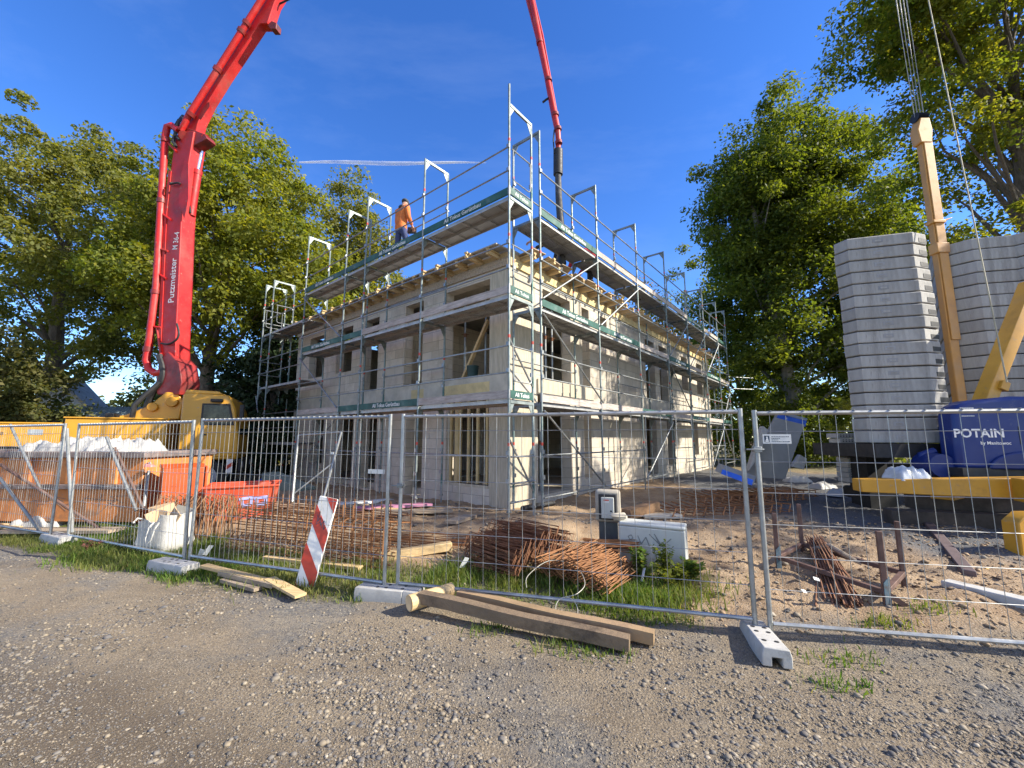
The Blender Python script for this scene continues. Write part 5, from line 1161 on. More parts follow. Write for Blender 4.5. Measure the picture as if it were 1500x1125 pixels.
MB().box(-4.55, -4.27, -0.004, -0.001, 1.72, 1.86).build('data_plate', grey_plate, hp, local=True)
lettering('710', 0.17, M('dark_brown_paint', (0.05, 0.03, 0.02), 0.6, bump=0), hp, Matrix.Translation((-5.02, -0.003, 1.57)) @ Euler((R(90), 0, 0)).to_matrix().to_4x4(), align='RIGHT').data.transform(Matrix.Diagonal((1.35, 1, 1, 1)))
lettering('en.de', 0.16, bpy.data.materials['dark_brown_paint'], hp, Matrix.Translation((-4.98, -0.003, 1.77)) @ Euler((R(90), 0, 0)).to_matrix().to_4x4(), align='RIGHT', fontw=0.4).data.transform(Matrix.Diagonal((1.3, 1, 1, 1)))
# turntable pedestal
MB().prism([(-3.3, 0.75, 2.2), (-1.65, 0.75, 2.2), (-1.6, 0.75, 2.75), (-1.75, 0.75, 3.0), (-2.05, 0.75, 3.02), (-2.4, 0.75, 2.6), (-2.9, 0.75, 2.32)], (0, 0.85, 0)).build('pedestal', yellow_tr, tk, local=True, bev=0.03)
for x, z, r in ((-2.3, 2.55, 0.13), (-1.85, 2.72, 0.15)): MB().lathe([(r, -0.12), (r * 0.9, -0.14), (r * 0.5, -0.14)][::-1] + [(r, 0)], c=(x, 0.75, z), n=16, axis='y').build('hydraulic_drum', yellow_cr, tk, local=True)
MB().path([tk_loc * 0 + Vector((-2.75, 0.7, 2.1)), Vector((-2.7, 0.62, 2.6)), Vector((-2.5, 0.68, 2.9)), Vector((-2.2, 0.7, 3.3))], 0.07, 8).build('hose', black_rb, tk, local=True)
MB().box(-3.15, -2.95, 0.1, 0.5, 2.2, 2.32).build('control_box', black_rb, tk, local=True, bev=0.02)
# boom in one vertical plane from the turntable to the hose over the roof
BN = Vector((-0.187, -0.982, 0))
def bp(u, v, off=0.0):
    r = Vector(ray(u, v)); o = Vector((0, 0, CZ)); p0 = Vector((-10.5, 12.86, 0)) + BN * off
    return o + r * ((p0 - o).dot(BN) / r.dot(BN))
def arm(name, pix, off, width, mat, bev=0.02):
    return MB().prism([bp(u, v, off) for u, v in pix], BN * -width).build(name, mat, tk, bev=bev)
a1 = arm('lower_boom', [(231, 548), (234, 500), (238, 420), (243, 310), (250, 250), (256, 205), (262, 192), (284, 192), (280, 215), (274, 250), (266, 310), (261, 420), (257, 500), (257, 548)], 0.26, 0.5, boom_red)
arm('boom_root', [(230, 578), (228, 560), (233, 530), (246, 515), (262, 532), (266, 560), (262, 578)], 0.34, 0.62, boom_dirty)
arm('boom_flange', [(231, 500), (235, 420), (240, 310), (247, 250), (250.5, 250), (244, 310), (239, 420), (235.5, 500)], 0.285, 0.024, boom_red, 0)
arm('gusset', [(262, 300), (264, 262), (270, 235), (276, 240), (276, 290), (270, 320)], 0.27, 0.03, boom_red, 0)
arm('elbow_link', [(262, 200), (272, 186), (284, 190), (300, 196), (303, 202), (298, 206), (278, 216), (264, 214)], 0.2, 0.36, boom_dirty)
arm('second_boom', [(266, 202), (272, 182), (281, 166), (390, -4), (445, -88), (455, -82), (402, 2), (394, 26), (391, 34), (380, 34), (330, 108), (305, 148), (290, 178), (285, 200)], 0.17, 0.32, boom_red)
arm('cutout', [(290, 172), (296, 160), (304, 150), (307, 150), (307, 156), (300, 166), (294, 176)], 0.176, 0.004, boom_dirty, 0)
arm('knuckle_plate', [(391, 36), (396, 42), (404, 42), (405, 33), (398, 30)], 0.12, 0.24, boom_dirty)  # solid plate in the darker boom red at the knuckle
for nm, pts, r in (('delivery_pipe', [(262, 192), (252, 184), (245, 186), (242, 200), (236, 300), (229, 420), (218, 505), (214, 528), (218, 541), (228, 547), (240, 545)], 0.105),
                   ('delivery_pipe', [(255, 187), (266, 190), (272, 178), (276, 170), (384, -2), (436, -82)], 0.095)):
    MB().path([bp(u, v, 0.30) for u, v in pts], r, 12).build(nm, boom_red, tk)
for (u, v), (u2, v2) in (((236.5, 292), (236.2, 298)), ((228.4, 425), (227.6, 431)), ((217, 508), (216, 515)), ((243, 203), (242.4, 209)), ((317, 104), (320, 99)), ((352, 48), (355, 43)), ((278, 170), (281, 165)), ((360, 36), (362.5, 32))):
    MB().tube(bp(u, v, 0.30), bp(u2, v2, 0.30), 0.128, 12).build('pipe_coupling', boom_dirty, tk)
for a, b in (((242, 205), (258, 222)), ((236, 312), (250, 322)), ((230, 400), (243, 408)), ((222, 478), (236, 480)), ((236, 365), (246, 368)), ((236, 520), (230, 480))):
    MB().tube(bp(*a, 0.30), bp(*b, 0.28), 0.035, 7).build('pipe_bracket', boom_red, tk)
MB().tube(bp(253, 455, -0.28), bp(258, 520, -0.28), 0.13, 12).build('cylinder_barrel', boom_red, tk)
MB().tube(bp(258, 520, -0.28), bp(265, 566, -0.28), 0.075, 12).build('cylinder_rod', chrome, tk)
MB().tube(bp(279, 316, -0.1), bp(289, 252, -0.1), 0.135, 12).build('cylinder_barrel', boom_red, tk)
MB().tube(bp(289, 252, -0.1), bp(299, 203, -0.1), 0.062, 12).build('cylinder_rod', chrome, tk)
MB().tube(bp(288, 256, -0.1), bp(289.2, 250, -0.1), 0.155, 12).build('cylinder_collar', boom_red, tk)
MB().tube(bp(259, 562, 0.2), bp(259, 562, -0.5), 0.17, 14).build('cylinder_pin', boom_dirty, tk); MB().tube(bp(301, 202, 0.12), bp(301, 202, -0.3), 0.12, 12).build('cylinder_pin', boom_red, tk); MB().tube(bp(270, 199, 0.26), bp(270, 199, -0.3), 0.16, 14).build('elbow_pin', boom_dirty, tk)
for pts, r in (([(249, 270), (262, 268), (270, 276), (277, 292), (279, 312)], 0.03), ([(249, 268), (265, 266), (280, 263)], 0.025), ([(268, 170), (262, 178), (258, 192), (254, 206), (258, 215)], 0.05), ([(262, 175), (255, 190), (262, 205)], 0.035), ([(236, 503), (247, 504), (258, 498), (262, 488), (259, 474)], 0.03), ([(233, 520), (239, 540), (236, 560), (224, 575), (214, 598)], 0.09), ([(395, 8), (408, 6), (425, -2)], 0.03)):
    MB().path(smooth_pts([bp(u, v, 0.33 if u < 265 else 0.0) for u, v in pts], 4), r, 7).build('hydraulic_hose', black_rb, tk)
def boom_text(txt, u0, v0, u1, v1, size):
    a, b = bp(u0, v0, 0.265), bp(u1, v1, 0.265); x = (b - a).normalized(); z = BN.copy(); y = z.cross(x).normalized(); z = x.cross(y)
    m = Matrix((x, y, z)).transposed().to_4x4(); m.translation = a
    o = lettering(txt, size, white_pt, None, Matrix.Identity(4), align='LEFT'); ln = max(v.co.x for v in o.data.vertices); o.data.transform(Matrix.Diagonal(((b - a).length / ln, 1, 1, 1)))
    o.parent = a1; KIDS.setdefault(a1.name, []).append(o); o.matrix_basis = wmat(a1).inverted() @ m
boom_text('Putzmeister', 250.5, 444, 255, 378, 0.30); boom_text('M 36-4', 256, 366, 259.5, 340, 0.27)
# last boom section and end hose over the roof (same machine)
arm('tip_boom', [(755, -60), (771, 0), (784, 50), (796, 105), (806, 160), (813, 192), (820, 192), (816, 160), (806, 105), (796, 50), (784, 0), (770, -60)], 0.1, 0.2, boom_red)
MB().path([bp(765, -60, 0.16), bp(779, 0, 0.16), bp(800, 105, 0.16), bp(813, 170, 0.16), bp(817, 190, 0.16), bp(818, 205, 0.12), bp(817.5, 222, 0.1)], 0.075, 10).build('delivery_pipe', boom_red, tk)
for v_, u_ in ((166, 813), (187, 817), (207, 818), (60, 790), (115, 803)): MB().tube(bp(u_, v_, 0.16), bp(u_ + 0.8, v_ + 4, 0.16), 0.10, 10).build('pipe_coupling', boom_dirty, tk)
MB().path([bp(805, 143, 0.1), bp(800, 146, 0.1), bp(795, 150, 0.1)], 0.03, 6).build('hook', black_rb, tk)
MB().path([bp(812, 190, 0.2), bp(810.5, 205, 0.2), bp(812, 225, 0.2)], 0.02, 6).build('hydraulic_hose', black_rb, tk)
MB().path([bp(817.5, 220, 0.1), bp(817.5, 256, 0.1)], 0.13, 12).build('hose_clamp', black_rb, tk)
MB().path([bp(817.5, 256, 0.1), bp(818.5, 290, 0.1), bp(821, 325, 0.15), bp(824, 360, 0.25), bp(822, 385, 0.5), bp(818, 398, 0.7)], [0.085, 0.09, 0.095, 0.095, 0.095, 0.095], 12).build('end_hose', M('hose_grey', (0.05, 0.05, 0.05), 0.7, 0, 0.3, 3, (0.16, 0.155, 0.15), 0.4, 4), tk)

# ---------------------------------------------------------------- crane base at the right
crane = thing('tower_crane', 'yellow self erecting tower crane with a blue engine cover', 'crane', (8.2, 7.4, 0.2), R(-11))
mz = atY(1392, 480, 9.0); mxy = Vector((9.87, 9.0, 0))
mx_, my_ = 10.18, 9.3
MB().box(mx_ - 0.10, mx_ + 0.12, my_, my_ + 0.14, 1.0, 9.2).build('mast', orange_mast, crane, bev=0.02)
MB().box(mx_ - 0.07, mx_ + 0.14, my_ - 0.03, my_ - 0.002, 4.0, 9.1).build('mast_plate', orange_mast, crane, bev=0.01)
MB().box(mx_ - 0.14, mx_ + 0.16, my_ - 0.06, my_ + 0.16, 6.1, 6.35).build('mast_collar', orange_mast, crane, bev=0.015); MB().box(mx_ - 0.14, mx_ + 0.16, my_ - 0.06, my_ + 0.16, 6.85, 6.93).prism([(mx_ + 0.16, my_, 6.88), (mx_ + 0.42, my_, 7.02), (mx_ + 0.16, my_, 6.96)], (0, 0.14, 0)).build('upper_collar', orange_mast, crane, bev=0.015)
MB().prism([(mx_ - 0.15, my_ - 0.04, 8.95), (mx_ - 0.19, my_ - 0.04, 9.3), (mx_ - 0.08, my_ - 0.04, 9.62), (mx_ + 0.14, my_ - 0.04, 9.62), (mx_ + 0.18, my_ - 0.04, 9.3), (mx_ + 0.13, my_ - 0.04, 8.95)], (0, 0.22, 0)).build('mast_head', orange_mast, crane, bev=0.02)
for q in range(6): MB().lathe([(0.12, 0), (0.09, 0.012), (0.12, 0.024)], c=(mx_ - 0.13 + q * 0.045, my_ + 0.06, 9.68), n=14, axis='x').build('sheave', dk_gap, crane)
cab_m = M('cable_grey', (0.30, 0.30, 0.28), 0.6, 0.3)
for q in range(8):
    x = mx_ - 0.15 + q * 0.04; MB().tube((x, my_ + 0.03 + 0.05 * (q % 2), 9.68), (x - 0.12 + 0.012 * q, my_ + 0.05, 16.8), 0.006, 5).build('pendant_cable', cab_m, crane)
ra, rb = atY(1475, 560, 6.9), atY(1360, 0, 8.3); MB().tube(ra, ra.lerp(rb, 1.25), 0.011, 6).build('hoist_rope', M('rope_pale', (0.42, 0.38, 0.26), 0.7), crane)
# engine cover: front profile extruded with a domed top
def cover():
    mb = MB(); prof = []
    zs = [(0, 1.22), (0.0, 1.7), (0.02, 2.15), (0.08, 2.30), (0.3, 2.40), (0.9, 2.46), (1.6, 2.44), (2.3, 2.36), (2.6, 2.1), (2.62, 1.22)]
    mb.prism([(x - 0.16 + 1.0 * (x == 0) , 0.0, z - 0.2) for x, z in zs[0:1] + zs[5:]], (0, 1.1, 0)); return mb.prism([(x - 0.16, -0.4, z - 0.2) for x, z in zs], (0, 0.39, 0))
cv = cover().build('engine_cover', blue_cov, crane, local=True, bev=0.07); cv.location = (-0.40, 0.0, 0.0)
cvx = -0.16
o = lettering('POTAIN', 0.2, white_pt, cv, Matrix.Translation((cvx + 0.34, -0.4035, 1.63)) @ Euler((R(90), 0, 0)).to_matrix().to_4x4(), fontw=2.6)
o = lettering('by Manitowoc', 0.075, white_pt, cv, Matrix.Translation((cvx + 0.56, -0.4035, 1.47)) @ Euler((R(90), 0, 0)).to_matrix().to_4x4(), fontw=1.5)
mbl = MB()
for j, (x0, x1, z) in enumerate([(0.12, 0.32, 2.06), (0.12, 0.33, 2.03), (0.13, 0.31, 1.93)]):
    x = x0
    mbl = MB()
    while x < x1: w_ = random.uniform(0.012, 0.03); mbl.box(cvx + x, cvx + x + w_, -0.404, -0.4015, z - (0.014 if j == 0 else 0.006), z + (0.014 if j == 0 else 0.006)); x += w_ + 0.004
    mbl.build('small_print', white_pt, cv, local=True)
MB().box(cvx + 0.9, cvx + 0.92, -0.404, -0.401, 1.45, 1.75).build('panel_gap', dk_gap, cv, local=True)
ph = [(0.55 + 0.6 * math.cos(a), 1.02 + 0.3 * math.sin(a)) for a in np.linspace(math.pi, 0, 14)]
MB().prism([(cvx + 0.45 + x, -0.4, z + 0.02) for x, z in ph], (0, -0.05, 0)).build('wheel_arch', blue_cov, cv, local=True, bev=0.03)
MB().path([(-0.85, 0.0, 1.05), (-0.82, 0.0, 1.25), (-0.62, 0.0, 1.32)], 0.07, 10).lathe([(0.2, -0.2), (0.22, 0.0), (0.2, 0.25), (0.1, 0.3)], c=(-0.72, -0.1, 1.08), n=16, axis='y').build('fan_housing', blue_cov, crane, local=True)
MB().prism([(-0.9, -0.1, 0.95), (-0.3, -0.1, 0.9), (-0.35, -0.1, 1.12), (-0.62, -0.1, 1.2), (-0.85, -0.1, 1.12)], (0, 0.35, 0)).build('bracket', yellow_cr, crane, local=True, bev=0.01)
# chassis beams
MB().beam((5.75, 7.05, 0.98), (8.7, 6.45, 0.99), 0.26, 0.2, h1=0.36, w1=0.3).build('chassis_beam', yellow_cr, crane, bev=0.012)
MB().beam((7.3, 7.2, 0.9), (10.2, 8.9, 0.9), 0.3, 0.36).build('chassis_beam', yellow_cr, crane, bev=0.012)
MB().beam((7.6, 6.35, 0.98), (9.5, 5.6, 0.95), 0.28, 0.34).build('chassis_beam', yellow_cr, crane, bev=0.012)
MB().box(7.5, 9.6, 7.0, 8.4, 1.12, 1.26).build('platform', dk_gap, crane)
l0 = atY(1482, 752, 5.55); MB().prism([atY(1492, 766, 5.5), atY(1508, 752, 5.5), atY(1560, 752, 5.5), atY(1560, 830, 5.5), atY(1500, 826, 5.5)], (0, 0.2, 0)).build('outrigger_leg', yellow_cr, crane, bev=0.015)
fp = atZ(1470, 850, 0.28)
MB().prism([atY(1442, 838, 5.2), atY(1444, 832, 5.2), atY(1560, 846, 5.2), atY(1560, 858, 5.2), atY(1500, 848, 5.2)], (0.2, 0.45, 0.05)).build('outrigger_foot', yellow_cr, crane, bev=0.012)
MB().beam(atY(1432, 612, 7.25), atY(1510, 415, 7.35), 0.2, 0.24, up=(0, -1, 0)).build('strut', yellow_cr, crane, bev=0.012)
MB().beam(atY(1462, 572, 7.2), atY(1466, 560, 7.2), 0.14, 0.2, up=(0, -1, 0)).build('strut_stop', yellow_cr, crane, bev=0.01)
# ballast slabs: hexagonal blocks with a hand hole plate and a notch at the lit corner
def slab_proto(poly, th, notch, label, cat, grp):
    t = thing('ballast_slab', label, cat, (0, 0, 0), 0, grp)
    b = 0.028; mb = MB()
    P0 = [Vector((x, y, 0)) for x, y in poly]; c = sum(P0, Vector()) / len(P0); n = len(P0)
    rings = []
    for z, k_ in ((0.006, 0.985), (0.02, 1.0), (th - 0.032, 1.0), (th - 0.012, 0.985)): rings.append([c + (p - c) * k_ + Vector((0, 0, z)) for p in P0])
    for r_ in rings: mb.v += [tuple(p) for p in r_]
    for j in range(3):
        for i in range(n): i2 = (i + 1) % n; mb.f.append((j * n + i, j * n + i2, (j + 1) * n + i2, (j + 1) * n + i)); mb.m.append(0)
    mb.f.append(tuple(range(n))[::-1]); mb.m.append(0); mb.f.append(tuple(3 * n + i for i in range(n))); mb.m.append(0)
    mb.build('slab', concrete_lt, t, local=True, ang=12)
    if notch:
        # dark recess plates: cast lifting pocket on the front, forklift notch on the chamfered corner
        a, b_ = Vector((*poly[1], 0)), Vector((*poly[2], 0)); d = (b_ - a).normalized(); nn = Vector((d.y, -d.x, 0)); m0 = a.lerp(b_, 0.47)
        fr = MB().beam(m0 - d * 0.085 + nn * 0.002 + Vector((0, 0, th * .5)), m0 + d * 0.085 + nn * 0.002 + Vector((0, 0, th * .5)), 0.005, 0.075).build('cast_plate', M('cast_plate', (0.26, 0.26, 0.26), 0.8) if 'cast_plate' not in bpy.data.materials else bpy.data.materials['cast_plate'], t, local=True)
        MB().beam(m0 - d * 0.05 + nn * 0.006 + Vector((0, 0, th * .5)), m0 + d * 0.05 + nn * 0.006 + Vector((0, 0, th * .5)), 0.004, 0.035).build('plate_face', concrete_lt, fr, local=True)
        a, b_ = Vector((*poly[2], 0)), Vector((*poly[3], 0)); d = (b_ - a).normalized(); nn = Vector((d.y, -d.x, 0)); m1 = a.lerp(b_, 0.75)
        MB().beam(a.lerp(b_, 0.42) + nn * 0.001 + Vector((0, 0, th * .33)), a.lerp(b_, 1.0) + nn * 0.001 + Vector((0, 0, th * .33)), 0.008, th * 0.36).build('notch', dk_gap, t, local=True)
    return t
polyA = [(-0.146, 0.218), (0, 0), (1.08, 0.0), (1.40, 0.2), (1.46, 0.5), (1.62, 0.6), (1.62, 1.1), (1.46, 1.25), (1.40, 1.55), (1.0, 1.7), (0.55, 1.66)]
sp_ = slab_proto(polyA, 0.241, True, 'grey ballast slab', 'ballast slab', 'ballast slabs of the front stack')
ra_ = random.Random(2)
for i in range(17):
    o = sp_ if i == 0 else dup(sp_)
    o.location = (6.82 + ra_.uniform(-.012, .012), 7.95 + ra_.uniform(-.012, .012), 1.66 + i * 0.243); o.rotation_euler = (0, 0, R(-16 + ra_.uniform(-.6, .6)))
    k_ = 16 - i
    o['label'] = ('topmost' if k_ == 0 else 'lowest' if k_ == 16 else ORD[k_] + ' from the top') + ' grey concrete slab in the tall stack left of the orange mast'
polyB = [(-0.42, 0.5), (0, 0), (0.75, -0.12), (0.98, -0.42), (2.6, -0.42), (2.6, 1.6), (0.45, 1.6)]
sb_ = slab_proto(polyB, 0.27, False, 'grey ballast slab', 'ballast slab', 'ballast slabs of the rear stack')
for i in range(14):
    o = sb_ if i == 0 else dup(sb_)
    o.location = (10.6 + ra_.uniform(-.012, .012), 9.0 + ra_.uniform(-.012, .012), 2.5 + i * 0.274); o.rotation_euler = (0, 0, R(-4 + ra_.uniform(-.5, .5)))
    k_ = 13 - i
    o['label'] = ('topmost' if k_ == 0 else 'lowest' if k_ == 13 else ORD[k_] + ' from the top') + ' grey concrete slab in the stack right of the orange mast'
MB().box(10.0, 13.4, 8.6, 10.5, 2.28, 2.49).build('ballast_frame', yellow_cr, crane); MB().box(6.7, 8.3, 7.7, 9.3, 1.4, 1.65).build('ballast_frame', dk_gap, crane)
# sleepers under the crane, curb, rail
for i, (a, b, w, h, z, lab) in enumerate([((6.6, 7.5), (9.4, 6.6), 0.3, 0.3, 0.22, 'dark timber sleeper under the yellow chassis, lower'), ((7.2, 7.7), (9.3, 7.1), 0.3, 0.28, 0.5, 'dark timber sleeper under the yellow chassis, upper'), ((5.8, 6.1), (9.0, 4.8), 0.28, 0.2, 0.06, 'dark sleeper under the yellow outrigger foot')]):
    tag(MB().beam((a[0], a[1], z + h / 2), (b[0], b[1], z + h / 2), w, h).build('timber_sleeper', dark_wood, bev=0.012), lab, 'sleeper', 'sleepers under the crane')
tag(MB().beam(atZ(1345, 750, 0.33), atZ(1420, 842, 0.22), 0.12, 0.1).build('steel_rail', M('rail_purple', (0.13, 0.095, 0.095), 0.7, 0.2), bev=0.01), 'dull purple steel section running along the gravel at the crane', 'steel section')
tag(MB().beam(atZ(1384, 858, 0.2), atZ(1540, 896, 0.2), 0.16, 0.13).build('kerb_stone', concrete_bl, bev=0.012), 'grey kerb stone lying at the top of the sandy bank', 'kerb stone')
crumple('plastic_sheet', (6.55, 7.0, 1.07), 0.27, 0.2, 0.26, 4, M('clear_sheet', (0.52, 0.56, 0.6), 0.3), 'crumpled translucent sheet lying on the yellow chassis beam', 'sheet', 26, 18)
# steel stanchion rack with rebar inside
rk = thing('steel_rack', 'rusty four posted steel rack standing on the sandy bank', 'rack', (3.6, 5.0, 0.1))
FLp, FRp, BLp, BRp = [atZ(u, v, z) for u, v, z in ((1140, 832, 0.16), (1299, 888, 0.14), (1176, 812, 0.2), (1325, 858, 0.2))]
for p_, hh, lab in ((FLp, 0.66, 0), (FRp, 0.7, 0), (BLp, 0.66, 0), (BRp, 0.66, 0)):
    q = MB().beam(p_ + Vector((0, 0, -0.1)), p_ + Vector((0, 0, hh)), 0.045, 0.045, up=(0.4, 1, 0)).build('post', rustdark, rk, bev=0.004)
    MB().lathe([(0.05, 0), (0.035, 0.05), (0.035, 0.08)], c=p_ + Vector((0, 0, -0.1)), n=8).build('foot', rustdark, q)
for a, b in ((FLp, FRp), (FLp, BLp), (FRp, BRp), (BLp, BRp)):
    MB().beam(a + Vector((0, 0, 0.13)), b + Vector((0, 0, 0.13)), 0.05, 0.045).build('rail', rustdark, rk, bev=0.004)
for p_ in (FLp, FRp): MB().prism([p_ + Vector((-0.03, -0.03, 0)), p_ + Vector((0.03, -0.03, 0)), p_ + Vector((0.03, -0.03, 0.28)), p_ + Vector((-0.03, -0.03, 0.22))], (0, 0.006, 0)).build('gusset', M('worn_blue', (0.10, 0.16, 0.20), 0.6, 0.2, 0.3, 6, (0.14, 0.085, 0.06), 0.5, 5) if 'worn_blue' not in bpy.data.materials else bpy.data.materials['worn_blue'], rk)
MB().beam(FRp + Vector((0.0, 0.0, 0.13)), FRp + Vector((0.14, -0.05, 0.02)), 0.04, 0.05).build('hook', rustdark, rk)
random.seed(12); mb = MB(); c0, c1 = atZ(1195, 800, 0.3), atZ(1240, 890, 0.1)
for i in range(70):
    o_x, o_z = random.gauss(0, 0.055), abs(random.gauss(0, 0.07)); s = random.uniform(-.1, .1); dd = Vector((o_x, 0, o_z)); fl = 1 + 0.6 * random.random()
    mb.path([c0 + dd * 0.8 + Vector((0, s, 0.03)), c0.lerp(c1, 0.5) + dd + Vector((0, s, 0.02)), c1 + Vector((o_x * fl * 1.4, s, o_z * 0.6))], 0.008, 5)
tag(mb.build('rebar_bundle', M('rust_bundle', (0.22, 0.105, 0.055), 0.85, 0.1, 0.35, 9, (0.11, 0.055, 0.03), 0.45, 6)), 'tight bundle of short rusty bars lying inside the steel rack', 'rebar bundle')
for i, (u, v, z, lab) in enumerate([(1196, 848, 0.3, 'white tag on top of the bar bundle in the rack'), (1178, 866, 0.2, 'white tag curling off the left of the bar bundle in the rack')]):
    p_ = atZ(u, v, z); o = MB().box(-0.05, 0.05, -0.001, 0.001, -0.03, 0.03).build('paper_tag', white_pt, local=True); o.location = p_; o.scale = (0.6, 0.6, 0.6); o.rotation_euler = (R(-50), R(15), R(20 * i)); tag(o, lab, 'tag', 'paper tags on the rebar')
# upright bundle of bars at the back of the rack and old straps
tag(MB().path([atZ(1188, 806, 0.32), atZ(1215, 800, 0.4), atZ(1236, 812, 0.38), atZ(1262, 826, 0.3)], [0.03, 0.035, 0.03, 0.02], 8).build('driftwood', timber), 'short crooked stick lying behind the bar bundle', 'stick')
# layered rusty mesh mats on the sand
def mat_mesh(c, rz, L, Wd, z, n, lab):
    t = thing('rebar_mat', lab, 'rebar mat', (c[0], c[1], gh(*c) + z), rz, 'rusty rebar mats on the sand')
    a = MB(); [a.tube((0, y, 0.0), (L, y, 0.0), 0.008, 5) for y in np.linspace(0, Wd, 4)]; a.build('long_bars', rust, t, local=True)
    b = MB()
    for x in np.linspace(0.05, L - 0.05, n): b.path([(x - 0.1, -0.02, -0.01), (x, 0.02, 0.13), (x + 0.02, Wd * 0.5, 0.1), (x, Wd, 0.13)], 0.014, 5); b.tube((x, 0, 0.015), (x, Wd, 0.015), 0.007, 5)
    b.build('spacer_bars', rust2, t, local=True)
mat_mesh((2.95, 7.75), R(12), 2.6, 0.8, 0.06, 13, 'nearest rusty rebar mat on the sand, beside the split log'); mat_mesh((3.9, 8.6), R(16), 2.7, 0.9, 0.1, 13, 'middle rusty rebar mat, half under the blue banded board'); mat_mesh((4.9, 9.4), R(18), 2.6, 0.9, 0.12, 14, 'farthest rusty rebar mat below the leaning grey board')
rough_beam((2.05, 7.65, gh(2.05, 7.6) + 0.1), (2.75, 8.15, gh(2.7, 8.1) + 0.16), 0.2, 0.17, 'split_log', M('log_bark', (0.26, 0.15, 0.075), 0.9, 0, 0.35, 4, (0.10, 0.065, 0.04), 0.5, 3, 0.8, 20, 0.015), 'reddish split log lying on the sand before the house')
tag(MB().box(-0.35, 0.35, -0.1, 0.1, 0, 0.07).build('concrete_kerb', concrete, origin=(0, 0, 0), bev=0.01), 'pale block lying beside the reddish split log', 'block').location = (2.75, 7.85, gh(2.75, 7.85))
tag(MB().beam((1.55, 6.05, gh(1.6, 6) + 0.12), (2.35, 5.95, gh(2.3, 5.9) + 0.12), 0.2, 0.1).build('timber_sleeper', dark_wood, bev=0.01), 'dark timber lying behind the graffiti cabinet', 'sleeper')
# grey boards with blue tape bands near the wood
b1 = thing('insulation_board', 'big grey board with a blue band leaning at the edge of the wood', 'board', atY(1130, 700, 10.5))
Y0, Y1 = 10.6, 11.0
MB().prism([atY(1092, 698, Y0), atY(1140, 606, Y1), atY(1181, 616, Y1), atY(1150, 702, Y0)], (0.03, 0.14, 0.02)).build('board', board_grey, b1, bev=0.006)
MB().prism([atY(1138, 612, Y1 - .03), atY(1140.5, 606.5, Y1 - .03), atY(1181.5, 616.5, Y1 - .03), atY(1180, 625, Y1 - .03)], (0.0, 0.02, 0)).build('blue_band', plas_blue, b1)
MB().prism([atY(1140, 605.5, Y1 - .025), atY(1140.5, 602, Y1 + .1), atY(1183, 613, Y1 + .1), atY(1181.5, 616.2, Y1 - .025)], (0.01, 0.05, 0)).build('top_edge', board_grey, b1)
b2 = thing('insulation_board', 'low grey board with a blue edge lying on the rusty mats', 'board', atY(1080, 705, 9.4))
MB().prism([atY(1056, 694, 9.6), atY(1062, 682, 10.0), atY(1108, 698, 9.6), atY(1104, 710, 9.2)], (0.1, 0.5, 0.03)).build('board', board_grey, b2, bev=0.004)
MB().prism([atY(1056, 694, 9.57), atY(1058, 687.5, 9.6), atY(1103, 703, 9.2), atY(1101, 711, 9.17)], (0.0, -0.012, 0)).build('blue_band', plas_blue, b2)
tag(MB().prism([atY(1097, 690, 10.3), atY(1112, 640, 10.5), atY(1118, 624, 10.6), atY(1126, 630, 10.6), atY(1112, 668, 10.4)], (0.05, 0.25, 0)).build('polystyrene_piece', white_sheet, bev=0.01), 'tall pale broken foam piece left of the grey board', 'foam piece')
tag(MB().prism([atY(1160, 684, 10.3), atY(1172, 666, 10.3), atY(1182, 672, 10.3), atY(1178, 688, 10.3)], (0.1, 0.25, 0)).build('polystyrene_piece', white_sheet, bev=0.01), 'small pale foam piece right of the grey board', 'foam piece')
# brick stacks
for i, (u, v, n, w) in enumerate([(1250, 663, 4, 0.62), (1255, 706, 5, 0.52)]):
    base = atY(u, v, 9.6)
    for k_ in range(n):
        o = MB().box(-w / 2, w / 2, -0.2, 0.2, 0.004, 0.105).build('brick_layer', brickm, local=True, bev=0.008); o.location = base + Vector((random.uniform(-.03, .03) - (0.04 * k_ if i == 0 else 0.02), 0, 0.11 * k_)); o.rotation_euler = (0, 0, R(-6))
        mb = MB()
        for qx in np.arange(-w / 2 + 0.05, w / 2 - 0.03, 0.062):
            for qz in (0.035, 0.07): mb.box(qx, qx + 0.028, -0.2025, -0.2005, qz - 0.008, qz + 0.008)
        mb.build('hole_pattern', dk_gap, o, local=True)
        tag(o, '%s row of perforated blocks from the bottom in the %s pile left of the crane' % (ORD[k_], ('upper', 'lower')[i]), 'block', 'perforated blocks by the crane')
tag(MB().beam(atY(1228, 667, 9.5), atY(1275, 665, 9.5), 0.5, 0.06).build('pallet_board', dark_wood), 'dark board between the two piles of perforated blocks', 'board')
o = MB().blob(atY(1288, 662, 9.2), 0.32, 0.22, 0.16, 4, 0.35, 14, 9).build('pink_sack', foam_pink); tag(o, 'pink plastic sack under the stack of ballast slabs', 'sack')
MB().box(7.6, 8.2, 9.0, 9.5, 0, 1.5).build('support_post', dk_gap, crane)
tag(MB().box(-0.14, 0.14, -0.14, 0.14, 0, 0.22).lathe([(0.15, 0.22), (0.16, 0.24), (0.14, 0.26)], n=14).build('bucket', black_rb, bev=0.02), 'black bucket standing left of the yellow chassis beam', 'bucket').location = atZ(1250, 728, 0.4)
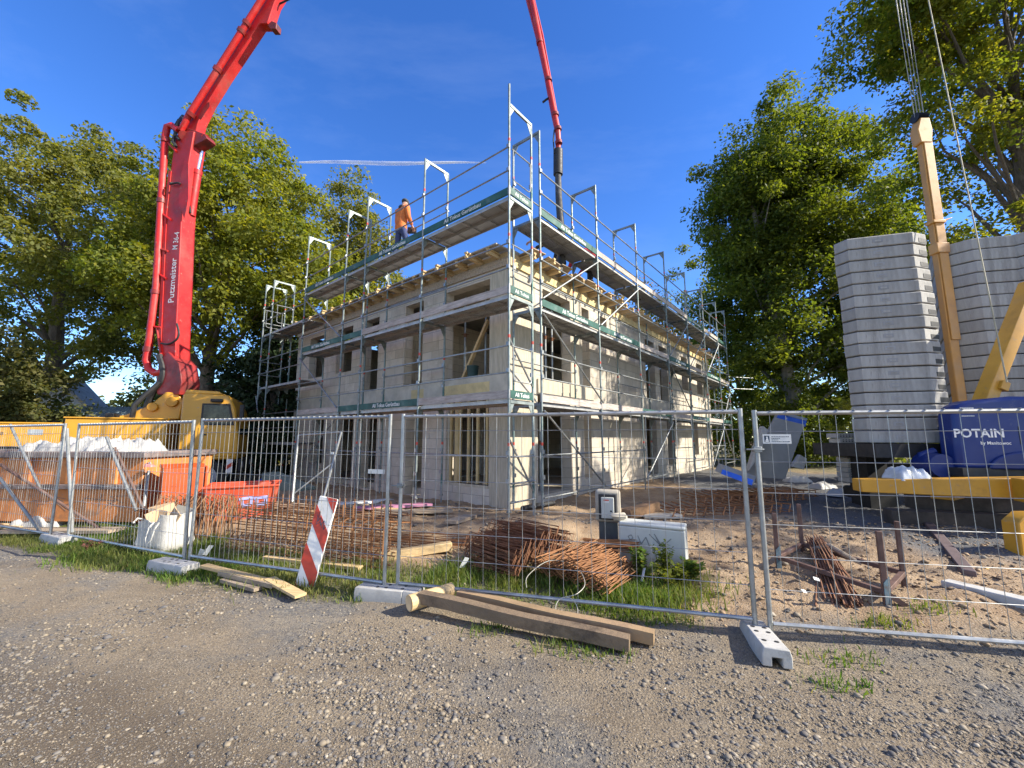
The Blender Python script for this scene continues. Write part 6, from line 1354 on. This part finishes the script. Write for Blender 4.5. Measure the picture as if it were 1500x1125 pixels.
for i, (u, v, lab) in enumerate([(1168, 705, 'white rag lying by the grey board'), (1205, 714, 'white plastic scrap on the ground before the wood'), (1228, 724, 'bunched white plastic left of the black bucket')]):
    p_ = atZ(u, v, 0.32); crumple('plastic_scrap', (p_.x, p_.y, p_.z - 0.02), 0.4, 0.22, 0.22, i + 20, white_sheet, lab, 'plastic scrap', 16, 12, 0.4 * i)
# clutter along the shaded wall
crumple('soil_bag', (-7.5, 13.2, 0.25), 0.5, 0.4, 0.4, 31, plas_blue, 'blue plastic sack in the shade between truck and house', 'sack', 18, 14)
tag(MB().prism([(-7.3, 12.3, 0.28), (-5.9, 11.8, 0.28), (-5.9, 11.8, 0.36), (-7.3, 12.3, 0.75)], (0.2, 0.5, 0)).build('board_stack', M('board_green', (0.20, 0.24, 0.20), 0.85)), 'pale green sloping board in the shade by the house', 'board')
pk = [(-2.45, 8.9, 35, 1.6, foam_pink, 'pink foam board lying at the foot of the shaded wall'), (-1.9, 8.15, 20, 1.5, timber, 'long pale board lying before the pink foam at the shaded wall'), (-3.3, 9.6, 50, 1.3, white_pt, 'white profile lying by the shaded wall'), (-2.6, 8.6, -20, 0.9, timber_new, 'short bright batten lying across the boards at the shaded wall'), (-4.2, 9.0, 10, 2.2, timber, 'weathered board on the ground behind the rebar cage'), (0.55, 8.75, 55, 1.2, black_rb, 'black drain pipe lying at the sunlit corner of the house'), (-0.9, 7.55, 70, 0.8, timber, 'short board on the sand before the house corner')]
for x, y, rz, L, m_, lab in pk:
    o = (MB().tube((-L / 2, 0, 0.06), (L / 2, 0, 0.06), 0.055, 10) if 'pipe' in lab else MB().box(-L / 2, L / 2, -0.12, 0.12, 0, 0.05)).build('pipe' if 'pipe' in lab else 'loose_board', m_, local=True)
    o.location = (x, y, gh(x, y) + 0.02); o.rotation_euler = (0, R(2), R(rz)); tag(o, lab, 'pipe' if 'pipe' in lab else 'board')
# leaning trestle panel behind the cage
le = thing('leaning_frame', 'thin steel frame leaning against the scaffold behind the tub', 'frame', atZ(450, 745, 0.3))
q = [atY(472, 738, 8.0), atY(500, 633, 8.6), atY(437, 638, 8.6), atY(428, 735, 8.0)]
for a, b in ((q[0], q[1]), (q[2], q[3])): MB().tube(a, b, 0.022, 8).build('post', galv, le)
MB().tube(q[1], q[2], 0.02, 8).build('top_rail', galv, le); MB().tube(q[2].lerp(q[3], .9), q[1].lerp(q[0], .45), 0.015, 6).build('cross_brace', galv, le)

# ---------------------------------------------------------------- trees, wood, background
def leaves_arrays(centers, radii, per, size, seed, flat=0.7, droop=0.0):
    r = np.random.default_rng(seed); n = len(centers) * per
    C = np.repeat(np.asarray(centers), per, 0); Rr = np.repeat(np.asarray(radii), per)
    d = r.normal(size=(n, 3)); d /= np.linalg.norm(d, axis=1)[:, None]
    rad = r.random(n) ** 0.5; P = C + d * (Rr * rad)[:, None] * np.array([1, 1, flat]); P[:, 2] -= droop * rad * Rr
    s = size * r.uniform(0.55, 1.25, n)
    nrm = d * 0.5 + r.normal(size=(n, 3)) * 0.55 + np.array([0, 0, 0.55]); nrm /= np.linalg.norm(nrm, axis=1)[:, None]
    t = r.normal(size=(n, 3)); t -= nrm * (t * nrm).sum(1)[:, None]; t /= np.linalg.norm(t, axis=1)[:, None]; b = np.cross(nrm, t)
    V = np.empty((n, 4, 3)); V[:, 0] = P - t * s[:, None]; V[:, 1] = P - b * s[:, None] * 0.55 + nrm * s[:, None] * 0.12; V[:, 2] = P + t * s[:, None]; V[:, 3] = P + b * s[:, None] * 0.55 + nrm * s[:, None] * 0.12
    return V.reshape(-1, 3), np.arange(n * 4).reshape(n, 4)
def tree(label, base, lobes, trunk_r, leaf, size, per, seed, bm=None, cr=0.75, name='broadleaf_tree', group=None, limbs=26, droop=0.0, hollow=0.62, multi=1, kind_cat='tree'):
    rr = np.random.default_rng(seed); base = Vector(base); t = thing(name, label, kind_cat, base, 0, group)
    cen = []; rad = []
    for (x, y, z, rx_, ry_, rz_, n) in lobes:
        d = rr.normal(size=(n, 3)); d /= np.linalg.norm(d, axis=1)[:, None]; f = (hollow + (1.04 - hollow) * rr.random(n)) * (1 + 0.16 * rr.normal(size=n))
        p = np.array([x, y, z]) + d * f[:, None] * np.array([rx_, ry_, rz_]); cen.append(p); rad.append(cr * rr.uniform(0.55, 1.35, n))
    cen = np.vstack(cen) - np.array(base); rad = np.concatenate(rad)
    keep = cen[:, 2] > 0.3; cen, rad = cen[keep], rad[keep]
    V, F = leaves_arrays(cen, rad, per, size, seed + 1, droop=droop)
    np_mesh('crown', V, F, leaf, t)
    tk_ = MB(); top = max(l[2] for l in lobes) - base.z; lx = np.mean([l[0] for l in lobes]) - base.x; ly_ = np.mean([l[1] for l in lobes]) - base.y
    stems = []
    for m_ in range(multi):
        ox, oy = (0, 0) if multi == 1 else (rr.normal() * 0.25, rr.normal() * 0.25); sx_, sy_ = (lx, ly_) if multi == 1 else (lx + rr.normal() * top * 0.12, ly_ + rr.normal() * top * 0.12)
        pts = [Vector((ox + sx_ * f ** 1.6 + rr.normal() * 0.12 * f * (f < 1), oy + sy_ * f ** 1.6 + rr.normal() * 0.12 * f, top * f - (0.3 if f == 0 else 0))) for f in (0, 0.1, 0.25, 0.42, 0.6, 0.8, 1.0)]
        tk_.path(pts, [trunk_r * q for q in (1.35, 1.0, 0.88, 0.72, 0.52, 0.32, 0.1)], 9); stems.append(pts)
    idx = rr.choice(len(cen), min(limbs, len(cen)), replace=False)
    for i in idx:
        e_ = Vector(cen[i]); pts = stems[i % len(stems)]; zf = max(0.12, min(0.85, e_.z / top - 0.22)) ; f = zf * 6; k_ = 0
        fr = [0, 0.1, 0.25, 0.42, 0.6, 0.8, 1.0]
        while k_ < 5 and fr[k_ + 1] < zf: k_ += 1
        a = pts[k_].lerp(pts[k_ + 1], min(1, max(0, (zf - fr[k_]) / (fr[k_ + 1] - fr[k_])))); mid = a.lerp(e_, 0.5) + Vector((rr.normal() * 0.2, rr.normal() * 0.2, 0.25))
        r0 = trunk_r * (0.42 - 0.3 * zf)
        tk_.path([a, a.lerp(mid, 0.5) + Vector((0, 0, 0.05)), mid, mid.lerp(e_, 0.6) + Vector((rr.normal() * .1, rr.normal() * .1, 0)), e_], [r0, r0 * 0.8, r0 * 0.55, r0 * 0.32, r0 * 0.12], 6)
    tk_.build('trunk', bm or bark, t, local=True)
    return t
TG = 'trees at the edges of the site'
tree('tall olive green tree at the left frame edge behind the pump truck', (-22.5, 20, 0), [(-23.5, 20, 14.5, 4.6, 4, 4.2, 150), (-27.5, 20, 11.5, 4.5, 4, 4.8, 120), (-20, 20, 11.5, 3.6, 3.5, 5, 120), (-23, 19, 7.5, 4.5, 3.5, 3, 80), (-18.6, 19.5, 7.5, 1.6, 2, 3, 40)], 0.42, leaf_olive, 0.10, 190, 21, cr=0.82, group=TG, droop=0.5)
tree('yellow green tree directly behind the red boom', (-13.6, 18, 0), [(-13.3, 18, 13.2, 2.9, 3, 3.2, 110), (-15.8, 18, 9.8, 2.3, 3, 3.6, 80), (-11.4, 18, 10.3, 3.0, 3, 3.6, 110), (-13.2, 17.5, 7.8, 4.2, 3, 2.4, 90), (-9.3, 18, 8.5, 2.2, 2.5, 3.4, 60)], 0.34, leaf_green, 0.10, 170, 22, cr=0.74, group=TG)
tree('slim olive tree rising behind the far end of the shaded scaffold', (-9.3, 22, 0), [(-9.2, 22, 14.2, 1.4, 1.6, 2.6, 46), (-10.2, 22, 10.6, 2.2, 2, 3, 60), (-7.4, 22, 10.6, 1.8, 2, 2.6, 46), (-6.6, 22, 8, 2, 2, 2, 34)], 0.25, leaf_olive, 0.10, 140, 23, cr=0.7, group=TG)
tree('dark conifer standing between the cab and the scaffold', (-9.6, 16.6, 0), [(-9.6, 16.6, 1.8, 2.3, 2, 1.2, 50), (-9.6, 16.6, 3.4, 1.8, 1.6, 1.2, 40), (-9.4, 16.6, 4.8, 1.1, 1.1, 1.1, 26), (-9.4, 16.6, 5.9, 0.45, 0.45, 0.8, 12)], 0.16, leaf_dark, 0.10, 150, 24, cr=0.6, name='conifer_tree', group=TG, droop=0.35)
tree('dark conifer at the back corner of the house under the end scaffold', (-11.6, 18.5, 0), [(-11.4, 18.6, 2.2, 2.6, 2, 1.5, 60), (-11.2, 18.6, 4.4, 2.0, 1.6, 1.3, 40), (-11, 18.6, 6.2, 1.2, 1.2, 1.2, 24)], 0.16, leaf_dark, 0.11, 140, 25, cr=0.65, name='conifer_tree', group=TG, droop=0.35)
tree('rounded bushy tree at the left frame edge beside the white house', (-19.5, 15.5, 0), [(-20.3, 15.5, 3.4, 2.9, 2.0, 2.4, 130), (-18.6, 15.2, 2.0, 1.2, 1.2, 1.6, 50)], 0.16, leaf_bush, 0.09, 130, 26, cr=0.6, group=TG)
for i, (x, y, h, w_, lf, lab) in enumerate([(-22.5, 26, 5.2, 3.2, leaf_bush, 'olive bush above the shed roof, left one'), (-17.5, 27, 5.4, 3.4, leaf_bush, 'bush behind the shed, right of the boom'), (-14.0, 25, 4.6, 2.6, leaf_olive, 'low bush behind the truck cab'), (-27.5, 24, 5.0, 3.0, leaf_bush, 'bush behind the white house')]):
    tree(lab, (x, y, 0), [(x, y, h * 0.55, w_, w_ * 0.8, h * 0.48, 90)], 0.14, lf, 0.11, 110, 40 + i, cr=0.7, name='garden_bush', group='bushes behind the truck', limbs=10, kind_cat='bush')
tree('dense beech with a forked pale trunk between house and ballast stack', (16.1, 23.1, 0), [(16.72, 23.1, 17.79, 3.5, 3.34, 4.41, 140), (15.2, 22.8, 15.05, 2.43, 2.43, 3.04, 70), (14.29, 23.1, 14.59, 3.04, 3.65, 4.86, 120), (19.15, 23.1, 15.51, 3.95, 3.95, 5.17, 130), (13.98, 23.1, 9.12, 2.43, 3.34, 4.56, 90), (17.02, 23.71, 10.34, 5.17, 3.95, 5.47, 140), (20.98, 22.8, 9.12, 3.34, 3.65, 4.86, 90)], 0.36, leaf_beech, 0.115, 210, 27, bm=bark_l, cr=1.0, group=TG, multi=2, limbs=40, hollow=0.55)
tree('big yellowing maple overhanging the crane at the top right', (17.5, 13, 0), [(16.2, 12.2, 17, 3.6, 3.2, 3.2, 110), (13.2, 12.5, 15.4, 2.2, 1.6, 1.3, 44), (19.2, 12.5, 14.5, 4.2, 3.2, 4.2, 110), (15.3, 12.5, 12.2, 3.0, 2.6, 2.6, 46), (20, 12, 9.5, 4, 3, 3, 44), (16.6, 13.5, 8.5, 3, 2.4, 2.6, 30)], 0.4, leaf_maple, 0.082, 190, 28, cr=0.68, group=TG, limbs=44, hollow=0.55)
tree('dark tree deep in the wood behind the far scaffold end', (17.5, 31, 0), [(16.5, 31, 10, 5, 3, 6.5, 120), (17.5, 31, 4, 6, 3, 4, 100)], 0.3, leaf_beech, 0.13, 120, 29, cr=0.95, group=TG)
tree('dark tree behind the ballast stacks', (23, 23, 0), [(22.5, 23, 9, 5, 3, 6, 130), (21.5, 22.5, 4, 6, 3, 3.6, 100)], 0.3, leaf_beech, 0.13, 120, 30, cr=0.95, group=TG)
tree('pale autumn tree seen over the roof of the house', (9.2, 31, 0), [(8.8, 31, 10.6, 2.6, 2.2, 3.2, 60), (6.0, 31, 9.2, 2.2, 2, 2.6, 40), (11.8, 31, 9.6, 2.6, 2, 3, 46)], 0.25, leaf_yel, 0.13, 60, 31, cr=0.9, group=TG, limbs=50)
tree('shrub with bright leaves under the beech beside the grey board', (13.2, 14.2, 0), [(13.0, 14.2, 2.2, 1.9, 1.2, 2.0, 70), (15.6, 14.4, 2.0, 1.6, 1.2, 1.8, 50)], 0.08, leaf_green, 0.07, 110, 32, cr=0.5, group='bushes at the wood edge', name='garden_bush', limbs=12, kind_cat='bush')
tree('dark shrub at the far end of the sunlit scaffold', (14.6, 22, 0), [(14.8, 22, 2.2, 1.8, 1.4, 2.2, 80)], 0.1, leaf_beech, 0.09, 110, 33, cr=0.6, group='bushes at the wood edge', name='garden_bush', limbs=12, kind_cat='bush')
tree('low sunny bush under the crane beams', (10.8, 9.6, 0), [(10.8, 9.9, 0.5, 1.6, 0.8, 0.6, 40)], 0.03, leaf_green, 0.05, 110, 34, cr=0.3, group='bushes at the wood edge', name='garden_bush', limbs=8, kind_cat='bush')
# street trees beyond the right frame edge that shade the site
tree('tree outside the right frame edge', (20.5, 3.0, 0), [(19.5, 3.2, 12.5, 3.4, 2.4, 3.0, 22), (21, 6.5, 10.5, 3, 2.4, 3, 22)], 0.32, leaf_maple, 0.14, 60, 35, cr=0.85, group=TG, hollow=0.3)
# far wood closing the horizon
rr = np.random.default_rng(77); cen = []; rad = []
for x in np.arange(-75, 80, 1.3):
    y = 44 - abs(x) * 0.18 + rr.normal() * 2.5; h = 6.0 + 1.6 * mnoise.noise(Vector((x * 0.12, 3, 1))) + (2 if x > 14 else 0)
    for q in range(7): cen.append((x + rr.normal(), y + rr.normal(), rr.uniform(0.3, h))); rad.append(rr.uniform(1.0, 1.9))
V, F = leaves_arrays(cen, rad, 42, 0.30, 78); tag(np_mesh('treeline', V, F, leaf_bush), kind='stuff')
# woodland undergrowth at the right
cen = []; rad = []
for i in range(420): cen.append((rr.uniform(11, 34), rr.uniform(22.5, 28), rr.uniform(0.1, 4.2))); rad.append(rr.uniform(0.4, 0.9))
V, F = leaves_arrays(cen, rad, 60, 0.08, 79); tag(np_mesh('undergrowth', V, F, leaf_beech), kind='stuff')

# shed and white house behind the truck
sh = thing('garden_shed', 'low shed with a blue grey corrugated roof behind the truck', 'shed', (-17.9, 17.0, 0), R(4)); sh.scale = (0.8, 0.8, 0.9)
MB().box(-1.2, 8.0, 0, 3, 0, 2.62).build('wall', house_w, sh, local=True)
mb = MB(); N = 150
for i in range(N + 1):
    x = -1.5 + 9.8 * i / N; zc = 0.03 * math.sin(i * 2.1); 
    for y, z in ((-0.35, 2.62), (1.0, 3.45), (1.0, 3.42), (-0.35, 2.59)): mb.v.append((x, y, z + zc))
for i in range(N):
    for k_ in range(4): mb.f.append((i * 4 + k_, i * 4 + (k_ + 1) % 4, i * 4 + 4 + (k_ + 1) % 4, i * 4 + 4 + k_)); mb.m.append(0)
mb.build('roof', M('corrugated_roof', (0.13, 0.18, 0.21), 0.5, 0.2, 0.12, 1), sh, local=True)
MB().box(2, 3.2, -0.02, -0.002, 0.3, 2.2).build('door', grey_plate, sh, local=True)
hw = thing('white_house', 'white gabled house corner half hidden by bushes', 'house', (-21.3, 19.6, 0), R(12)); hw.scale = (0.62, 0.62, 0.82)
MB().prism([(-2, 0, 0), (1.3, 0, 0), (1.3, 0, 4.1), (-0.3, 0, 5.4), (-2, 0, 4.1)], (0, 2, 0)).build('wall', house_w, hw, local=True)
MB().prism([(1.5, -0.3, 3.95), (1.62, -0.3, 4.05), (-0.3, -0.3, 5.62), (-0.3, -0.3, 5.46)], (0, 2.4, 0)).prism([(-2.2, -0.3, 3.95), (-0.3, -0.3, 5.46), (-0.3, -0.3, 5.62), (-2.32, -0.3, 4.05)], (0, 2.4, 0)).build('roof', M('roof_pale', (0.36, 0.35, 0.34), 0.8), hw, local=True)
MB().box(-0.9, 0.1, -0.02, -0.003, 1.2, 2.4).build('window', glass_dk, hw, local=True)
for i, (a, b, Y) in enumerate([((60, 492), (345, 522), 30), ((60, 505), (345, 534), 30.5), ((180, 500), (520, 520), 32)]):
    p0, p1 = atY(*a, Y), atY(*b, Y); tag(MB().path([p0.lerp(p1, f) - Vector((0, 0, 0.8 * 4 * f * (1 - f) * 0.3)) for f in np.linspace(-0.4, 1.3, 14)], 0.02, 5).build('power_line', black_rb), ['top power line crossing behind the left trees', 'lower power line crossing behind the left trees', 'power line behind the red boom'][i], 'power line', 'power lines')
# condensation trail high in the sky
p0, p1 = atY(438, 238, 3000), atY(712, 239, 3000); m, nt, bs = newmat('vapour_trail'); m.blend_method = 'HASHED' if hasattr(m, 'blend_method') else m.blend_method
t_ = nt.nodes.new('ShaderNodeTexCoord').outputs['Object']; lw = nt.nodes.new('ShaderNodeLayerWeight'); lw.inputs[0].default_value = 0.35
n_ = noise_(nt, t_, 0.006, 3, stretch=(0.6, 1, 1)); md = nt.nodes.new('ShaderNodeMath'); md.operation = 'MULTIPLY'; iv = nt.nodes.new('ShaderNodeMath'); iv.operation = 'SUBTRACT'; iv.inputs[0].default_value = 1
nt.links.new(lw.outputs['Facing'], iv.inputs[1]); nt.links.new(iv.outputs[0], md.inputs[0]); nt.links.new(ramp(nt, n_, 0.25, 0.7, 0.1, 0.55), md.inputs[1]); nt.links.new(md.outputs[0], bs.inputs['Alpha'])
bs.inputs['Base Color'].default_value = (0.9, 0.9, 0.92, 1); bs.inputs['Roughness'].default_value = 1
mb = MB(); pts = [p0.lerp(p1, f) + Vector((0, 0, 6 * math.sin(f * 9))) for f in np.linspace(0, 1, 30)]; mb.path(pts, [3 + 17 * math.sin(math.pi * min(1, f * 1.0 + 0.02)) ** 0.6 * (0.8 if f < .6 else 0.6) for f in np.linspace(0, 1, 30)], 10)
tag(mb.build('clouds', m), kind='structure')

# ---------------------------------------------------------------- people
def skin_obj(name, chains, mat, parent, sub=2):
    """one continuous skinned body: chains of (point, radius) sharing points by key; the first chain starts at the root"""
    V, E_, Rd, key = [], [], [], {}
    def vid(p, r):
        k_ = tuple(round(c, 4) for c in p)
        if k_ not in key: key[k_] = len(V); V.append(p); Rd.append(r)
        return key[k_]
    for ch in chains:
        ids = [vid(p, r) for p, r in ch]
        E_ += [(a, b) for a, b in zip(ids, ids[1:]) if a != b]
    me = bpy.data.meshes.new(name); me.from_pydata(V, E_, []); me.materials.append(mat)
    o = bpy.data.objects.new(name, me); COL.objects.link(o); o.parent = parent; KIDS.setdefault(parent.name, []).append(o)
    sm = o.modifiers.new('skin', 'SKIN'); sm.use_smooth_shade = True
    for i, r in enumerate(Rd): d = me.skin_vertices[0].data[i]; d.radius = r if isinstance(r, tuple) else (r, r); d.use_root = (i == 0)
    su = o.modifiers.new('sub', 'SUBSURF'); su.levels = sub; su.render_levels = sub
    return o
def person(label, loc, rz, top_m, leg_m, hat_m, lean=0.08, hands=((-0.16, 0.34, 1.0), (0.14, 0.36, 1.02)), step=0.10, head_pitch=0.25, squat=0.0):
    t = thing('person', label, 'person', loc, rz)
    pel = Vector((0, 0, 0.93 - squat)); up = Vector((0, math.sin(lean), math.cos(lean))); fw = Vector((0, math.cos(lean), -math.sin(lean)))
    sp = pel + up * 0.22; chn = pel + up * 0.44; nk = pel + up * 0.58; hu = Vector((0, math.sin(lean + head_pitch), math.cos(lean + head_pitch))); hf = Vector((0, math.cos(lean + head_pitch), -math.sin(lean + head_pitch)))
    hb = nk + up * 0.06 + fw * 0.01; hc = hb + hu * 0.09 + hf * 0.02; ht = hb + hu * 0.18 + hf * 0.01
    tor = [(pel, (0.118, 0.09)), (sp, (0.14, 0.1)), (chn, (0.165, 0.115)), (nk, (0.06, 0.06))]
    legs = []; arms = []; boots = []
    for s in (-1, 1):
        hip = pel + Vector((s * 0.095, 0, -0.04)); ft = Vector((s * 0.12, s * step, 0.09)); kn = (hip + ft) / 2 + Vector((s * 0.01, 0.05 + squat * 0.5, 0.03))
        legs.append((s, hip, kn, ft)); sh_ = chn + up * 0.07 + Vector((s * 0.19, 0, 0)); hd = Vector(hands[0 if s < 0 else 1]); hd.z -= squat
        mid = (sh_ + hd) / 2; el = mid + Vector((s * 0.09, -0.10, -0.09)); arms.append((s, sh_, el, hd))
    body = [[(p, (r[0] * 0.8, r[1] * 0.8)) for p, r in tor] + [(hb, (0.056, 0.06)), (hc, (0.078, 0.098)), (ht, (0.06, 0.075))]]
    body.append([(hc, (0.078, 0.098)), (hc + hf * 0.1 - hu * 0.01, (0.016, 0.02))])                      # nose
    for s in (-1, 1): body.append([(hc, (0.078, 0.098)), (hc + Vector((s * 0.085, 0, 0)), (0.012, 0.028))])   # ears
    for s, hip, kn, ft in legs: body.append([(pel, (0.1, 0.08)), (hip, 0.07), (kn, 0.05), (ft, 0.036), (ft + Vector((0, 0.13, -0.05)), (0.04, 0.025))])
    for s, sh_, el, hd in arms:
        d = (hd - el).normalized(); wr = hd - d * 0.02; pm = hd + d * 0.05; side = d.cross(Vector((0, 0, 1))).normalized()
        body.append([(chn, (0.14, 0.1)), (sh_, 0.05), (el, 0.036), (wr, 0.026), (pm, (0.036, 0.018))])
        for q, ln in enumerate((0.07, 0.08, 0.076, 0.06)):
            b_ = pm + d * 0.02 + side * (q - 1.5) * 0.021; body.append([(pm, (0.036, 0.018)), (b_, 0.0095), (b_ + d * ln * 0.5 - Vector((0, 0, 0.012)), 0.0088), (b_ + d * ln * 0.8 - Vector((0, 0, 0.045)), 0.0078)])
        body.append([(pm, (0.036, 0.018)), (wr + d * 0.03 - side * s * 0.034, 0.011), (wr + d * 0.075 - side * s * 0.045 - Vector((0, 0, 0.02)), 0.009)])
    skin_obj('body', body, skin_m, t, 1)
    jk = [[(pel - up * 0.15, (0.19, 0.16)), (pel, (0.19, 0.155)), (sp, (0.19, 0.15)), (chn - up * 0.04, (0.2, 0.15)), (chn + up * 0.07, (0.15, 0.11)), (nk + up * 0.015, (0.085, 0.085))]]
    for s, sh_, el, hd in arms:
        d = (hd - el).normalized(); jk.append([(chn + up * 0.07, (0.15, 0.11)), (sh_, 0.085), (sh_.lerp(el, .55), 0.072), (el, 0.065), (hd - d * 0.03, 0.05)])
    skin_obj('jacket', jk, top_m, t)
    tr_ = [[(pel + up * 0.06, (0.15, 0.12)), (pel - up * 0.06, (0.15, 0.125))]]
    for s, hip, kn, ft in legs: tr_.append([(pel - up * 0.06, (0.15, 0.125)), (hip - Vector((0, 0, 0.06)), 0.1), (kn, 0.078), (ft + Vector((0, 0, 0.02)), 0.066)])
    skin_obj('trousers', tr_, leg_m, t)
    for s, hip, kn, ft in legs: skin_obj('boot', [[(ft + Vector((0, -0.02, 0.02)), 0.05), (ft + Vector((0, -0.02, -0.04)), (0.052, 0.05)), (ft + Vector((0, 0.1, -0.05)), (0.048, 0.04)), (ft + Vector((0, 0.19, -0.055)), (0.04, 0.03))]], dark_cloth, t)
    skin_obj('cap', [[(hc + hu * 0.0 - hf * 0.03, (0.108, 0.118)), (hc + hu * 0.06 - hf * 0.02, (0.112, 0.122)), (hc + hu * 0.115 - hf * 0.02, (0.085, 0.095)), (hc + hu * 0.145 - hf * 0.02, (0.04, 0.05))]], hat_m, t)
    e_ = MB()
    for s in (-1, 1): e_.blob(hc + hf * 0.09 + Vector((s * 0.03, 0, 0)) + hu * 0.015, 0.012, 0.008, 0.008, 1, 0, 8, 6)
    e_.build('eyes', dk_gap, t, local=True); MB().beam(hc + hf * 0.088 - hu * 0.045 + Vector((-0.022, 0, 0)), hc + hf * 0.088 - hu * 0.045 + Vector((0.022, 0, 0)), 0.01, 0.006).build('mouth', M('lips', (0.36, 0.14, 0.11), 0.6, bump=0) if 'lips' not in bpy.data.materials else bpy.data.materials['lips'], t, local=True)
    return t
def on_left(u, v, b):
    n2 = Vector((math.cos(BA), math.sin(BA), 0)); p0 = Vector((BX, BY, 0)) + n2 * b; r = Vector(ray(u, v)); o = Vector((0, 0, CZ)); return o + r * ((p0 - o).dot(n2) / r.dot(n2))
wp = on_left(587, 345, -0.62)
pe = person('worker in an orange jacket and grey beanie standing on the top scaffold deck', (wp.x, wp.y, 6.472), R(-38), jacket_or, denim, wool, lean=0.06, hands=((-0.13, 0.25, 0.98), (0.17, 0.24, 1.0)), head_pitch=0.42)
tag(MB().box(-0.12, 0.12, -0.02, 0.02, -0.09, 0.09).build('clipboard', dark_cloth, local=True, bev=0.005), 'dark pouch held before the body of the worker in orange', 'pouch').location = pe.matrix_basis @ Vector((0.0, 0.40, 0.98)) if False else Vector((wp.x, wp.y, 6.472)) + Euler((0, 0, R(-38))).to_matrix() @ Vector((0.05, 0.33, 0.95))
tag(MB().blob((0, 0, 0), 0.10, 0.06, 0.10, 2, 0.3, 12, 8).build('hood', dark_cloth, pe, local=True)); KIDS[pe.name][-1].location = (0.02, -0.035, 1.44)
RT = RZ + 0.445
person('worker in dark clothes bending at the end hose on the roof', (1.26, 10.35, RT), R(70), dark_cloth, dark_cloth, wool, lean=0.75, hands=((-0.2, 0.75, 0.9), (0.16, 0.75, 0.85)), head_pitch=0.2, step=0.16)
person('worker in a red shirt and black trousers stooping on the roof edge', (2.25, 11.35, RT), R(40), red_cloth, dark_cloth, dark_cloth, lean=0.95, hands=((-0.2, 0.7, 0.55), (0.2, 0.7, 0.5)), head_pitch=0.1, step=0.14)
tag(MB().blob(Vector(loc_b(6.4, -0.45, 6.6)), 0.19, 0.16, 0.2, 6, 0.35, 14, 10).build('tool_bag', M('bag_brown', (0.05, 0.035, 0.025), 0.9)), 'dark brown tool bag standing on the top deck of the sunlit scaffold', 'bag')
